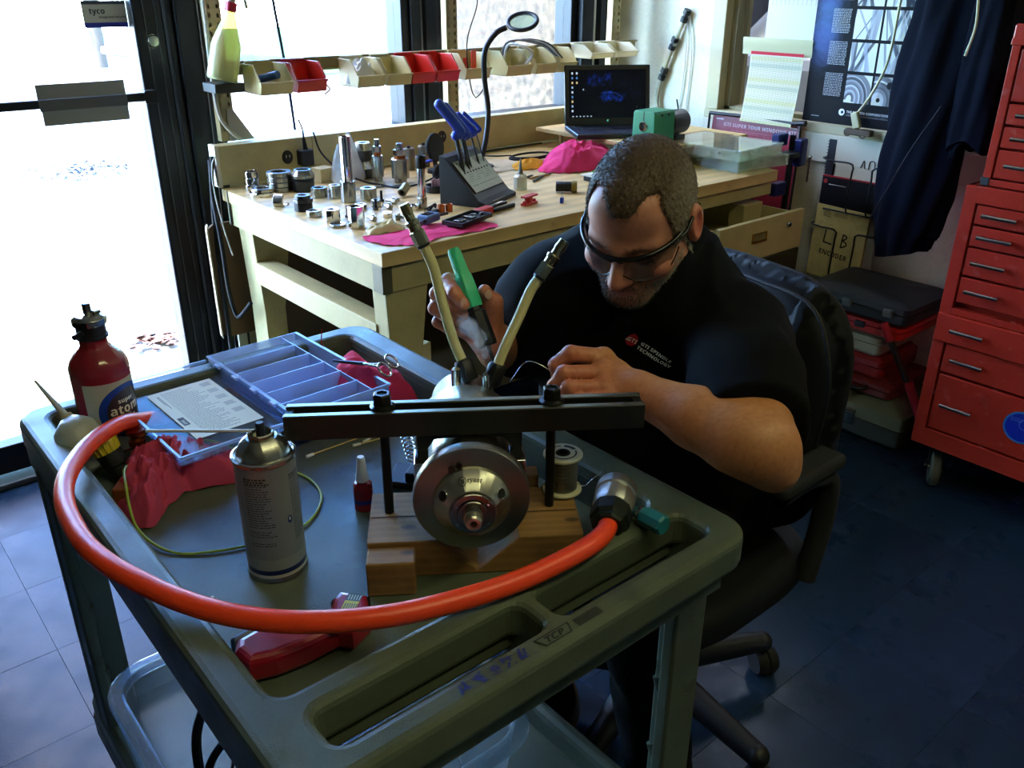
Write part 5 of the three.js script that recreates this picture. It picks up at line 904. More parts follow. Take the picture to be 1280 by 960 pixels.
{ // hex key stand: tilted plate on a black wedge
  const t = thing('hex_key_stand', 'black wedge stand with a grey drilled plate for hex keys', 'tool stand', [1.63, BT, -2.07], 0.42);
  const W = 0.1, prof = [[0, 0], [0.155, 0], [0.155, 0.012], [0.13, 0.02], [0.02, 0.135], [0.0, 0.14]];     // x = depth towards the viewer, y = up
  const body = ext(prof, 2 * W, 0.002).translate(0, 0, -W).rotateY(-Math.PI / 2).translate(0, 0, -0.09);
  part('wedge_body', body, MT.black, t);
  const slope = Math.atan2(0.115, 0.11), pl = thingLess();
  function thingLess() { const g = new THREE.Group(); return g; }
  const plate = canvasTex(512, 256, (g, w, h) => { g.fillStyle = '#8c8e7c'; g.fillRect(0, 0, w, h); g.fillStyle = '#1a1c18'; let s = 9; const q = () => (s = (s * 16807) % 2147483647) / 2147483647; for (let y = 120; y < 176; y += 16) for (let x = 40; x < 460; x += 30) if (q() > 0.35) g.fillRect(x, y, 10 + q() * 10, 4); });
  const P = part('grey_plate', bx(-0.088, 0.088, 0, 0.003, -0.056, 0.056, 0.001), flat(plate, 0.45, { metalness: 0.3 }), t);
  { const p = P.geometry.attributes.position, u = P.geometry.attributes.uv; for (let i = 0; i < p.count; i++) u.setXY(i, p.getX(i) / 0.176 + 0.5, 0.5 - p.getZ(i) / 0.112); }
  P.position.set(0, 0.079, -0.0145); P.rotation.x = slope;
  for (let i = 0; i < 9; i++) part('hole', cyl(0.0032, 0.0032, 0.0006, -0.07 + i * 0.0175, 0.003, -0.012, 12), MT.blackMatte, P);
  for (let i = 0; i < 13; i++) part('hole', cyl(0.0016, 0.0016, 0.0006, -0.075 + i * 0.0125 + (i > 2 ? 0.006 : 0), 0.003, 0.034, 10), MT.blackMatte, P);
  part('foot_tag', bx(-0.05, 0.03, 0.0125, 0.0135, 0.048, 0.062), std(0xb8ac84, 0.6), t);
  for (const x of [-0.08, 0.08]) part('plate_screw', cyl(0.004, 0.004, 0.002, x, 0.003, -0.048, 12), MT.chrome, P);
  // T-handled keys in it, each its own thing
  const W2 = (x, y, z) => V(x, y, z).applyAxisAngle(V(0, 1, 0), 0.42).add(V(1.63, BT, -2.07)).toArray();
  const keys = [[-0.07, 0.118, 0.008, 'largest blue handled hex key, leftmost in the stand', 1.0], [-0.035, 0.112, 0.0065, 'big blue handled hex key, second from the left in the stand', 0.95], [-0.018, 0.104, 0.0055, 'blue handled hex key, third from the left in the stand', 0.8], [0.035, 0.105, 0.004, 'small blue handled hex key, right of the three big ones', 0.62], [0.07, 0.11, 0.0022, 'thinnest blue handled hex key at the right end of the stand', 0.55]];
  for (const [x, len, r, label, k] of keys) {
    const y0 = 0.0885, z0 = -0.0225, foot = W2(x, y0, z0), top = W2(x + 0.036 * k, y0 + len, z0 - 0.05);
    const kt = thing('hex_key', label, 'hex key', foot, 0, 'blue hex keys in the stand');
    const q = [top[0] - foot[0], top[1] - foot[1], top[2] - foot[2]], f = W2(x + 0.036 * k - 0.05 * k, y0 + len + 0.075 * k, z0 - 0.07).map((a, i) => a - foot[i]), e = W2(x + 0.036 * k + 0.012, y0 + len - 0.012, z0 - 0.03).map((a, i) => a - foot[i]);
    part('shank', rod([0, -0.012, 0], q, r * 0.8, r * 0.8, 8), MT.gunmetal, kt);
    part('handle', [tube([q.map((c, i) => c * 0.86), q.map((c, i) => lerp(c, e[i], 0.75)), e.map((c, i) => lerp(c, f[i], 0.25)), f], r * 1.5 + 0.0028, 26, 10), new THREE.SphereGeometry(r * 1.5 + 0.0028, 12, 8).translate(...f), new THREE.SphereGeometry(r * 1.5 + 0.0028, 12, 8).translate(...q.map((c) => c * 0.86))], MT.blueHandle, kt);
  }
}
{ // gooseneck magnifier
  const t = thing('magnifier_lamp', 'black gooseneck lamp with a round magnifier ring over the bench', 'lamp', [1.93, BT, -2.46]);
  part('base', clathe([[0, 0], [0.045, 0], [0.048, 0.004], [0.046, 0.012], [0.012, 0.02], [0, 0.02]], 32), MT.black, t);
  const m = [0.03, 0.15, 0.0];
  part('gooseneck', tube([[0, 0.018, 0], [0.025, 0.1, 0], [0.052, 0.19, -0.02], [0.045, 0.30, -0.03], [0.05, 0.39, -0.03], [0.085, 0.445, -0.01], [0.115, 0.46, 0.005]], 0.0095, 70, 12), MT.black, t);
  const ring = new THREE.Group();
  const c = V(0.165, 0.478, 0.03), e = new THREE.Euler(0.34, 0, 0.42);
  part('magnifier_ring', at(new THREE.TorusGeometry(0.05, 0.007, 12, 44).rotateX(Math.PI / 2), c.x, c.y, c.z, e.x, 0, e.z), MT.black, t);
  part('lens', at(clathe([[0, -0.002], [0.047, -0.001], [0.047, 0.001], [0, 0.003]], 40, 1), c.x, c.y, c.z, e.x, 0, e.z), phy(0xdfeee6, 0.02, 0, { transmission: 0.9, thickness: 0 }), t);
}
{ const t = thing('black_disc', 'round black speaker like disc leaning behind the hex key stand', 'disc', [1.765, BT, -2.50], 0.35);
  part('disc', at(clathe([[0, 0.006], [0.044, 0.006], [0.048, 0.003], [0.048, -0.004], [0.04, -0.012], [0, -0.012]], 40), 0, 0.085, 0, Math.PI / 2 - 0.12), MT.blackMatte, t);
  part('stand', [cyl(0.03, 0.028, 0.012, 0, 0, 0), rod([0, 0.01, 0], [0, 0.06, -0.006], 0.008)], MT.black, t); }
{ const t = thing('black_disc', 'small round black disc beside the blue clip left of the hex key stand', 'disc', [1.66, BT, -2.33], 0.3);
  part('disc', at(clathe([[0, 0.005], [0.03, 0.005], [0.033, 0], [0.03, -0.008], [0, -0.008]], 34), 0, 0.034, 0, Math.PI / 2 - 0.15), MT.blackMatte, t); part('foot', cbx(0.03, 0.006, 0.03, 0, 0.003, 0, 0.002), MT.black, t); }
solo('blue_clip', 'blue plastic clip lying on the small black disc', 'clip', [cbx(0.06, 0.008, 0.016, 0, 0, 0, 0.003)], MT.blueHandle, [1.63, BT + 0.072, -2.36], 0.4);
{ const t = thing('dropper_bottle', 'small clear dropper bottle with a needle tip right of the hex key stand', 'bottle', [1.815, BT, -2.11]);
  part('bottle_body', clathe([[0, 0], [0.02, 0], [0.0215, 0.002], [0.0215, 0.04], [0.018, 0.045], [0.009, 0.05], [0, 0.05]], 30), phy(0xd6d6c4, 0.25, 0, { transmission: 0.5, thickness: 0 }), t);
  part('tip', clathe([[0, 0.05], [0.009, 0.05], [0.006, 0.062], [0.0035, 0.085], [0.0015, 0.098], [0, 0.098]], 18), std(0x7c7c74, 0.3, 0.6), t); }
solo('pink_rag', 'large hot pink rag heaped in front of the laptop', 'rag', cloth([[-0.19, 0.0], [-0.1, -0.1], [0.05, -0.16], [0.17, -0.15], [0.19, -0.02], [0.14, 0.08], [0.0, 0.1], [-0.08, 0.09], [-0.15, 0.06]], 0.1, 9.9, { freq: 8, nr: 50, na: 150, fold: 0.7, hump: 1.4 }), MT.ragHot, [2.24, BT, -2.27]);
solo('yellow_cloth', 'small yellow orange cloth beside the hot pink rag', 'cloth', cloth([[-0.07, 0.01], [-0.02, -0.05], [0.06, -0.04], [0.08, 0.02], [0.02, 0.05], [-0.05, 0.045]], 0.035, 1.9, { nr: 24, na: 70, freq: 14 }), ragMat(0xd89a20), [2.07, BT, -2.375]);
solo('brown_paper', 'sheet of pale brown paper on the bench behind the dropper bottle', 'paper', cloth([[-0.12, -0.06], [0.1, -0.1], [0.12, 0.02], [-0.06, 0.08]], 0.012, 7.2, { nr: 16, na: 60, freq: 8 }), std(0xcdb68c, 0.85, 0, { side: THREE.DoubleSide }), [1.99, BT, -2.44]);
{ const t = thing('notepad_stack', 'stack of papers and a black tray under the hot pink rag', 'papers', [2.16, BT, -2.03], 0.1);
  part('sheet', [0, 1, 2].map((i) => at(bx(-0.11, 0.09, 0, 0.0015, -0.06, 0.06), i * 0.012, 0.021 + i * 0.002, i * 0.004, 0, i * 0.12)), std(0xd0ccb4, 0.8), t); part('tray', bx(-0.09, 0.1, 0, 0.02, -0.06, 0.055, 0.004), MT.black, t); part('green_tag', bx(-0.06, 0.02, 0.027, 0.029, -0.05, -0.02), std(0x5cae28, 0.5), t); }
{ const t = thing('flashlight', 'stubby black flashlight with a brass ring lying behind the man', 'flashlight', [1.90, BT + 0.018, -1.985], -0.75);
  part('barrel', [at(clathe([[0, -0.035], [0.014, -0.035], [0.0155, -0.032], [0.0155, -0.01], [0.0145, -0.008], [0.0155, -0.006], [0.0155, 0.014], [0, 0.014]], 28), 0, 0, 0, 0, 0, -Math.PI / 2)], MT.black, t);
  part('bezel', [at(clathe([[0, 0.014], [0.0175, 0.014], [0.0185, 0.018], [0.0185, 0.03], [0.016, 0.032], [0, 0.03]], 28), 0, 0, 0, 0, 0, -Math.PI / 2)], std(0x8a7a44, 0.35, 0.8), t); }
{ const t = thing('usb_plug', 'small blue plug with a clear cap standing in front of the flashlight', 'plug', [1.785, BT, -1.885], 0.3);
  part('plug', cbx(0.013, 0.018, 0.009, 0, 0.009, 0, 0.003), MT.blueHandle, t); part('cap', cbx(0.009, 0.016, 0.006, 0, 0.026, 0, 0.002), MT.clear, t); }
for (const [x, z, a, c, l] of [[1.93, -2.22, 0.3, 0x1a1a1a, 'black pen lying by the dropper bottle'], [1.96, -2.185, 0.5, 0x2c4a30, 'dark green pen lying beside the black one'], [1.99, -2.21, 0.1, 0xb08a58, 'tan pencil beside the pens']]) {
  const t = thing('pen', l, 'pen', [x, BT + 0.0045, z], a); part('barrel', rod([-0.05, 0, 0], [0.04, 0, 0], 0.0042), std(c, 0.4), t); part('point', rod([0.04, 0, 0], [0.055, 0, 0], 0.0042, 0.001), MT.darkSteel, t); }
// riser, laptop, green motor unit, organizers
{ const t = thing('wooden_riser', 'pale wooden crate carrying the laptop', 'crate', [0, BT, 0]);
  part('front_board', bx(2.485, 2.502, 0, 0.06, -2.63, -2.06, 0.002), std(0xffffff, 0.7, 0, { map: rep(mapleTex, 0.5) }), t);
  part('top_board', bx(2.385, 2.90, 0.06, 0.075, -2.68, -2.04, 0.002), std(0xffffff, 0.7, 0, { map: rep(mapleTex, 0.5) }), t);
  for (const z of [-2.2, -2.67]) part('side_board', bx(2.502, 2.88, 0, 0.06, z, z + 0.015), std(0xc0ac7c, 0.7), t); }
{
  const scr = canvasTex(512, 288, (g, w, h) => {
    g.fillStyle = '#04060c'; g.fillRect(0, 0, w, h); let s = 11; const q = () => (s = (s * 16807) % 2147483647) / 2147483647;
    const blob = (x, y, a, b, n, c) => { for (let i = 0; i < n; i++) { g.fillStyle = `rgba(${c},${0.05 + q() * 0.12})`; g.beginPath(); g.ellipse(x + (q() - 0.5) * a, y + (q() - 0.5) * b, 4 + q() * 18, 3 + q() * 9, q() * 3, 0, 7); g.fill(); } };
    blob(200, 60, 150, 70, 60, '20,60,200'); blob(290, 160, 160, 60, 70, '16,70,230'); blob(380, 120, 200, 150, 30, '10,30,110');
    g.strokeStyle = 'rgba(60,120,255,.6)'; g.lineWidth = 2; g.beginPath(); g.moveTo(210, 140); g.quadraticCurveTo(300, 120, 350, 165); g.stroke();
    for (let i = 0; i < 9; i++) { g.fillStyle = ['#b8c8d8', '#4a7ab0', '#c8b080', '#88a8c8'][i % 4]; g.fillRect(16, 14 + i * 28, 11, 13); if (i < 3) g.fillRect(46, 14 + i * 28, 11, 13); }
    g.fillStyle = '#9ab0c4'; g.fillRect(90, 112, 8, 10); for (let i = 0; i < 6; i++) { g.fillRect(20 + i * 24, 274, 10, 7); }
  });
  const t = thing('laptop', 'open black laptop with a dark blue desktop on the wooden crate', 'laptop', [2.552, BT + 0.0755, -2.442], -0.55);
  part('keyboard_base', bx(-0.17, 0.17, 0, 0.018, -0.02, 0.21, 0.005), std(0x101113, 0.4), t);
  part('keyboard', [0, 1, 2, 3, 4].flatMap((r) => Array.from({ length: 14 }, (_, k) => cbx(0.0165, 0.003, 0.0145, -0.135 + k * 0.02, 0.0185, 0.015 + r * 0.0175, 0.001))), std(0x08080a, 0.5), t);
  part('touchpad', bx(-0.05, 0.03, 0.0182, 0.0186, 0.12, 0.18), std(0x1c1d20, 0.3), t);
  const lid = part('lid', at(bx(-0.17, 0.17, 0, 0.225, -0.012, 0, 0.005), 0, 0.016, -0.012, -0.2), std(0x0c0c0e, 0.35), t);
  const sc = part('screen', new THREE.PlaneGeometry(0.306, 0.178), std(0x050505, 0.12, 0, { emissive: 0xffffff, emissiveMap: scr, emissiveIntensity: 0.9 }), lid);
  sc.position.set(0, 0.016 + 0.118 * Math.cos(0.2) + 0.0, -0.012 - 0.118 * Math.sin(0.2) + 0.0012); sc.rotation.x = -0.2;
  const lg = part('lid_logo', new THREE.CircleGeometry(0.004, 18), MT.chrome, lid); lg.position.set(0, 0.016 + 0.018, -0.012 - 0.0035 + 0.0012); lg.rotation.x = -0.2;
  const l = new THREE.RectAreaLight(0x3060ff, 0.15, 0.3, 0.17); l.name = 'screen_glow'; const p = V(0, 0.13, -0.02).applyAxisAngle(V(0, 1, 0), -0.55).add(V(2.552, BT + 0.0755, -2.442)), d = V(0, 0.2, 1).applyAxisAngle(V(0, 1, 0), -0.55); l.position.copy(p); l.lookAt(p.clone().add(d)); scene.add(l);
}
{ const t = thing('green_grinder', 'green metal sharpener box with a chrome socket and black motor', 'grinder', [2.475, BT + 0.0755, -2.145], -1.5);
  const green = std(0x1f7a50, 0.45);
  part('housing', ext([[-0.05, 0], [0.05, 0], [0.047, 0.105], [0.042, 0.112], [-0.042, 0.112], [-0.047, 0.105]], 0.12, 0.003).translate(0, 0, -0.06), green, t);
  part('slit', bx(-0.0015, 0.0015, 0.075, 0.1125, 0.0595, 0.0605), MT.blackMatte, t);
  part('socket', at(clathe([[0.008, 0.004], [0.016, 0.004], [0.018, 0.001], [0.018, -0.002], [0.008, -0.002]], 28), 0, 0.06, 0.061, Math.PI / 2), MT.chrome, t);
  part('bore', at(cyl(0.009, 0.009, 0.003, 0, 0, 0), 0, 0.06, 0.0595, Math.PI / 2), MT.blackMatte, t);
  part('motor', [at(clathe([[0, 0], [0.040, 0], [0.043, 0.004], [0.043, 0.09], [0.038, 0.098], [0, 0.098]], 36), 0.012, 0.062, -0.058, -Math.PI / 2), cbx(0.06, 0.016, 0.06, 0.012, 0.01, -0.11, 0.003)], MT.black, t);
  part('lever', rod([0.01, 0.1, -0.13], [0.0, 0.138, -0.128], 0.003), MT.black, t);
  part('bolt', [-0.02, 0.02].map((z) => at(cyl(0.005, 0.005, 0.003, 0, 0, 0), 0.0475, 0.099, z, 0, 0, -Math.PI / 2)), MT.black, t); }
solo('wooden_plank', 'thin brown plank under the motor end of the green sharpener', 'plank', bx(2.54, 2.84, 0.0752, 0.0765, -2.2, -2.06, 0.0004), std(0x8a6a34, 0.6), [0, BT, 0]);
function organizer(label, x, y, z, turn, w, d, h, s) {
  const t = thing('parts_organizer', label, 'organizer box', [x, y, z], turn, 'clear organizers at the right end of the bench');
  const cl = phy(0xeef2e6, 0.08, 0, { transmission: 0.85, thickness: 0, ior: 1.45 });
  part('wall', [bx(-w / 2, w / 2, 0, h, -d / 2, -d / 2 + 0.003), bx(-w / 2, w / 2, 0, h, d / 2 - 0.003, d / 2), bx(-w / 2, -w / 2 + 0.003, 0, h, -d / 2, d / 2), bx(w / 2 - 0.003, w / 2, 0, h, -d / 2, d / 2), bx(-w / 2, w / 2, 0, 0.003, -d / 2, d / 2)], cl, t);
  part('lid', [bx(-w / 2 - 0.003, w / 2 + 0.003, h, h + 0.006, -d / 2 - 0.003, d / 2 + 0.003, 0.002)], cl, t);
  for (let i = 1; i < 5; i++) part('divider', bx(-w / 2 + i * w / 5, -w / 2 + i * w / 5 + 0.002, 0.003, h - 0.002, -d / 2 + 0.004, d / 2 - 0.004), cl, t);
  part('latch', [bx(-0.02, 0.02, h - 0.014, h + 0.008, d / 2, d / 2 + 0.006, 0.002)], cl, t);
  const b = []; for (let i = 0; i < 26; i++) b.push(at(cbx(rr(0.012, 0.03), rr(0.01, h * 0.5), rr(0.01, 0.025), 0, 0.008 + h * 0.2, 0, 0.002), rr(-w / 2 + 0.03, w / 2 - 0.03), 0, rr(-d / 2 + 0.03, d / 2 - 0.03), 0, rnd() * 3, 0));
  const c = part('contents', b, std(0x6c6a5c, 0.6), t); c.userData.kind = 'stuff';
}
organizer('lower clear organizer box of small parts at the right end of the bench', 2.705, BT + 0.001, -1.985, -0.05, 0.28, 0.34, 0.034);
organizer('upper clear organizer box of small parts, stacked on another', 2.665, BT + 0.043, -1.985, 0.06, 0.27, 0.34, 0.032);

// ---------- right wall: papers, pockets, jacket ----------
const WX = 3.1;
const onWall = (g) => g.rotateY(-Math.PI / 2);                       // made facing +z, turned to face -x
const wallSheet = (w, h, bulge = 0.004, nx = 10, ny = 12, fn) => { const g = new THREE.PlaneGeometry(w, h, nx, ny), p = g.attributes.position; for (let i = 0; i < p.count; i++) { const u = p.getX(i) / w, v = p.getY(i) / h; p.setZ(i, fn ? fn(u, v) : bulge * (1 - 4 * u * u) + 0.002 * Math.sin(v * 5)); } g.computeVertexNormals(); return onWall(g); };
const scribbleText = (g, x, y, w, h, col, lh = 7, s0 = 5) => { let s = s0; const q = () => (s = (s * 16807) % 2147483647) / 2147483647; g.fillStyle = col; for (let yy = y; yy < y + h; yy += lh) { let xx = x; while (xx < x + w - 4) { const l = 4 + q() * 14; g.fillRect(xx, yy, Math.min(l, x + w - xx), lh * 0.45); xx += l + 3; } } };
const posterTex = canvasTex(768, 1024, (g, w, h) => {
  g.fillStyle = '#0c0d10'; g.fillRect(0, 0, w, h);
  let s = 17; const q = () => (s = (s * 16807) % 2147483647) / 2147483647;
  for (let i = 0; i < 90; i++) { g.fillStyle = `rgba(${60 + q() * 40},${80 + q() * 50},${130 + q() * 60},0.07)`; g.beginPath(); g.ellipse(40 + q() * 90, 100 + q() * 560, 60 + q() * 40, 60 + q() * 60, 0, 0, 7); g.fill(); }  // blue sheen down the left column, painted into the print
  for (let r = 0; r < 5; r++) {
    const y = 20 + r * 178; scribbleText(g, 120, y, 120, 130, '#a8aeb0', 9, r + 3);
    for (let c = 0; c < 2; c++) {
      const x = 268 + c * 180, W = 166, H = 160; g.save(); g.beginPath(); g.rect(x, y, W, H); g.clip(); g.fillStyle = '#d6d8c8'; g.fillRect(x, y, W, H);
      for (let i = 0; i < 9; i++) { const v = 40 + q() * 170; g.strokeStyle = `rgba(${v},${v + 4},${v + 12},.75)`; g.lineWidth = 6 + q() * 22; g.beginPath(); if (r === 4) g.ellipse(x + 30, y + H * 0.9, 30 + i * 13, 40 + i * 14, 0.2, 3, 6.4); else { g.moveTo(x + q() * W, y - 10); g.lineTo(x + q() * W - 30 + c * 60, y + H + 10); } g.stroke(); }
      if (r === 4 && c) { g.fillStyle = '#1c1e20'; g.beginPath(); g.arc(x + 40, y + 130, 12, 0, 7); g.arc(x + 100, y + 46, 20, 0, 7); g.fill(); }
      g.restore();
    }
    scribbleText(g, 636, y + 8, 90, 120, '#9aa0a4', 9, r + 30);
  }
  g.fillStyle = '#e8e8e8'; g.beginPath(); g.arc(268, 950, 20, 0, 7); g.fill(); g.fillStyle = '#26304c'; g.beginPath(); g.arc(272, 950, 9, 0, 7); g.fill();
  g.fillStyle = '#c8c8c4'; g.font = 'bold 20px sans-serif'; g.fillText('THE BARDEN CORPORATION', 300, 952); scribbleText(g, 300, 960, 270, 12, '#888', 6); g.fillRect(60, 985, 56, 6);
});
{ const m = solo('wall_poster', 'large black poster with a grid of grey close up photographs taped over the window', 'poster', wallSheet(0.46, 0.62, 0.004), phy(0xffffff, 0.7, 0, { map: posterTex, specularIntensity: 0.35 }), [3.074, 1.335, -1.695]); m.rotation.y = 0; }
solo('chart_sheet', 'tall pale paper chart hanging above the tape strip on the window', 'chart', wallSheet(0.215, 0.42, 0.003), flat(canvasTex(256, 512, (g, w, h) => { g.fillStyle = '#cfcdbc'; g.fillRect(0, 0, w, h); g.fillStyle = 'rgba(110,110,96,.5)'; for (let x = 20; x < w - 12; x += 22) { g.fillRect(x, 10, 3, h * 0.66); scribbleText(g, x + 5, 14, 8, h * 0.6, 'rgba(120,112,96,.4)', 9, x + 1); } }), 0.8, { side: THREE.DoubleSide }), [3.077, 1.50, -2.03]);
solo('tape_strip', 'wide pale masking tape strip across the window above the red topped chart', 'tape', wallSheet(0.31, 0.062, 0.003), std(0xb8b488, 0.7, 0, { side: THREE.DoubleSide }), [3.072, 1.277, -2.075]);
solo('conversion_chart', 'long yellowish lined chart with a red top edge curling out from the wall', 'chart', wallSheet(0.235, 0.262, 0, 8, 14, (u, v) => 0.008 + 0.03 * Math.pow(Math.max(0, 0.45 - v), 2)), flat(canvasTex(256, 300, (g, w, h) => {
  g.fillStyle = '#d3d0ae'; g.fillRect(0, 0, w, h); for (let y = 20; y < h; y += 30) { g.fillStyle = ['rgba(200,190,90,.30)', 'rgba(150,160,140,.35)', 'rgba(220,214,190,.5)'][(y / 30 | 0) % 3]; g.fillRect(0, y, w, 16); }
  g.fillStyle = 'rgba(90,92,80,.5)'; for (let x = 8; x < w; x += 15) g.fillRect(x, 16, 1.5, h); for (let y = 18; y < h; y += 5) for (let x = 10; x < w - 8; x += 15) g.fillRect(x + 2, y, 8, 2); g.fillStyle = '#c0182c'; g.fillRect(0, 0, w, 13);
}), 0.8, { side: THREE.DoubleSide }), [3.068, 1.128, -2.062]);
{ const t = thing('red_banner', 'dark red hanging banner with black edging below the window', 'banner', [3.06, 0.84, -2.12]);
  const tex = canvasTex(512, 512, (g, w, h) => { g.fillStyle = '#8c1f30'; g.fillRect(0, 0, w, h); g.fillStyle = '#c8a0a0'; g.font = 'bold 28px sans-serif'; g.fillText('GTI SUPER TOUR WINDOWS KIT SIM', 150 - 80, 66); g.fillRect(20, 24, 46, 8); g.fillRect(450, 24, 36, 6); scribbleText(g, 120, 84, 250, 40, 'rgba(190,120,120,.7)', 11, 4); g.fillRect(180, 430, 150, 5); });
  const fn = (u, v) => 0.015 - 0.03 * Math.pow(Math.max(0, v + 0.2), 2);
  part('sheet', wallSheet(0.42, 0.34, 0, 8, 10, fn), flat(tex, 0.4, { side: THREE.DoubleSide }), t);
  part('edging', [tube([[-0.02, 0.172, -0.215], [-0.016, 0.175, 0], [-0.02, 0.172, 0.215]], 0.007, 20, 8), tube([[-0.02, 0.172, 0.215], [-0.02, 0, 0.218], [-0.018, -0.172, 0.214]], 0.005, 20, 8), tube([[-0.02, 0.172, -0.215], [-0.02, 0, -0.218], [-0.018, -0.172, -0.214]], 0.005, 20, 8), rod([-0.02, 0.175, 0.2], [-0.02, 0.178, 0.235], 0.011)], MT.black, t); }
{ const t = thing('bar_clamp', 'dark blue and black bar clamp hanging at the bench end by the organizers', 'clamp', [2.93, 0.93, -1.86]);
  part('bar', [cbx(0.012, 0.30, 0.02, 0, -0.09, 0.0), cbx(0.05, 0.02, 0.06, -0.03, -0.005, 0.015, 0.003)], MT.gunmetal, t);
  part('jaw', [cbx(0.06, 0.045, 0.035, -0.04, 0.045, -0.03, 0.006), cbx(0.045, 0.1, 0.035, 0.01, 0.0, 0.03, 0.008), cbx(0.07, 0.05, 0.03, -0.06, -0.13, 0.0, 0.006)], std(0x141f5c, 0.4), t);
  part('screw', [rod([-0.09, -0.02, 0.012], [0.04, -0.02, 0.012], 0.007), rod([0.05, -0.02, 0.05], [0.05, -0.11, 0.05], 0.004), new THREE.SphereGeometry(0.008, 12, 8).translate(0.05, -0.02, 0.05)], MT.brushed, t); }
cableOf('clear_tube', 'slack clear tube hanging from the corner wall hook down behind the motor', [[3.085, 1.39, -2.53], [3.08, 1.3, -2.57], [3.08, 1.13, -2.64], [3.08, 1.02, -2.66], [3.06, 0.95, -2.6]], 0.0095, phy(0xc8c4a4, 0.35, 0, { transmission: 0.4, thickness: 0 }));
for (const [y, z, l] of [[1.375, -2.537, 'top'], [1.265, -2.59, 'middle'], [1.14, -2.636, 'lowest']]) solo('tube_joint', `${l} black joint on the clear tube hanging in the corner`, 'joint', [along(clathe([[0, -0.026], [0.015, -0.026], [0.015, -0.007], [0.011, -0.005], [0.011, 0.005], [0.016, 0.007], [0.016, 0.026], [0, 0.026]], 18), [3.08, y, z], [3.08, y + 0.1, z + 0.045])], MT.black);
cableOf('white_wire', 'thin white wire hanging down the corner wall from the hook', [[3.09, 1.39, -2.53], [3.092, 1.1, -2.535], [3.09, 0.93, -2.56]], 0.0025, MT.white);
cableOf('white_wire', 'second thin white wire beside the first under the corner hook', [[3.09, 1.38, -2.525], [3.092, 1.25, -2.50], [3.092, 0.95, -2.51]], 0.0025, MT.white);
cableOf('white_flex', 'white cord crossing the black poster down to the clip on the sill', [[3.05, 1.9, -1.58], [3.05, 1.45, -1.60], [3.05, 1.25, -1.61], [3.05, 1.15, -1.645], [3.055, 1.06, -1.70]], 0.005, std(0xc0bc94, 0.5));
{ const t = thing('spring_clip', 'beige plug and brown clip on the sill below the black poster', 'clip', [3.05, 1.0, -1.68]);
  part('plug', [at(cbx(0.02, 0.06, 0.028, 0, 0, 0, 0.006), 0, 0.05, -0.01, -0.35)], std(0xb8b48c, 0.5), t); part('clip', [cbx(0.03, 0.022, 0.1, 0, 0.01, 0.01, 0.005), at(new THREE.TorusGeometry(0.012, 0.003, 8, 16), -0.012, 0.008, -0.03, 0, Math.PI / 2), at(new THREE.TorusGeometry(0.012, 0.003, 8, 16), -0.012, 0.006, 0.03, 0, Math.PI / 2)], std(0x4c3a22, 0.5), t); }
function wireRack(label, y, z0, z1, h) {
  const t = thing('wire_rack', label, 'wire rack', [3.1, y, 0]);
  const w = (pts) => tube(pts, 0.0035, 30, 7);
  part('wire', [w([[0, h, z0], [-0.06, h + 0.005, z0], [-0.065, h, z0 + 0.04], [-0.065, h - 0.005, (z0 + z1) / 2 - 0.02], [-0.065, h - 0.04, (z0 + z1) / 2 - 0.02], [-0.062, 0.0, (z0 + z1) / 2 - 0.018], [0, 0, (z0 + z1) / 2 - 0.018]]), w([[0, h, z1], [-0.06, h, z1], [-0.065, h - 0.002, z1 - 0.06], [-0.065, h - 0.008, (z0 + z1) / 2 + 0.06], [-0.065, h - 0.04, (z0 + z1) / 2 + 0.06], [-0.062, 0.0, (z0 + z1) / 2 + 0.062], [0, 0, (z0 + z1) / 2 + 0.062]]), w([[-0.062, 0, z0 + 0.03], [-0.062, 0, z1 - 0.02]])], MT.black, t);
}
wireRack('black wire rack holding the large tan envelope', 0.435, -1.80, -1.54, 0.215);
wireRack('black wire rack holding the dark notebook and papers', 0.72, -1.79, -1.50, 0.18);
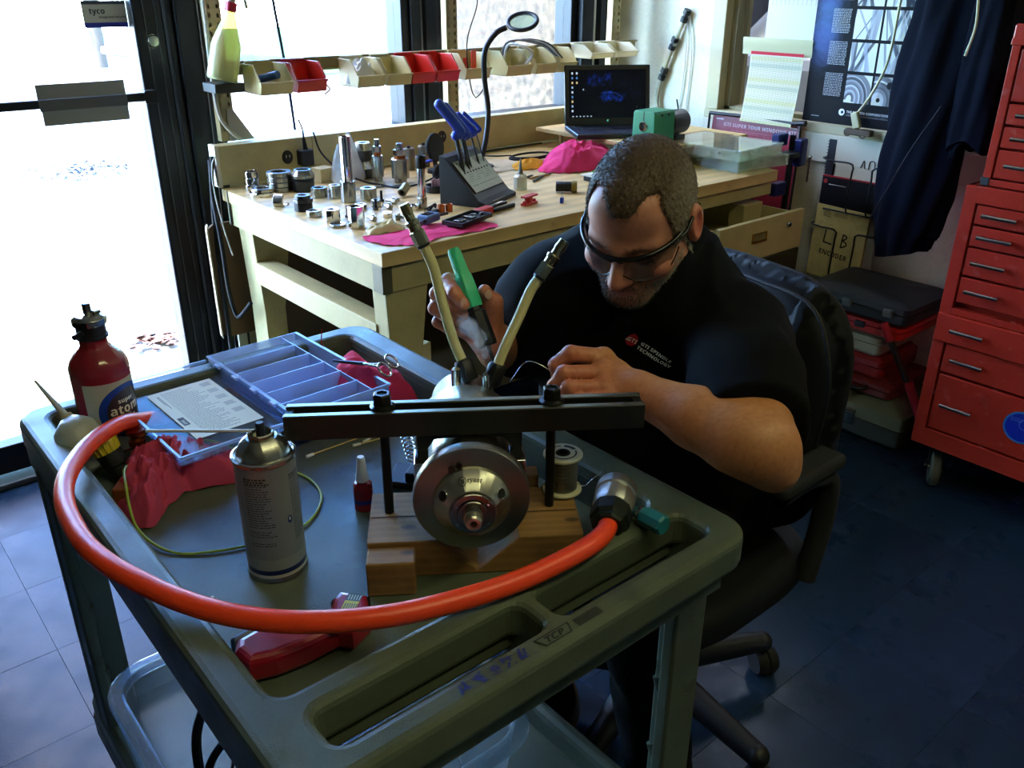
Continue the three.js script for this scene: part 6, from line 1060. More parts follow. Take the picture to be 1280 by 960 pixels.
{ const tex = canvasTex(512, 640, (g, w, h) => { g.fillStyle = '#c8b870'; g.fillRect(0, 0, w, h); let s = 21; const q = () => (s = (s * 16807) % 2147483647) / 2147483647; for (let i = 0; i < 60; i++) { g.fillStyle = `rgba(80,66,28,${q() * 0.08})`; g.beginPath(); g.ellipse(q() * w, q() * h, 20 + q() * 60, 10 + q() * 40, q() * 3, 0, 7); g.fill(); }
    g.strokeStyle = '#14120c'; g.lineCap = 'round'; g.lineWidth = 13;
    const L = (...p) => { g.beginPath(); g.moveTo(p[0], p[1]); for (let i = 2; i < p.length; i += 2) g.lineTo(p[i], p[i + 1]); g.stroke(); };
    L(124, 210, 116, 320, 196, 328); L(300, 218, 292, 334); g.beginPath(); g.moveTo(300, 218); g.quadraticCurveTo(372, 226, 300, 270); g.quadraticCurveTo(392, 300, 292, 334); g.stroke();
    g.fillStyle = '#14120c'; g.font = 'bold 62px sans-serif'; g.save(); g.translate(84, 428); g.rotate(0.06); g.fillText('ENCODER', 0, 0); g.restore();
    scribbleText(g, 70, 40, 70, 60, 'rgba(40,34,20,.8)', 15, 6); scribbleText(g, 180, 44, 130, 36, 'rgba(40,34,20,.6)', 12, 8); });
  const t = thing('envelope', 'worn tan envelope hand lettered L B ENCODER in the lower wire rack', 'envelope', [3.055, 0.60, -1.68]);
  const g = at(bx(-0.006, 0.006, -0.15, 0.13, -0.115, 0.105, 0.002), 0, 0, 0, 0.03); part('envelope_body', g, std(0xa89858, 0.8), t);
  const f = part('lettered_face', onWall(new THREE.PlaneGeometry(0.215, 0.275)), flat(tex, 0.8), t); f.position.set(-0.0068, -0.01, -0.004); f.rotation.x = 0.03;
  part('flap', at(cbx(0.006, 0.03, 0.2, 0.004, 0.14, -0.01, 0.002), 0, 0, 0, 0.02), std(0x8f8252, 0.8), t);
  part('papers', [at(bx(0.007, 0.012, -0.14, 0.14, -0.07, 0.135, 0.001), 0, 0, 0, -0.06), at(bx(0.013, 0.018, -0.13, 0.165, -0.11, 0.10, 0.001), 0, 0, 0, 0.03)], std(0xb4b29c, 0.8), t); }
{ const t = thing('notebook', 'dark spiral notebook with a red edge in the upper wire rack', 'notebook', [3.062, 0.80, -1.66]);
  part('cover', bx(-0.008, 0.0, -0.09, 0.04, -0.13, 0.12, 0.002), std(0x0e1018, 0.4), t); part('red_edge', bx(-0.0085, 0.0005, 0.036, 0.042, -0.13, 0.12, 0.001), std(0xa01c28, 0.4), t);
  part('red_dot', at(cyl(0.008, 0.008, 0.002, 0, 0, 0, 16), -0.0085, 0.02, -0.115, 0, 0, Math.PI / 2), std(0xb03030, 0.5), t); part('rule', bx(-0.009, -0.008, 0.008, 0.011, -0.1, -0.03), MT.white, t); part('pages', bx(0.0, 0.012, -0.09, 0.036, -0.128, 0.118), MT.paper, t); }
{ const t = thing('paper_folder', 'pale folder of papers standing behind the dark notebook', 'folder', [3.08, 0.88, -1.655]);
  part('sheet', [bx(-0.004, -0.002, -0.1, 0.075, -0.10, 0.12), at(bx(0.0, 0.002, -0.1, 0.085, -0.09, 0.11), 0, 0, 0, 0.03)], std(0xc6c2a4, 0.85), t); part('handwriting', [tube([[-0.006, 0.0, 0.03], [-0.006, 0.03, 0.035], [-0.006, 0.03, 0.05], [-0.006, 0.0, 0.055]], 0.0016, 16, 6), tube([[-0.006, 0.002, 0.0], [-0.006, 0.03, 0.01], [-0.006, 0.002, 0.016]], 0.0016, 16, 6)], MT.black, t); }
solo('spiral_pad', 'narrow spiral bound pad at the left of the pale folder', 'notepad', [bx(-0.006, 0.004, -0.09, 0.09, -0.012, 0.02, 0.001), ...Array.from({ length: 16 }, (_, i) => at(new THREE.TorusGeometry(0.006, 0.0012, 6, 12), 0, -0.08 + i * 0.0108, -0.013, Math.PI / 2))], std(0x14151a, 0.5), [3.08, 0.88, -1.785]);
{ const t = thing('wall_outlet', 'beige wall outlet low on the right wall above the black tool case', 'outlet', [3.097, 0.44, -1.565]);
  part('plate', onWall(bx(-0.036, 0.036, -0.058, 0.058, 0, 0.006, 0.002)), std(0xa49a68, 0.5), t); part('slot', [[-0.008, 0.026], [0.008, 0.026], [-0.008, -0.014], [0.008, -0.014], [0, 0.012], [0, -0.028]].map(([a, b]) => onWall(cbx(0.004, 0.009, 0.002, a, b, 0.0062))), MT.black, t); }
{ // jacket
  const t = thing('jacket', 'dark navy work jacket hanging against the right wall', 'jacket', [2.97, 0, -1.35]);
  const prof = [[0.64, 0.09, 0.06], [0.74, 0.115, 0.07], [0.85, 0.128, 0.08], [1.0, 0.13, 0.08], [1.2, 0.122, 0.078], [1.4, 0.108, 0.075], [1.6, 0.10, 0.07], [1.75, 0.05, 0.05]];
  const body = (cz, zoff, sc, y0, sd) => { const pos = [], idx = [], nu = 72, rows = []; for (let k = 0; k <= 60; k++) { const f = k / 60 * (prof.length - 1), i = Math.min(prof.length - 2, Math.floor(f)), u = f - i; rows.push([0, 1, 2].map((c) => lerp(prof[i][c], prof[i + 1][c], u))); }
    for (const [y, a, b] of rows) for (let i = 0; i < nu; i++) { const th = i / nu * 6.2832, fold = 1 + 0.10 * Math.sin(th * 5 + y * 2 + sd) * (0.6 + 0.4 * Math.sin(y * 6)) + 0.06 * Math.sin(th * 9 - y * 14 + sd) + 0.05 * N(th * 2, y * 9, sd), yy = Math.max(y, y0 + 0.02 * Math.sin(th * 3)) ; pos.push(b * sc * fold * Math.sin(th), yy + (zoff * (1.7 - y)) * 0 + 0.03 * Math.cos(th) * (y < 0.7 ? 1 : 0), cz + zoff * (1.7 - y) + a * sc * fold * Math.cos(th)); }
    for (let k = 0; k < 60; k++) for (let i = 0; i < nu; i++) { const p = k * nu + i, q = k * nu + (i + 1) % nu; idx.push(p, p + nu, q, q, p + nu, q + nu); }
    const g = new THREE.BufferGeometry(); g.setAttribute('position', new THREE.Float32BufferAttribute(pos, 3)); g.setIndex(idx); g.computeVertexNormals(); const uv = new Float32Array(pos.length / 3 * 2); for (let i = 0; i < pos.length / 3; i++) { uv[i * 2] = pos[i * 3 + 2]; uv[i * 2 + 1] = pos[i * 3 + 1]; } g.setAttribute('uv', new THREE.BufferAttribute(uv, 2)); return g; };
  const navy = phy(0x060a15, 0.95, 0, { specularIntensity: 0.2, side: THREE.DoubleSide, bumpMap: rep(weave, 0.03), bumpScale: 0.0003 });
  part('jacket_body', body(-0.04, 0.0, 1.0, 0.6, 1.0), navy, t);
  part('sleeve', body(0.10, 0.02, 0.55, 1.03, 4.0).translate(-0.03, 0, 0), navy, t);
  part('seam', tube([[-0.104, 1.15, 0.04], [-0.112, 1.0, -0.03], [-0.11, 0.85, -0.09], [-0.10, 0.76, -0.13]], 0.003, 30, 6), std(0x080c18, 0.9), t);
}
cableOf('white_flex', 'thin white cord hanging beside the navy jacket', [[2.86, 2.0, -1.28], [2.87, 1.5, -1.27], [2.875, 1.38, -1.26], [2.88, 1.3, -1.275]], 0.004, std(0xb4b088, 0.5));
solo('dark_cloth', 'dark cloth draped behind the navy jacket above the red chest', 'cloth', (() => { const g = ext([[-0.09, 1.25], [0.0, 1.27], [0.1, 1.55], [0.1, 1.95], [-0.12, 1.95]], 0.03, 0.012).rotateY(-Math.PI / 2); return g; })(), std(0x0c1228, 0.9), [3.05, 0, -1.2]);

// ---------- red tool chests ----------
const redTex = tinted(256, [150, 40, 27], 0.07, 6, 71, (u, v) => 1 - 0.35 * sstep(tn(u, v, 22, 31, 3), 0.3, 0.42));
MT.red = std(0xffffff, 0.38, 0, { map: rep(redTex, 0.6), roughnessMap: rep(scuff, 0.4), bumpMap: rep(grain, 0.06), bumpScale: 0.0002 });
function pull(parent, x, y, z, w) {
  const h = part('pull_handle', [rod([x - 0.022, y, z - w / 2], [x - 0.022, y, z + w / 2], 0.0065), rod([x, y, z - w / 2 + 0.008], [x - 0.022, y, z - w / 2 + 0.008], 0.0045), rod([x, y, z + w / 2 - 0.008], [x - 0.022, y, z + w / 2 - 0.008], 0.0045)], MT.chrome, parent); return h;
}
{
  const t = thing('tool_cabinet', 'red rolling tool cabinet with chrome drawer handles at the right wall', 'tool cabinet', [0, 0, 0]);
  const X = 2.6, Z0 = -1.072, Z1 = -0.385, B = 3.06;
  part('case', [bx(X + 0.01, B, 0.155, 0.98, Z0, Z0 + 0.012, 0.002), bx(X + 0.01, B, 0.155, 0.98, Z1 - 0.012, Z1, 0.002), bx(X + 0.01, B, 0.968, 0.98, Z0, Z1, 0.002), bx(X + 0.01, B, 0.155, 0.17, Z0, Z1, 0.002), bx(B - 0.01, B, 0.155, 0.98, Z0, Z1)], MT.red, t);
  part('front_frame', [bx(X, X + 0.02, 0.155, 0.98, Z0, Z0 + 0.036, 0.002), bx(X, X + 0.02, 0.155, 0.98, Z1 - 0.036, Z1, 0.002), bx(X, X + 0.02, 0.932, 0.98, Z0 + 0.034, Z1 - 0.034, 0.002), bx(X, X + 0.02, 0.155, 0.214, Z0 + 0.034, Z1 - 0.034, 0.002), bx(X, X + 0.02, 0.60, 0.618, Z0 + 0.036, Z1 - 0.036, 0.001)], MT.red, t);
  part('inner_panel', bx(X + 0.032, X + 0.036, 0.2, 0.95, Z0 + 0.02, Z1 - 0.02), MT.red, t);
  const rows = [[0.928, 0.874], [0.868, 0.81], [0.804, 0.722], [0.715, 0.638], [0.598, 0.512, 1], [0.506, 0.412], [0.404, 0.219]];
  rows.forEach(([y1, y0, wide], i) => {
    const z0 = wide ? Z0 + 0.004 : Z0 + 0.04, z1 = wide ? Z1 - 0.004 : Z1 - 0.04, x = wide ? X - 0.012 : X + 0.004;
    const d = part('drawer', bx(x, X + 0.03, y0, y1, z0, z1, 0.003), MT.red, t);
    const hy = i === 6 ? 0.312 : i === 5 ? 0.462 : i === 4 ? 0.558 : (y0 + y1) / 2 + 0.003, hz = i < 4 ? -0.958 : i === 4 ? -0.966 : -0.953;
    pull(d, x, hy, hz, 0.095); pull(d, x, hy, -0.50, 0.095);
  });
  const stk = canvasTex(256, 256, (g, w, h) => { g.clearRect(0, 0, w, h); g.fillStyle = '#2c6a9a'; g.beginPath(); g.arc(128, 128, 126, 0, 7); g.fill(); g.fillStyle = '#0c1f8c'; g.beginPath(); g.arc(128, 128, 112, 0, 7); g.fill(); g.strokeStyle = 'rgba(150,180,230,.7)'; g.lineWidth = 4; g.beginPath(); g.arc(150, 100, 40, 0, 7); g.stroke(); scribbleText(g, 40, 60, 90, 30, 'rgba(140,170,230,.6)', 12, 3); });
  const s = part('blue_sticker', onWall(new THREE.CircleGeometry(0.05, 40)), flat(stk, 0.3), t); s.position.set(X + 0.0032, 0.318, -0.77);
  for (const [x, z] of [[X + 0.06, Z0 + 0.07], [X + 0.06, Z1 - 0.07], [B - 0.06, Z0 + 0.07], [B - 0.06, Z1 - 0.07]]) {
    const c = part('caster', [at(clathe([[0, -0.016], [0.046, -0.016], [0.056, -0.01], [0.056, 0.01], [0.046, 0.016], [0, 0.016]], 32, 0.4), x, 0.056, z, 0, 0.5, 0).translate(0, 0, 0)], std(0x4a4636, 0.6), t);
    const g = at(clathe([[0, -0.016], [0.046, -0.016], [0.056, -0.01], [0.056, 0.01], [0.046, 0.016], [0, 0.016]], 32, 0.4), 0, 0, 0, Math.PI / 2).rotateY(0.5).translate(x, 0.056, z); c.geometry = g;
    part('fork', [bx(x - 0.035, x + 0.035, 0.14, 0.156, z - 0.03, z + 0.03, 0.003), cbx(0.02, 0.09, 0.006, x, 0.1, z - 0.022), cbx(0.02, 0.09, 0.006, x, 0.1, z + 0.022), rod([x, 0.056, z - 0.032], [x, 0.056, z + 0.032], 0.007)], MT.steel, c);
  }
  part('side_bolt', [[0.62], [0.47]].map(([y]) => rod([X + 0.06, y, Z0], [X + 0.06, y, Z0 - 0.02], 0.012)), MT.brushed, t);
}
{
  const t = thing('tool_chest', 'red top tool chest standing on the rolling tool cabinet', 'tool chest', [0, 0, 0]);
  const X = 2.62, Z0 = -1.042, Z1 = -0.40, B = 3.04;
  part('case', [bx(X + 0.01, B, 0.982, 1.36, Z0, Z0 + 0.012, 0.002), bx(X + 0.01, B, 0.982, 1.36, Z1 - 0.012, Z1, 0.002), bx(X + 0.01, B, 0.982, 0.995, Z0, Z1, 0.002), bx(B - 0.01, B, 0.982, 1.36, Z0, Z1)], MT.red, t);
  part('lid', [bx(X - 0.004, B, 1.362, 1.405, Z0 - 0.003, Z1 + 0.003, 0.006), bx(X - 0.006, X + 0.01, 1.352, 1.37, Z0 - 0.003, Z1 + 0.003, 0.003)], MT.red, t);
  part('front_frame', [bx(X, X + 0.02, 0.982, 1.36, Z0, Z0 + 0.022, 0.002), bx(X, X + 0.02, 0.982, 1.36, Z1 - 0.022, Z1, 0.002), bx(X, X + 0.02, 0.982, 1.0, Z0 + 0.02, Z1 - 0.02, 0.002)], MT.red, t);
  part('inner_panel', bx(X + 0.032, X + 0.036, 0.99, 1.35, Z0 + 0.02, Z1 - 0.02), MT.red, t);
  for (const [y0, y1, h] of [[1.21, 1.345, 0], [1.15, 1.204, 1], [1.088, 1.144, 1], [1.004, 1.082, 1]]) { const d = part('drawer', bx(X + 0.004, X + 0.03, y0, y1, Z0 + 0.025, Z1 - 0.025, 0.003), MT.red, t); if (h) { pull(d, X + 0.004, (y0 + y1) / 2, -0.94, 0.09); pull(d, X + 0.004, (y0 + y1) / 2, -0.52, 0.09); } }
  part('corner_cap', bx(X - 0.003, X + 0.03, 0.982, 1.004, Z0 - 0.003, Z0 + 0.02, 0.002), MT.darkSteel, t);
}
// stack of tool cases
function caseOf(name, label, cat, x0, x1, y0, y1, z0, z1, mat, o = {}) {
  const t = thing(name, label, cat, [(x0 + x1) / 2, y0, (z0 + z1) / 2], o.turn || 0), w = (x1 - x0) / 2, d = (z1 - z0) / 2, h = y1 - y0, s = o.split ?? 0.55, taper = o.taper ?? 0.015;
  const half = (ya, yb, ta, tb, m, nm) => { const pos = [], idx = [], A = rrect(-w + ta, w - ta, -d + ta, d - ta, 0.02), B2 = rrect(-w, w, -d, d, 0.022), C = rrect(-w + tb, w - tb, -d + tb, d - tb, 0.02), n = A.length, L = [[A, ya], [B2, lerp(ya, yb, ta ? 0.3 : 0.02)], [B2, lerp(ya, yb, tb ? 0.6 : 0.98)], [C, yb]];
    for (const [l, y] of L) for (const [a, b] of l) pos.push(a, y, b); for (let k = 0; k < 3; k++) for (let i = 0; i < n; i++) { const j = (i + 1) % n, p = k * n; idx.push(p + i, p + n + i, p + j, p + j, p + n + i, p + n + j); }
    const c0 = pos.length / 3; pos.push(0, ya, 0, 0, yb, 0); for (let i = 0; i < n; i++) { const j = (i + 1) % n; idx.push(c0, i, j, c0 + 1, 3 * n + j, 3 * n + i); }
    const g = new THREE.BufferGeometry(); g.setAttribute('position', new THREE.Float32BufferAttribute(pos, 3)); g.setIndex(idx); g.computeVertexNormals(); return part(nm, uvm(toCreasedNormals(g, 0.5)), m, t); };
  half(0, h * s - 0.002, taper, 0, o.lower || mat, 'case_bottom'); half(h * s + 0.002, h, 0, taper * 1.8, mat, 'case_lid');
  if (o.latch) for (const z of o.latch) part('latch', [cbx(0.012, h * 0.35, 0.035, -w - 0.004, h * s, z, 0.003), cbx(0.006, h * 0.14, 0.03, -w - 0.012, h * s + 0.01, z, 0.002)], o.latchMat || MT.black, t);
  if (o.handle) part('handle', [tube([[-w, h * s, -0.07], [-w - 0.03, h * s, -0.06], [-w - 0.03, h * s, 0.06], [-w, h * s, 0.07]], 0.008, 24, 8)], MT.black, t);
  return t;
}
caseOf('toolbox', 'olive plastic toolbox with a chrome latch at the bottom of the case stack', 'toolbox', 2.75, 3.085, 0, 0.165, -1.58, -1.17, std(0x5c5a3c, 0.55), { split: 0.5, taper: 0.03, latch: [0.015], latchMat: MT.steel, lower: std(0x2e2f24, 0.6) });
caseOf('tool_case', 'dull maroon flat case lying on the olive toolbox', 'case', 2.775, 3.07, 0.1675, 0.224, -1.56, -1.245, std(0x6e1f1c, 0.5), { handle: true, taper: 0.01 });
caseOf('tool_case', 'dark red case between the maroon flat case and the beige one', 'case', 2.79, 3.06, 0.2265, 0.304, -1.58, -1.30, std(0x8c1a18, 0.45), { taper: 0.008 });
caseOf('tool_case', 'small beige case with a black latch in the middle of the stack', 'case', 2.79, 3.04, 0.3065, 0.39, -1.585, -1.32, std(0xb4ae90, 0.5), { latch: [-0.01], taper: 0.012 });
caseOf('tool_case', 'bright red case with a black latch under the black top case', 'case', 2.765, 3.05, 0.3925, 0.45, -1.60, -1.245, std(0xc22418, 0.4), { latch: [0.03], taper: 0.012 });
caseOf('tool_case', 'wide black case on top of the case stack', 'case', 2.745, 3.06, 0.4525, 0.53, -1.62, -1.225, std(0x121314, 0.55), { taper: 0.014, latch: [-0.02, 0.13], latchMat: std(0x50504c, 0.4) });
{ const t = thing('jack_handle', 'red and black jack handle leaning between the case stack and the red cabinet', 'jack handle', [2.74, 0, 0]);
  part('red_tip', rod([0, 0.46, -1.30], [0.01, 0.40, -1.27], 0.014), std(0xa01c24, 0.4), t); part('red_grip', rod([0.03, 0.27, -1.19], [0.05, 0.09, -1.105], 0.015), std(0xa01c24, 0.4), t); part('black_rod', rod([0.008, 0.42, -1.28], [0.032, 0.25, -1.185], 0.011), MT.black, t); }

// ---------- distance-field modelling ----------
const cap = (a, b, ra, rb = ra) => {                                  // tapered capsule
  const [ax, ay, az] = a, dx = b[0] - ax, dy = b[1] - ay, dz = b[2] - az, L = dx * dx + dy * dy + dz * dz || 1e-9;
  return (x, y, z) => { const px = x - ax, py = y - ay, pz = z - az; let t = (px * dx + py * dy + pz * dz) / L; t = t < 0 ? 0 : t > 1 ? 1 : t; const qx = px - dx * t, qy = py - dy * t, qz = pz - dz * t; return Math.sqrt(qx * qx + qy * qy + qz * qz) - (ra + (rb - ra) * t); };
};
const ell = (c, r) => (x, y, z) => { const a = (x - c[0]) / r[0], b = (y - c[1]) / r[1], d = (z - c[2]) / r[2], k0 = Math.sqrt(a * a + b * b + d * d), e = a / r[0], f = b / r[1], g = d / r[2], k1 = Math.sqrt(e * e + f * f + g * g) || 1e-9; return k0 * (k0 - 1) / k1; };
const smin = (a, b, k) => { const h = Math.max(k - Math.abs(a - b), 0) / k; return Math.min(a, b) - h * h * k * 0.25; };
const smax = (a, b, k) => -smin(-a, -b, k);
const joinAll = (list, k) => (x, y, z) => { let d = list[0](x, y, z); for (let i = 1; i < list.length; i++) d = smin(d, list[i](x, y, z), k); return d; };
function meshSDF(f, mn, mx, h, steps = 2) {                            // surface nets
  const n = [0, 1, 2].map((i) => Math.ceil((mx[i] - mn[i]) / h) + 1), [nx, ny, nz] = n, v = new Float32Array(nx * ny * nz);
  let o = 0; for (let k = 0; k < nz; k++) for (let j = 0; j < ny; j++) for (let i = 0; i < nx; i++) v[o++] = f(mn[0] + i * h, mn[1] + j * h, mn[2] + k * h);
  const id = new Int32Array(nx * ny * nz).fill(-1), pos = [], idx = [], at3 = (i, j, k) => (k * ny + j) * nx + i;
  const E = [[0, 1], [2, 3], [4, 5], [6, 7], [0, 2], [1, 3], [4, 6], [5, 7], [0, 4], [1, 5], [2, 6], [3, 7]], c = new Float32Array(8);
  for (let k = 0; k < nz - 1; k++) for (let j = 0; j < ny - 1; j++) for (let i = 0; i < nx - 1; i++) {
    let m = 0; for (let q = 0; q < 8; q++) { c[q] = v[at3(i + (q & 1), j + (q >> 1 & 1), k + (q >> 2))]; if (c[q] < 0) m |= 1 << q; }
    if (m === 0 || m === 255) continue;
    let sx = 0, sy = 0, sz = 0, cnt = 0;
    for (const [a, b] of E) { if ((c[a] < 0) === (c[b] < 0)) continue; const t = c[a] / (c[a] - c[b]); sx += lerp(a & 1, b & 1, t); sy += lerp(a >> 1 & 1, b >> 1 & 1, t); sz += lerp(a >> 2, b >> 2, t); cnt++; }
    id[at3(i, j, k)] = pos.length / 3; pos.push(mn[0] + (i + sx / cnt) * h, mn[1] + (j + sy / cnt) * h, mn[2] + (k + sz / cnt) * h);
  }
  const quad = (a, b, d, e, flip) => { if (a < 0 || b < 0 || d < 0 || e < 0) return; if (flip) idx.push(a, d, b, a, e, d); else idx.push(a, b, d, a, d, e); };
  for (let k = 1; k < nz - 1; k++) for (let j = 1; j < ny - 1; j++) for (let i = 1; i < nx - 1; i++) {
    const s = v[at3(i, j, k)] < 0;
    if (s !== v[at3(i + 1, j, k)] < 0) quad(id[at3(i, j - 1, k - 1)], id[at3(i, j, k - 1)], id[at3(i, j, k)], id[at3(i, j - 1, k)], !s);
    if (s !== v[at3(i, j + 1, k)] < 0) quad(id[at3(i - 1, j, k - 1)], id[at3(i - 1, j, k)], id[at3(i, j, k)], id[at3(i, j, k - 1)], !s);
    if (s !== v[at3(i, j, k + 1)] < 0) quad(id[at3(i - 1, j - 1, k)], id[at3(i, j - 1, k)], id[at3(i, j, k)], id[at3(i - 1, j, k)], !s);
  }
  const P3 = new Float32Array(pos), nor = new Float32Array(pos.length), e = h * 0.4;
  for (let q = 0; q < P3.length; q += 3) {
    let x = P3[q], y = P3[q + 1], z = P3[q + 2], gx, gy, gz;
    for (let st = 0; st <= steps; st++) {
      gx = f(x + e, y, z) - f(x - e, y, z); gy = f(x, y + e, z) - f(x, y - e, z); gz = f(x, y, z + e) - f(x, y, z - e);
      const l = Math.hypot(gx, gy, gz) || 1e-9; gx /= l; gy /= l; gz /= l;
      if (st < steps) { const d = clamp(f(x, y, z), -h, h) * 0.8; x -= gx * d; y -= gy * d; z -= gz * d; }
    }
    P3[q] = x; P3[q + 1] = y; P3[q + 2] = z; nor[q] = gx; nor[q + 1] = gy; nor[q + 2] = gz;
  }
  const g = new THREE.BufferGeometry();
  g.setAttribute('position', new THREE.BufferAttribute(P3, 3)); g.setAttribute('normal', new THREE.BufferAttribute(nor, 3)); g.setIndex(idx);
  const uv = new Float32Array(P3.length / 3 * 2); for (let i = 0; i < uv.length / 2; i++) { uv[i * 2] = P3[i * 3] + P3[i * 3 + 2]; uv[i * 2 + 1] = P3[i * 3 + 1] + 0.3 * P3[i * 3]; }
  g.setAttribute('uv', new THREE.BufferAttribute(uv, 2));
  return g;
}
function paint(g, fn) { const p = g.attributes.position, c = new Float32Array(p.count * 3), col = new THREE.Color(); for (let i = 0; i < p.count; i++) { const [r, gg, b] = fn(p.getX(i), p.getY(i), p.getZ(i)); col.setRGB(r / 255, gg / 255, b / 255, THREE.SRGBColorSpace); c[i * 3] = col.r; c[i * 3 + 1] = col.g; c[i * 3 + 2] = col.b; } g.setAttribute('color', new THREE.BufferAttribute(c, 3)); return g; }
const mix3 = (a, b, t) => [0, 1, 2].map((i) => lerp(a[i], b[i], clamp(t, 0, 1)));

// ---------- office chair ----------
{
  const t = thing('office_chair', 'black leather office chair with a padded back behind the man', 'chair', [1.21, 0, -0.95], 0), O = [1.21, 0, -0.95];
  const leather = phy(0x0d0f13, 0.72, 0, { specularIntensity: 0.5 });
  const AX = 0.16;                                                       // backrest turned about y
  const back = (x, y, z) => {                                             // local: x forward (towards -x world), z across
    const dz = z + 0.95, dx = x - 1.43 - 0.10 * (y - 0.8), c = Math.cos(AX), s = Math.sin(AX), u = dx * c + dz * s, w = -dx * s + dz * c;
    const q = (y - 0.74) / 0.27, r = Math.abs(w) / 0.24, lim = Math.pow(Math.pow(Math.abs(q), 3.4) + Math.pow(r, 3.4), 1 / 3.4);
    const T = 0.058, cv = (u - 0.5 * w * w + 0.02) / T, v = Math.pow(Math.pow(lim, 3.2) + Math.pow(Math.abs(cv), 3.2), 1 / 3.2);
    return (v - 1) * T * 0.85 + 0.005 * sstep(Math.abs(Math.abs(w) - 0.15), 0.012, 0.0) * (cv < 0 ? 1 : 0);
  };
  const g1 = meshSDF(back, [1.2, 0.42, -1.27], [1.62, 1.08, -0.62], 0.011).translate(-O[0], 0, -O[2]);
  part('backrest', g1, leather, t);
  part('back_seam', [tube([[1.39, 0.99, -1.06], [1.375, 0.99, -0.9], [1.37, 0.97, -0.78], [1.355, 0.86, -0.72], [1.345, 0.7, -0.72]].map(([x, y, z]) => [x - O[0] - 0.004, y, z - O[2]]), 0.004, 30, 6)], std(0x06070a, 0.6), t);
  const seat = (x, y, z) => { const q = Math.pow(Math.pow(Math.abs((x - 1.2) / 0.26), 3.5) + Math.pow(Math.abs((z + 0.95) / 0.255), 3.5), 1 / 3.5); return smax((q - 1) * 0.24, Math.abs(y - 0.44) - 0.042, 0.04); };
  part('seat', meshSDF(seat, [0.9, 0.36, -1.25], [1.5, 0.52, -0.65], 0.013).translate(-O[0], 0, -O[2]), leather, t);
  for (const z of [-0.695, -1.23]) part('armrest', [tube([[1.34, 0.44, z], [1.37, 0.56, z], [1.36, 0.66, z], [1.30, 0.685, z], [1.2, 0.685, z]].map(([x, y, zz]) => [x - O[0], y, zz - O[2]]), 0.022, 30, 10), bx(1.17 - O[0], 1.37 - O[0], 0.69, 0.72, z - 0.03 - O[2], z + 0.03 - O[2], 0.013)], MT.blackMatte, t);
  part('gas_lift', [cyl(0.028, 0.025, 0.2, 0, 0.12, 0, 24), cyl(0.05, 0.09, 0.03, 0, 0.375, 0, 24), bx(0.1, 0.24, 0.4, 0.43, -0.03, 0.03, 0.01), rod([0.22, 0.42, 0.02], [0.24, 0.6, 0.02], 0.025)], MT.black, t);
  for (let i = 0; i < 5; i++) {
    const a = (20 + i * 72) * D2R, ex = 0.295 * Math.cos(a), ez = 0.295 * Math.sin(a), b = part('base_arm', [rod([0, 0.13, 0], [ex, 0.095, ez], 0.036, 0.024, 14), new THREE.SphereGeometry(0.025, 14, 10).translate(ex, 0.095, ez)], MT.black, t);
    part('caster', [at(clathe([[0, -0.028], [0.028, -0.026], [0.034, -0.015], [0.034, -0.003], [0.027, 0], [0.034, 0.003], [0.034, 0.015], [0.028, 0.026], [0, 0.028]], 24), 0, 0, 0, Math.PI / 2, 0, 0).rotateY(a + 0.8).translate(ex * 1.05, 0.0342, ez * 1.05), rod([ex, 0.09, ez], [ex * 1.05, 0.03, ez * 1.05], 0.009)], MT.blackMatte, b);
  }
}

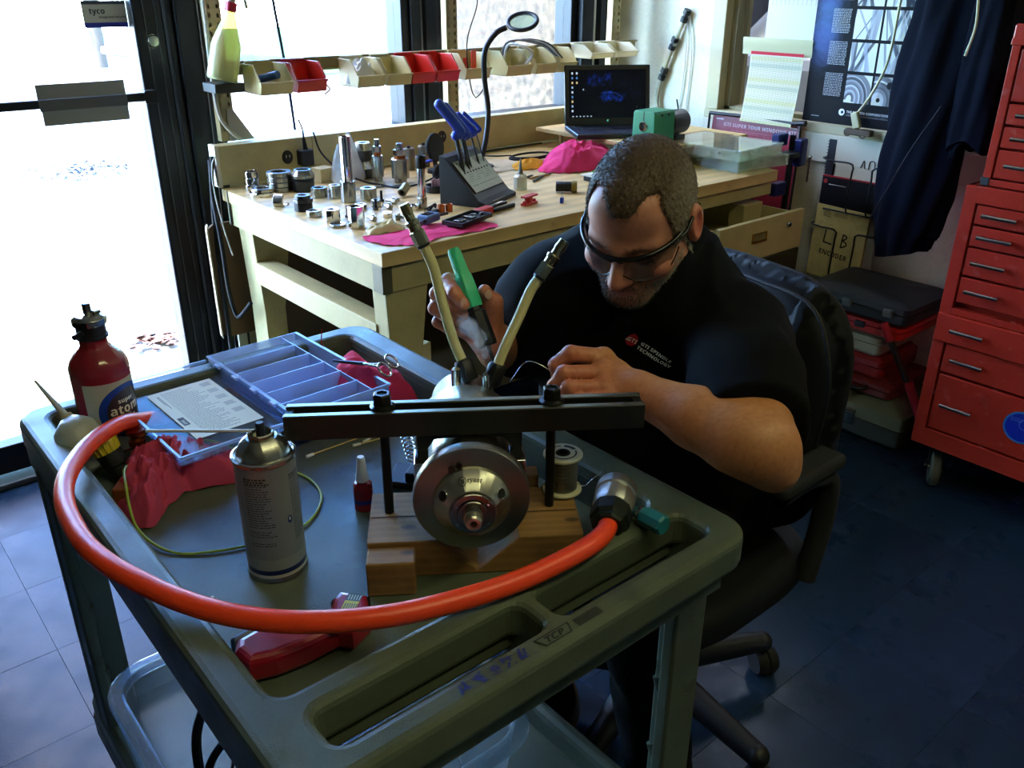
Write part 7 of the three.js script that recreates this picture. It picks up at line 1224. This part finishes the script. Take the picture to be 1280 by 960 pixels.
// ---------- the man ----------
{
  const O = [1.15, 0, -0.93], t = thing('person', 'man in a black shirt leaning over the spindle, soldering with his right hand', 'person', O);
  const put = (g) => g.translate(-O[0], -O[1], -O[2]);
  // head frame: columns are his left, up and forward
  const hy = 21.7 * D2R, hp = 25.5 * D2R, hr = -2 * D2R, HO = V(1.023, 1.162, -0.902);
  const fw = V(-Math.cos(hy) * Math.cos(hp), -Math.sin(hp), Math.sin(hy) * Math.cos(hp)), l0 = V(0, 1, 0).cross(fw).normalize(), u0 = fw.clone().cross(l0);
  const lf = l0.clone().multiplyScalar(Math.cos(hr)).add(u0.clone().multiplyScalar(Math.sin(hr))), up = u0.clone().multiplyScalar(Math.cos(hr)).sub(l0.clone().multiplyScalar(Math.sin(hr)));
  const HM = new THREE.Matrix4().makeBasis(lf, up, fw).setPosition(HO), HI = HM.clone().invert();
  const headIn = (x, y, z) => V(x, y, z).applyMatrix4(HM).toArray();
  // ----- skin of the head, in head coordinates
  const sym = (fn) => [fn(1), fn(-1)];
  const solid = joinAll([ell([0, 0.030, -0.016], [0.077, 0.089, 0.1]), ell([0, -0.036, 0.026], [0.064, 0.075, 0.062]), ...sym((s) => cap([s * 0.054, -0.058, 0.0], [s * 0.018, -0.087, 0.066], 0.024, 0.018)), ell([0, -0.088, 0.072], [0.026, 0.016, 0.018])], 0.03);
  const face = [...sym((s) => ell([s * 0.045, -0.03, 0.058], [0.026, 0.022, 0.024])), ...sym((s) => cap([s * 0.046, 0.016, 0.066], [s * 0.012, 0.012, 0.086], 0.010)), ell([0, 0.055, 0.055], [0.055, 0.045, 0.034])];
  const nose = joinAll([cap([0, 0.006, 0.089], [0, -0.034, 0.111], 0.008, 0.0115), ell([0, -0.039, 0.106], [0.013, 0.010, 0.012]), ...sym((s) => ell([s * 0.0125, -0.043, 0.093], [0.009, 0.008, 0.011]))], 0.008);
  const lips = joinAll([cap([-0.024, -0.064, 0.083], [0, -0.060, 0.094], 0.005, 0.0065), cap([0.024, -0.064, 0.083], [0, -0.060, 0.094], 0.005, 0.0065), cap([-0.02, -0.070, 0.083], [0.02, -0.070, 0.083], 0.007), ell([0, -0.071, 0.089], [0.018, 0.006, 0.007])], 0.005);
  const sock = sym((s) => ell([s * 0.033, -0.002, 0.096], [0.021, 0.014, 0.018])), lids = sym((s) => ell([s * 0.033, -0.004, 0.076], [0.0145, 0.0125, 0.0125]));
  const ears = sym((s) => { const a = ell([s * 0.084, -0.004, -0.018], [0.011, 0.034, 0.021]), b = ell([s * 0.093, -0.002, -0.014], [0.008, 0.022, 0.012]); return (x, y, z) => smax(a(x, y, z), -b(x, y, z), 0.006); });
  const neckL = cap([0, -0.055, -0.03], [0, -0.15, -0.055], 0.056, 0.06);
  const nostril = sym((s) => ell([s * 0.0065, -0.050, 0.1], [0.0038, 0.004, 0.005])), slit = cap([-0.022, -0.0665, 0.095], [0.022, -0.0665, 0.095], 0.0022);
  const skinHead = (x, y, z) => {
    let d = solid(x, y, z); for (const q of face) d = smin(d, q(x, y, z), 0.018);
    for (const q of sock) d = smax(d, -q(x, y, z), 0.012);
    d = smin(d, nose(x, y, z), 0.010); for (const q of lids) d = smin(d, q(x, y, z), 0.004);
    d = smin(d, lips(x, y, z), 0.007); d = smax(d, -slit(x, y, z), 0.003); for (const q of nostril) d = smax(d, -q(x, y, z), 0.003);
    for (const q of ears) d = smin(d, q(x, y, z), 0.006);
    return smin(d, neckL(x, y, z), 0.02);
  };
  const mott = (x, y, z) => 6 * N(x * 60, y * 60, z * 60) + 7 * N(x * 160, y * 160, z * 160) + 6 * N(x * 420, y * 420, z * 420);
  const headGeo = paint(meshSDF(skinHead, [-0.112, -0.19, -0.135], [0.112, 0.145, 0.135], 0.0032), (x, y, z) => {
    let c = [186, 124, 98];
    c = mix3(c, [196, 112, 92], Math.max(0, 1 - Math.hypot(x, y + 0.042, z - 0.105) / 0.03));
    for (const s of [-1, 1]) { c = mix3(c, [190, 108, 90], 0.8 * Math.max(0, 1 - Math.hypot(x - s * 0.045, y + 0.035, z - 0.07) / 0.035)); c = mix3(c, [196, 100, 84], 0.8 * Math.max(0, 1 - Math.hypot(x - s * 0.092, y + 0.004, z + 0.018) / 0.04)); }
    if (Math.hypot(x * 0.6, (y + 0.066) * 1.3, z - 0.09) < 0.0135) c = mix3(c, [158, 84, 78], 0.75);
    for (const s of [-1, 1]) if (Math.abs(y + 0.011 - 4 * (x - s * 0.033) ** 2) < 0.0016 && z > 0.07 && Math.abs(x - s * 0.033) < 0.015) c = [60, 40, 32];
    const m = mott(x, y, z); return c.map((q, i) => q + m * [0.8, 1, 1][i]);
  }).applyMatrix4(HM);
  // ----- arms and hands, in world coordinates
  const chain = (pts, rs) => pts.slice(1).map((p, i) => cap(pts[i], p, rs[i], rs[i + 1]));
  const shL = [1.105, 0.992, -0.765], shR = [0.985, 1.0, -1.06], elL = [0.917, 0.936, -0.570], wrL = [0.871, 0.965, -0.750], elR = [0.958, 0.888, -1.152], wrR = [0.834, 0.962, -1.042];
  const mid = (a, b, u) => a.map((q, i) => lerp(q, b[i], u));
  const add3 = (a, b) => a.map((q, i) => q + b[i]);
  const hand = (wr, M, P, Dd, T, th, R) => {
    const palm = joinAll([...M.map((m, i) => cap(wr, m, 0.02, [0.0135, 0.0135, 0.0125, 0.0115][i])), ...M.slice(1).map((m, i) => cap(M[i], m, 0.0125)), ...M.slice(1).map((m, i) => cap(mid(wr, M[i], 0.55), mid(wr, m, 0.55), 0.0135)), cap(wr, th[1], 0.02, 0.016)], 0.012);
    const fingers = M.map((m, i) => joinAll([cap(m, P[i], R[i] * 1.12, R[i] * 1.04), cap(P[i], Dd[i], R[i] * 1.05, R[i] * 0.93), cap(Dd[i], T[i], R[i] * 0.94, R[i] * 0.8)], 0.004));
    const thumb = joinAll([cap(th[0], th[1], 0.015, 0.0125), cap(th[1], th[2], 0.0125, 0.0105)], 0.006);
    return (x, y, z) => { let d = palm(x, y, z); let fd = 1; for (const q of fingers) fd = smin(fd, q(x, y, z), 0.0016); d = smin(d, fd, 0.006); return smin(d, thumb(x, y, z), 0.008); };
  };
  const handL = hand(wrL, [[0.870, 0.996, -0.820], [0.849, 0.984, -0.801], [0.837, 0.971, -0.782], [0.832, 0.960, -0.765]], [[0.821, 1.009, -0.840], [0.794, 0.991, -0.824], [0.784, 0.979, -0.803], [0.786, 0.965, -0.786]], [[0.806, 0.991, -0.854], [0.785, 0.970, -0.834], [0.777, 0.959, -0.812], [0.779, 0.949, -0.794]], [[0.815, 0.968, -0.860], [0.798, 0.950, -0.840], [0.790, 0.941, -0.816], [0.790, 0.933, -0.797]], [[0.888, 0.963, -0.785], [0.862, 0.954, -0.829], [0.828, 0.953, -0.862]], [0.0118, 0.0112, 0.0106, 0.0095]);
  const handR = hand(wrR, [[0.812, 1.052, -1.100], [0.795, 1.042, -1.112], [0.788, 1.020, -1.116], [0.788, 0.997, -1.110]], [[0.774, 1.071, -1.072], [0.762, 1.048, -1.088], [0.759, 1.024, -1.090], [0.763, 1.000, -1.088]], [[0.763, 1.062, -1.042], [0.762, 1.039, -1.056], [0.763, 1.015, -1.062], [0.768, 0.993, -1.066]], [[0.766, 1.047, -1.022], [0.775, 1.027, -1.030], [0.781, 1.007, -1.040], [0.784, 0.988, -1.050]], [[0.842, 0.998, -1.042], [0.830, 1.034, -1.030], [0.813, 1.057, -1.030]], [0.0118, 0.0114, 0.0108, 0.0096]);
  const armL = joinAll([cap(shL, elL, 0.066, 0.05), cap(add3(elL, [0.008, -0.008, 0.006]), mid(elL, wrL, 0.18), 0.042, 0.049), cap(mid(elL, wrL, 0.18), mid(elL, wrL, 0.5), 0.049, 0.042), cap(mid(elL, wrL, 0.5), wrL, 0.042, 0.0285), cap(elL, [0.932, 0.905, -0.553], 0.045, 0.034)], 0.016);
  const armR = joinAll([cap(shR, elR, 0.064, 0.05), cap(elR, mid(elR, wrR, 0.25), 0.046, 0.046), cap(mid(elR, wrR, 0.25), wrR, 0.046, 0.0285)], 0.018);
  const skinL = (x, y, z) => smin(armL(x, y, z), handL(x, y, z), 0.016), skinR = (x, y, z) => smin(armR(x, y, z), handR(x, y, z), 0.016);
  const armCol = (x, y, z) => { const m = mott(x, y, z), h = Math.max(0, N(x * 300, y * 90, z * 300)) * 22; let c = mix3([186, 124, 78], [196, 112, 88], clamp((0.87 - x) * 14, 0, 0.7)); return c.map((q) => q + m - h); };
  const gL = paint(meshSDF(skinL, [0.735, 0.87, -0.89], [1.08, 1.06, -0.47], 0.0034), armCol), gR = paint(meshSDF(skinR, [0.73, 0.69, -1.24], [1.03, 1.1, -0.98], 0.0034), armCol);
  // ----- trunk and legs
  const Lx = [0.51, 0, 0.86], off = (p, k, f = 0) => [p[0] + Lx[0] * k - 0.86 * f, p[1], p[2] + Lx[2] * k + 0.51 * f];
  const pel = [1.225, 0.575, -0.975], bel = [1.185, 0.735, -0.97], che = [1.125, 0.93, -0.965], nek = [1.085, 1.06, -0.95];
  const kneeL = [0.915, 0.545, -0.745], kneeR = [0.885, 0.545, -1.03], footL = [0.985, 0.09, -0.72], footR = [0.975, 0.09, -1.03];
  const trunkAt = (e) => joinAll([...[-1, 1].flatMap((s) => [cap(off(pel, s * 0.075), off(bel, s * 0.07), 0.13 + e, 0.135 + e), cap(off(bel, s * 0.07), off(che, s * 0.08), 0.135 + e, 0.118 + e), cap(off(che, s * 0.08), off(nek, s * 0.05, -0.02), 0.112 + e, 0.066 + e)]), cap(shR, off(nek, 0, -0.01), 0.07 + e, 0.072 + e), cap(shL, off(nek, 0, -0.01), 0.07 + e, 0.072 + e)], 0.07);
  const trunkIn = trunkAt(-0.016);
  const legsAt = (e) => joinAll([cap(off(pel, -0.06), off(pel, 0.06), 0.13 + e), cap(off(pel, 0.09), kneeL, 0.095 + e, 0.066 + e), cap(off(pel, -0.09), kneeR, 0.095 + e, 0.066 + e), cap(kneeL, footL, 0.064 + e, 0.05 + e), cap(kneeR, footR, 0.064 + e, 0.05 + e)], 0.04);
  const legsIn = legsAt(-0.014);
  const core = paint(meshSDF((x, y, z) => smin(trunkIn(x, y, z), legsIn(x, y, z), 0.05), [0.8, 0.0, -1.3], [1.45, 1.16, -0.6], 0.02), () => [186, 124, 98]);
  const skinMat = new THREE.MeshPhysicalMaterial({ vertexColors: true, roughness: 0.48, sheen: 0.2, sheenRoughness: 0.5, bumpMap: rep(grain, 0.02), bumpScale: 0.00025 });
  const body = mergeGeometries([headGeo, gL, gR, core].map((g) => { g.deleteAttribute('uv'); const c = g.attributes.position, u = new Float32Array(c.count * 2); for (let i = 0; i < c.count; i++) { u[2 * i] = c.getX(i) + c.getZ(i); u[2 * i + 1] = c.getY(i); } g.setAttribute('uv', new THREE.BufferAttribute(u, 2)); return g; }), false);
  part('body', put(body), skinMat, t);
  // finger nails
  const nail = (p, n, r) => { const g = new THREE.SphereGeometry(1, 12, 8).scale(r, r * 1.2, 0.0016); const m = new THREE.Matrix4().lookAt(V(0, 0, 0), V(...n).negate(), V(0, 1, 0)); return put(g.applyMatrix4(m).translate(...p)); };
  part('fingernail', nail([0.7615, 1.0525, -1.0175], [-0.55, 0.35, 0.76], 0.0058), std(0xc89484, 0.3), t);
  part('fingernail', nail([0.8125, 1.054, -1.0195], [-0.3, 0.2, 0.93], 0.0065), std(0xc89a80, 0.3), t);
  // ----- shirt
  const sleeveEnd = (sh, el, u0, fn) => { const d = el.map((q, i) => q - sh[i]), L = Math.hypot(...d), n = d.map((q) => q / L), lim = L * u0; return (x, y, z) => smax(fn(x, y, z), (x - sh[0]) * n[0] + (y - sh[1]) * n[1] + (z - sh[2]) * n[2] - lim, 0.008); };
  const slL = sleeveEnd(shL, elL, 0.84, joinAll([cap(shL, mid(shL, elL, 0.5), 0.08, 0.077), cap(mid(shL, elL, 0.5), elL, 0.077, 0.07)], 0.02)), slR = sleeveEnd(shR, elR, 1.05, cap(shR, elR, 0.082, 0.072));
  const trunk = trunkAt(0.004), nk = [nek[0] - 0.02, nek[1] + 0.015, nek[2] + 0.01];
  const neckHole = (x, y, z) => Math.hypot(x - nk[0], y - nk[1] - 0.06, z - nk[2]) - 0.08;
  const wr = (x, y, z) => {
    const s = x * 0.51 + z * 0.86, f = -x * 0.86 + z * 0.51;
    const a = 1 - Math.abs(N(s * 9 + 3 * N(s * 3, y * 3, 1), y * 3.2 + s * 4, f * 3)) * 2.4, b = 1 - Math.abs(N(s * 5 - y * 9, y * 4 + s * 7, f * 4 + 9)) * 2.4;
    return 0.0055 * a + 0.005 * b + 0.002 * N(s * 22, y * 22, f * 22);
  };
  const shirtF = (x, y, z) => { let d = trunk(x, y, z); d = smin(d, slL(x, y, z), 0.03); d = smin(d, slR(x, y, z), 0.03); d = Math.max(d, 0.56 - y); d = smax(d, -neckHole(x, y, z), 0.01); if (Math.abs(d) < 0.035) d -= wr(x, y, z); return d; };
  const shirtMat = new THREE.MeshPhysicalMaterial({ color: 0x07080b, roughness: 0.95, specularIntensity: 0.3, sheen: 0.04, sheenColor: 0x39404c, sheenRoughness: 0.6, bumpMap: rep(weave, 0.02), bumpScale: 0.0002 });
  part('shirt', put(meshSDF(shirtF, [0.78, 0.54, -1.32], [1.48, 1.2, -0.44], 0.0085, 1)), shirtMat, t);
  { // chest print laid on the cloth
    const tex = canvasTex(512, 256, (g, w, h) => { g.clearRect(0, 0, w, h); g.fillStyle = '#c01228'; g.beginPath(); g.moveTo(70, 40); g.bezierCurveTo(140, 50, 150, 120, 110, 176); g.bezierCurveTo(70, 200, 20, 170, 26, 120); g.bezierCurveTo(30, 80, 50, 60, 70, 40); g.fill(); g.fillStyle = '#ffffff'; g.font = 'bold 62px sans-serif'; g.fillText('GTI', 30, 140); g.fillRect(20, 128, 30, 8); g.font = 'bold 52px sans-serif'; g.fillText('GTI SPINDLE', 162, 112); g.fillText('TECHNOLOGY', 154, 172); });
    const C0 = V(0.985, 1.0, -0.800), dir = V(0.74, -0.05, -0.66).normalize(), right = V(0.62, -0.0, 0.78).normalize(), upv = right.clone().cross(dir).negate().normalize(); if (upv.y < 0) upv.negate();
    const c = Math.cos(-0.42), s = Math.sin(-0.42), ra = right.clone().multiplyScalar(c).add(upv.clone().multiplyScalar(s)), ua = upv.clone().multiplyScalar(c).sub(right.clone().multiplyScalar(s));
    const g = new THREE.PlaneGeometry(0.09, 0.045, 20, 10), p = g.attributes.position;
    const start = V(0.978, 0.957, -0.825).sub(dir.clone().multiplyScalar(0.14));
    for (let i = 0; i < p.count; i++) { const q = start.clone().add(ra.clone().multiplyScalar(p.getX(i))).add(ua.clone().multiplyScalar(p.getY(i))); for (let k = 0; k < 60; k++) { const d = shirtF(q.x, q.y, q.z) - 0.0012; if (d < 0.0002) break; q.add(dir.clone().multiplyScalar(Math.min(d * 0.7, 0.02))); } p.setXYZ(i, q.x, q.y, q.z); }
    g.computeVertexNormals();
    part('shirt_print', put(g), flat(tex, 0.7, { transparent: true, alphaTest: 0.05, side: THREE.DoubleSide }), t);
  }
  part('trousers', put(meshSDF((x, y, z) => { let d = legsAt0(x, y, z); d = Math.max(d, y - 0.68, 0.075 - y); if (Math.abs(d) < 0.03) d -= 0.006 * (1 - Math.abs(N(x * 10, y * 16, z * 10)) * 2); return d; }, [0.76, 0.05, -1.32], [1.48, 0.72, -0.58], 0.014, 1)), phy(0x0a0b0e, 0.95, 0, { specularIntensity: 0.2 }), t);
  function legsAt0(x, y, z) { return (legsAt.f ??= legsAt(0.006))(x, y, z); }
  for (const ft of [footL, footR]) part('shoe', put(meshSDF(((c0) => { const u = joinAll([cap([c0[0] + 0.03, 0.05, c0[2]], [c0[0] - 0.12, 0.038, c0[2] + 0.05], 0.048, 0.04), cap([c0[0] + 0.02, 0.1, c0[2]], [c0[0], 0.06, c0[2]], 0.05, 0.05)], 0.03); return (x, y, z) => smax(u(x, y, z), 0.004 - y, 0.01); })(ft), [ft[0] - 0.2, 0, ft[2] - 0.1], [ft[0] + 0.12, 0.16, ft[2] + 0.14], 0.008)), std(0x5a3d1c, 0.6), t);
  // ----- hair
  const hairline = (x, y, z) => {                                       // > 0 where hair grows
    const ax = Math.abs(x), da = Math.abs(x - 0.007), front = 0.060 + 0.038 * sstep(da, 0.010, 0.042) - Math.max(0, ax - 0.05) * 3.4;
    const fr = (y - front) + 0.9 * (0.058 - z) * (z < 0.058 ? 1 : 0.25);
    const side = z < 0.012 ? y + 0.016 + 0.9 * (z + 0.0) * (z < -0.03 ? 1 : 0.2) : -1, sb = z < 0.034 && z > -0.01 ? y + 0.024 : -1;
    const back = z < -0.03 ? y + 0.075 : -1;
    return Math.max(Math.min(fr, 1), Math.max(Math.min(side, 0.05 - Math.max(0, z - 0.012) * 9), sb * 0.7, back)) + 0.004 * N(x * 120, y * 120, z * 120);
  };
  const sH = (x, y, z) => sstep(hairline(x, y, z), -0.008, 0.02);
  const noEar = (x, y, z) => Math.min(ears[0](x, y, z), ears[1](x, y, z)) < 0.004 && z < 0.0 ? 0 : 1;
  const hairF = (x, y, z) => { const d = solidHead(x, y, z); if (Math.abs(d) > 0.02) return d; return d - lerp(-0.005, 0.0045, sH(x, y, z)) - 0.0013 * N(x * 190, y * 190, z * 190) - 0.0012 * N(x * 420, y * 200, z * 420); };
  function solidHead(x, y, z) { let d = solid(x, y, z); for (const q of face) d = smin(d, q(x, y, z), 0.018); return smin(d, neckL(x, y, z), 0.02); }
  const hairCol = (x, y, z) => { const g = sstep(Math.abs(x), 0.045, 0.085) * 0.75 + sstep(-y, -0.03, 0.03) * 0.5, n = 0.5 + 0.5 * N(x * 260, y * 260, z * 260); return mix3(mix3([60, 46, 32], [94, 74, 52], n), mix3([112, 106, 94], [158, 154, 144], n), clamp(g + 0.25 * (N(x * 500, y * 500, z * 500) - 0.2), 0, 1)); };
  const hg = meshSDF(hairF, [-0.1, -0.12, -0.135], [0.1, 0.15, 0.12], 0.0034, 1);
  const strands = (src, test, count, len, thick, lean, colf, sd) => {
    const p = src.attributes.position, n = src.attributes.normal, pos = [], nor = [], col = [], c = new THREE.Color(); let made = 0, guard = 0; seed = sd;
    while (made < count && guard++ < count * 30) {
      const i = Math.floor(rnd() * p.count), x = p.getX(i), y = p.getY(i), z = p.getZ(i); if (!test(x, y, z)) continue; made++;
      const nn = V(n.getX(i), n.getY(i), n.getZ(i)), b = V(x + rr(-0.0015, 0.0015), y + rr(-0.0015, 0.0015), z + rr(-0.0015, 0.0015)).addScaledVector(nn, -0.0015), d = nn.clone().add(lean(x, y, z)).add(V(rr(-0.35, 0.35), rr(-0.35, 0.35), rr(-0.35, 0.35))).normalize(), e = b.clone().addScaledVector(d, len * rr(0.7, 1.3) * (sd === 77 && (Math.abs(x) > 0.06 || y < 0) ? 0.6 : 1));
      const s1 = d.clone().cross(V(rr(-1, 1), rr(-1, 1), rr(-1, 1))).normalize().multiplyScalar(thick), s2 = d.clone().cross(s1).normalize().multiplyScalar(thick), k = [b.clone().add(s1), b.clone().addScaledVector(s1, -0.5).addScaledVector(s2, 0.87), b.clone().addScaledVector(s1, -0.5).addScaledVector(s2, -0.87)];
      const [r, g, bl] = colf(x, y, z); c.setRGB(r / 255, g / 255, bl / 255, THREE.SRGBColorSpace);
      for (let q = 0; q < 3; q++) { const A = k[q], B = k[(q + 1) % 3], m = A.clone().add(B).multiplyScalar(0.5).sub(b).normalize(); for (const w of [A, B, e]) { pos.push(w.x, w.y, w.z); nor.push(m.x, m.y, m.z); col.push(c.r, c.g, c.b); } }
    }
    const g = new THREE.BufferGeometry(); g.setAttribute('position', new THREE.Float32BufferAttribute(pos, 3)); g.setAttribute('normal', new THREE.Float32BufferAttribute(nor, 3)); g.setAttribute('color', new THREE.Float32BufferAttribute(col, 3)); return g;
  };
  const hairMat = new THREE.MeshStandardMaterial({ vertexColors: true, roughness: 0.62 });
  const combed = (x, y, z) => V(-x * 2, -0.5, 0.9 + y * 3);
  const st1 = strands(hg, (x, y, z) => hairline(x, y, z) > rr(-0.017, 0.008) && noEar(x, y, z), 19000, 0.0072, 0.00045, combed, (x, y, z) => { const w = rr(0.6, 1.5); return hairCol(x, y, z).map((q) => q * w); }, 77);
  const hair = part('hair', put(paint(hg, hairCol).applyMatrix4(HM)), hairMat, t);
  part('short_strands', put(st1.applyMatrix4(HM)), hairMat, hair).userData.kind = 'stuff';
  // beard and brows as short strands rooted in the skin
  const headSrc = meshSDF(skinHead, [-0.1, -0.135, -0.03], [0.1, 0.04, 0.125], 0.004);
  const beardW = (x, y, z) => { const jaw = y < -0.046 - 0.35 * Math.max(0, z - 0.05) + (z < 0.045 ? 0.0 : 0) && y > -0.135 && z > -0.005 && Math.abs(x) < 0.068, cheek = z < 0.04 && z > 0.012 && y < -0.028 && y > -0.1 && Math.abs(x) > 0.045, mous = z > 0.075 && y < -0.047 && y > -0.060 && Math.abs(x) < 0.032, lip = Math.hypot(x * 0.55, (y + 0.066) * 1.2, z - 0.09) < 0.0115; return (jaw || cheek || mous) && !lip; };
  const beardCol = (x, y, z) => { const w = rr(0.75, 1.25), g = sstep(Math.abs(x), 0.015, 0.05) * 0.8 + (y < -0.1 ? 0.45 : 0); return mix3([62, 48, 38], [168, 166, 158], clamp(g + rr(-0.35, 0.35), 0, 1)).map((q) => q * w); };
  part('beard', put(strands(headSrc, beardW, 12000, 0.0052, 0.0004, (x, y, z) => V(0, -0.9, 0.2), beardCol, 55).applyMatrix4(HM)), hairMat, t).userData.kind = 'stuff';
  part('eyebrow', put(strands(headSrc, (x, y, z) => Math.abs(y - 0.017 + 2.2 * Math.max(0, Math.abs(x) - 0.035) ** 1) < 0.0045 && Math.abs(x) > 0.012 && Math.abs(x) < 0.052 && z > 0.06, 900, 0.0055, 0.0003, (x) => V(Math.sign(x) * 1.6, 0.2, 0), () => mix3([58, 42, 30], [96, 80, 64], rnd()), 33).applyMatrix4(HM)), hairMat, t).userData.kind = 'stuff';

  // ----- safety glasses, in head coordinates
  const gt = thing('safety_glasses', 'black wraparound safety glasses on the face of the man', 'glasses', HO.toArray());
  const HR = new THREE.Matrix4().extractRotation(HM), gp = (g) => g.applyMatrix4(HR);
  const arc = (a, y, o = 0) => [(0.079 + o) * Math.sin(a), y, 0.022 + (0.083 + o) * Math.cos(a)];
  const bar = []; for (let i = 0; i <= 28; i++) { const a = -1.42 + 2.84 * i / 28; bar.push(arc(a, 0.012 - 0.004 * Math.cos(a * 2.2))); }
  part('frame', gp(mg([tube(bar, 0.0042, 70, 8), tube([arc(-0.2, 0.008), arc(-0.1, 0.001, -0.002), arc(0, 0.004, -0.002), arc(0.1, 0.001, -0.002), arc(0.2, 0.008)], 0.0026, 24, 8)])), MT.blackGloss, gt);
  for (const s of [-1, 1]) {
    const pos = [], idx = [], nu = 18, nv = 8; for (let i = 0; i <= nu; i++) for (let j = 0; j <= nv; j++) { const u = i / nu, a = s * (0.13 + 1.22 * u), lo = -0.036 + 0.03 * Math.pow(Math.abs(u - 0.42) * 1.75, 2.6), y = lerp(0.010, lo, j / nv); pos.push(...arc(a, y, -0.0004 * j)); }
    for (let i = 0; i < nu; i++) for (let j = 0; j < nv; j++) { const a = i * (nv + 1) + j; idx.push(a, a + nv + 1, a + 1, a + 1, a + nv + 1, a + nv + 2); }
    const g = new THREE.BufferGeometry(); g.setAttribute('position', new THREE.Float32BufferAttribute(pos, 3)); g.setIndex(idx); g.computeVertexNormals();
    part('lens', gp(g), phy(0xcfd2d0, 0.03, 0, { transmission: 0.95, thickness: 0, ior: 1.5, side: THREE.DoubleSide }), gt);
    const edge = []; for (let i = 0; i <= nu; i++) { const u = i / nu; edge.push(arc(s * (0.13 + 1.22 * u), -0.036 + 0.03 * Math.pow(Math.abs(u - 0.42) * 1.75, 2.6))); }
    part('lens_edge', gp(tube(edge, 0.0011, 40, 6)), MT.blackGloss, gt);
    part('temple', gp(tube([arc(s * 1.36, 0.011), [s * 0.083, 0.010, 0.02], [s * 0.0845, 0.018, -0.005], [s * 0.084, 0.022, -0.03], [s * 0.08, -0.004, -0.052]], 0.003, 40, 8).scale(1, 1, 1)), MT.blackGloss, gt);
  }
}
{ // soldering iron in his right hand
  const A = [0.783, 1.122, -1.070], J = [0.7845, 1.039, -1.020], B = [0.785, 0.985, -0.987], t = thing('soldering_iron', 'green handled soldering iron held in his right hand', 'soldering iron', J);
  const r = (p) => p.map((q, i) => q - J[i]), L = Math.hypot(...r(A));
  part('green_handle', along(clathe([[0, 0], [0.0135, 0], [0.0142, 0.003], [0.0145, 0.03], [0.0135, 0.05], [0.0115, 0.056], [0.0105, L - 0.006], [0.0085, L], [0, L]], 28, 1), [0, 0, 0], r(A)), std(0x3cc48a, 0.35), t);
  part('black_collar', along(clathe([[0, 0], [0.0125, 0], [0.0125, 0.006], [0.015, 0.008], [0.0155, 0.06], [0.0145, 0.064], [0, 0.064]], 8, 0.3), [0, 0, 0], r(B)), MT.black, t);
  const d = r(B), n = Math.hypot(...d), e = d.map((q) => q / n * 0.10);
  part('tip', rod(d.map((q) => q / n * 0.06), e, 0.004, 0.0015), MT.darkSteel, t);
}
{ const a = airTube('cream air tube with a silver plug, rising left of the soldering iron', [[0.715, 0.985, -0.960], [0.712, 1.012, -0.976], [0.704, 1.076, -0.994], [0.700, 1.126, -1.007], [0.691, 1.157, -1.018]], 0.0078);
  const b = airTube('cream air tube with a silver plug, rising right of the soldering iron', [[0.745, 0.985, -0.915], [0.757, 1.010, -0.914], [0.784, 1.053, -0.913], [0.806, 1.092, -0.911], [0.818, 1.111, -0.905]], 0.0078); }
solo('hand_wire', 'thin silver wire arching from the spindle to his left hand', 'wire', tube([[0.762, 0.96, -0.905], [0.79, 0.985, -0.90], [0.81, 0.975, -0.875], [0.818, 0.955, -0.86]], 0.0007, 30, 6), MT.chrome);
{ // smoke of the soldering
  const t = []; const c = [0.755, 0.985, -0.955]; seed = 99;
  for (let i = 0; i < 26; i++) { const u = i / 25, r = 0.004 + 0.010 * u * rr(0.5, 1); t.push(new THREE.SphereGeometry(r, 10, 8).translate(c[0] - 0.02 * u + rr(-0.008, 0.008), c[1] + 0.055 * u, c[2] + rr(-0.008, 0.008) - 0.02 * u)); }
  const m = solo('solder_smoke', 'thin white wisp of smoke rising beside the soldering iron', 'smoke', t, new THREE.MeshStandardMaterial({ color: 0xdfe4f0, roughness: 1, transparent: true, opacity: 0.12, depthWrite: false })); m.userData.kind = 'stuff';
}

// ---------- notices on the door ----------
{ const tex = canvasTex(256, 160, (g, w, h) => { g.fillStyle = '#b9b9ac'; g.fillRect(0, 0, w, h); g.fillStyle = '#3a4458'; g.fillRect(0, 0, w, 22); g.fillStyle = '#1c2c9c'; g.fillRect(0, h - 30, w, 30); g.fillStyle = '#22242e'; g.font = 'bold 46px sans-serif'; g.fillText('tyco', 38, 78); g.font = 'bold 17px sans-serif'; g.fillText('Integrated Security', 92, 104); });
  solo('security_sticker', 'small blue and grey security sticker on the door glass', 'sticker', new THREE.PlaneGeometry(0.128, 0.075), flat(tex, 0.6), [0.903, 1.408, -2.9825]); }
{ const t = thing('door_notice', 'grey card folded over the push bar of the glass door', 'notice', [0.775, 1.168, -2.9]);
  const m = std(0x8c8c88, 0.8, 0, { side: THREE.DoubleSide });
  part('upper_flap', bx(-0.125, 0.125, 0.016, 0.058, -0.006, -0.004), m, t); part('lower_flap', bx(-0.12, 0.125, -0.058, -0.016, -0.006, -0.004), m, t); part('fold', bx(-0.125, 0.125, -0.016, 0.016, 0.0005, 0.002), std(0x5a5a5c, 0.8), t); }

renderer.render(scene, camera);
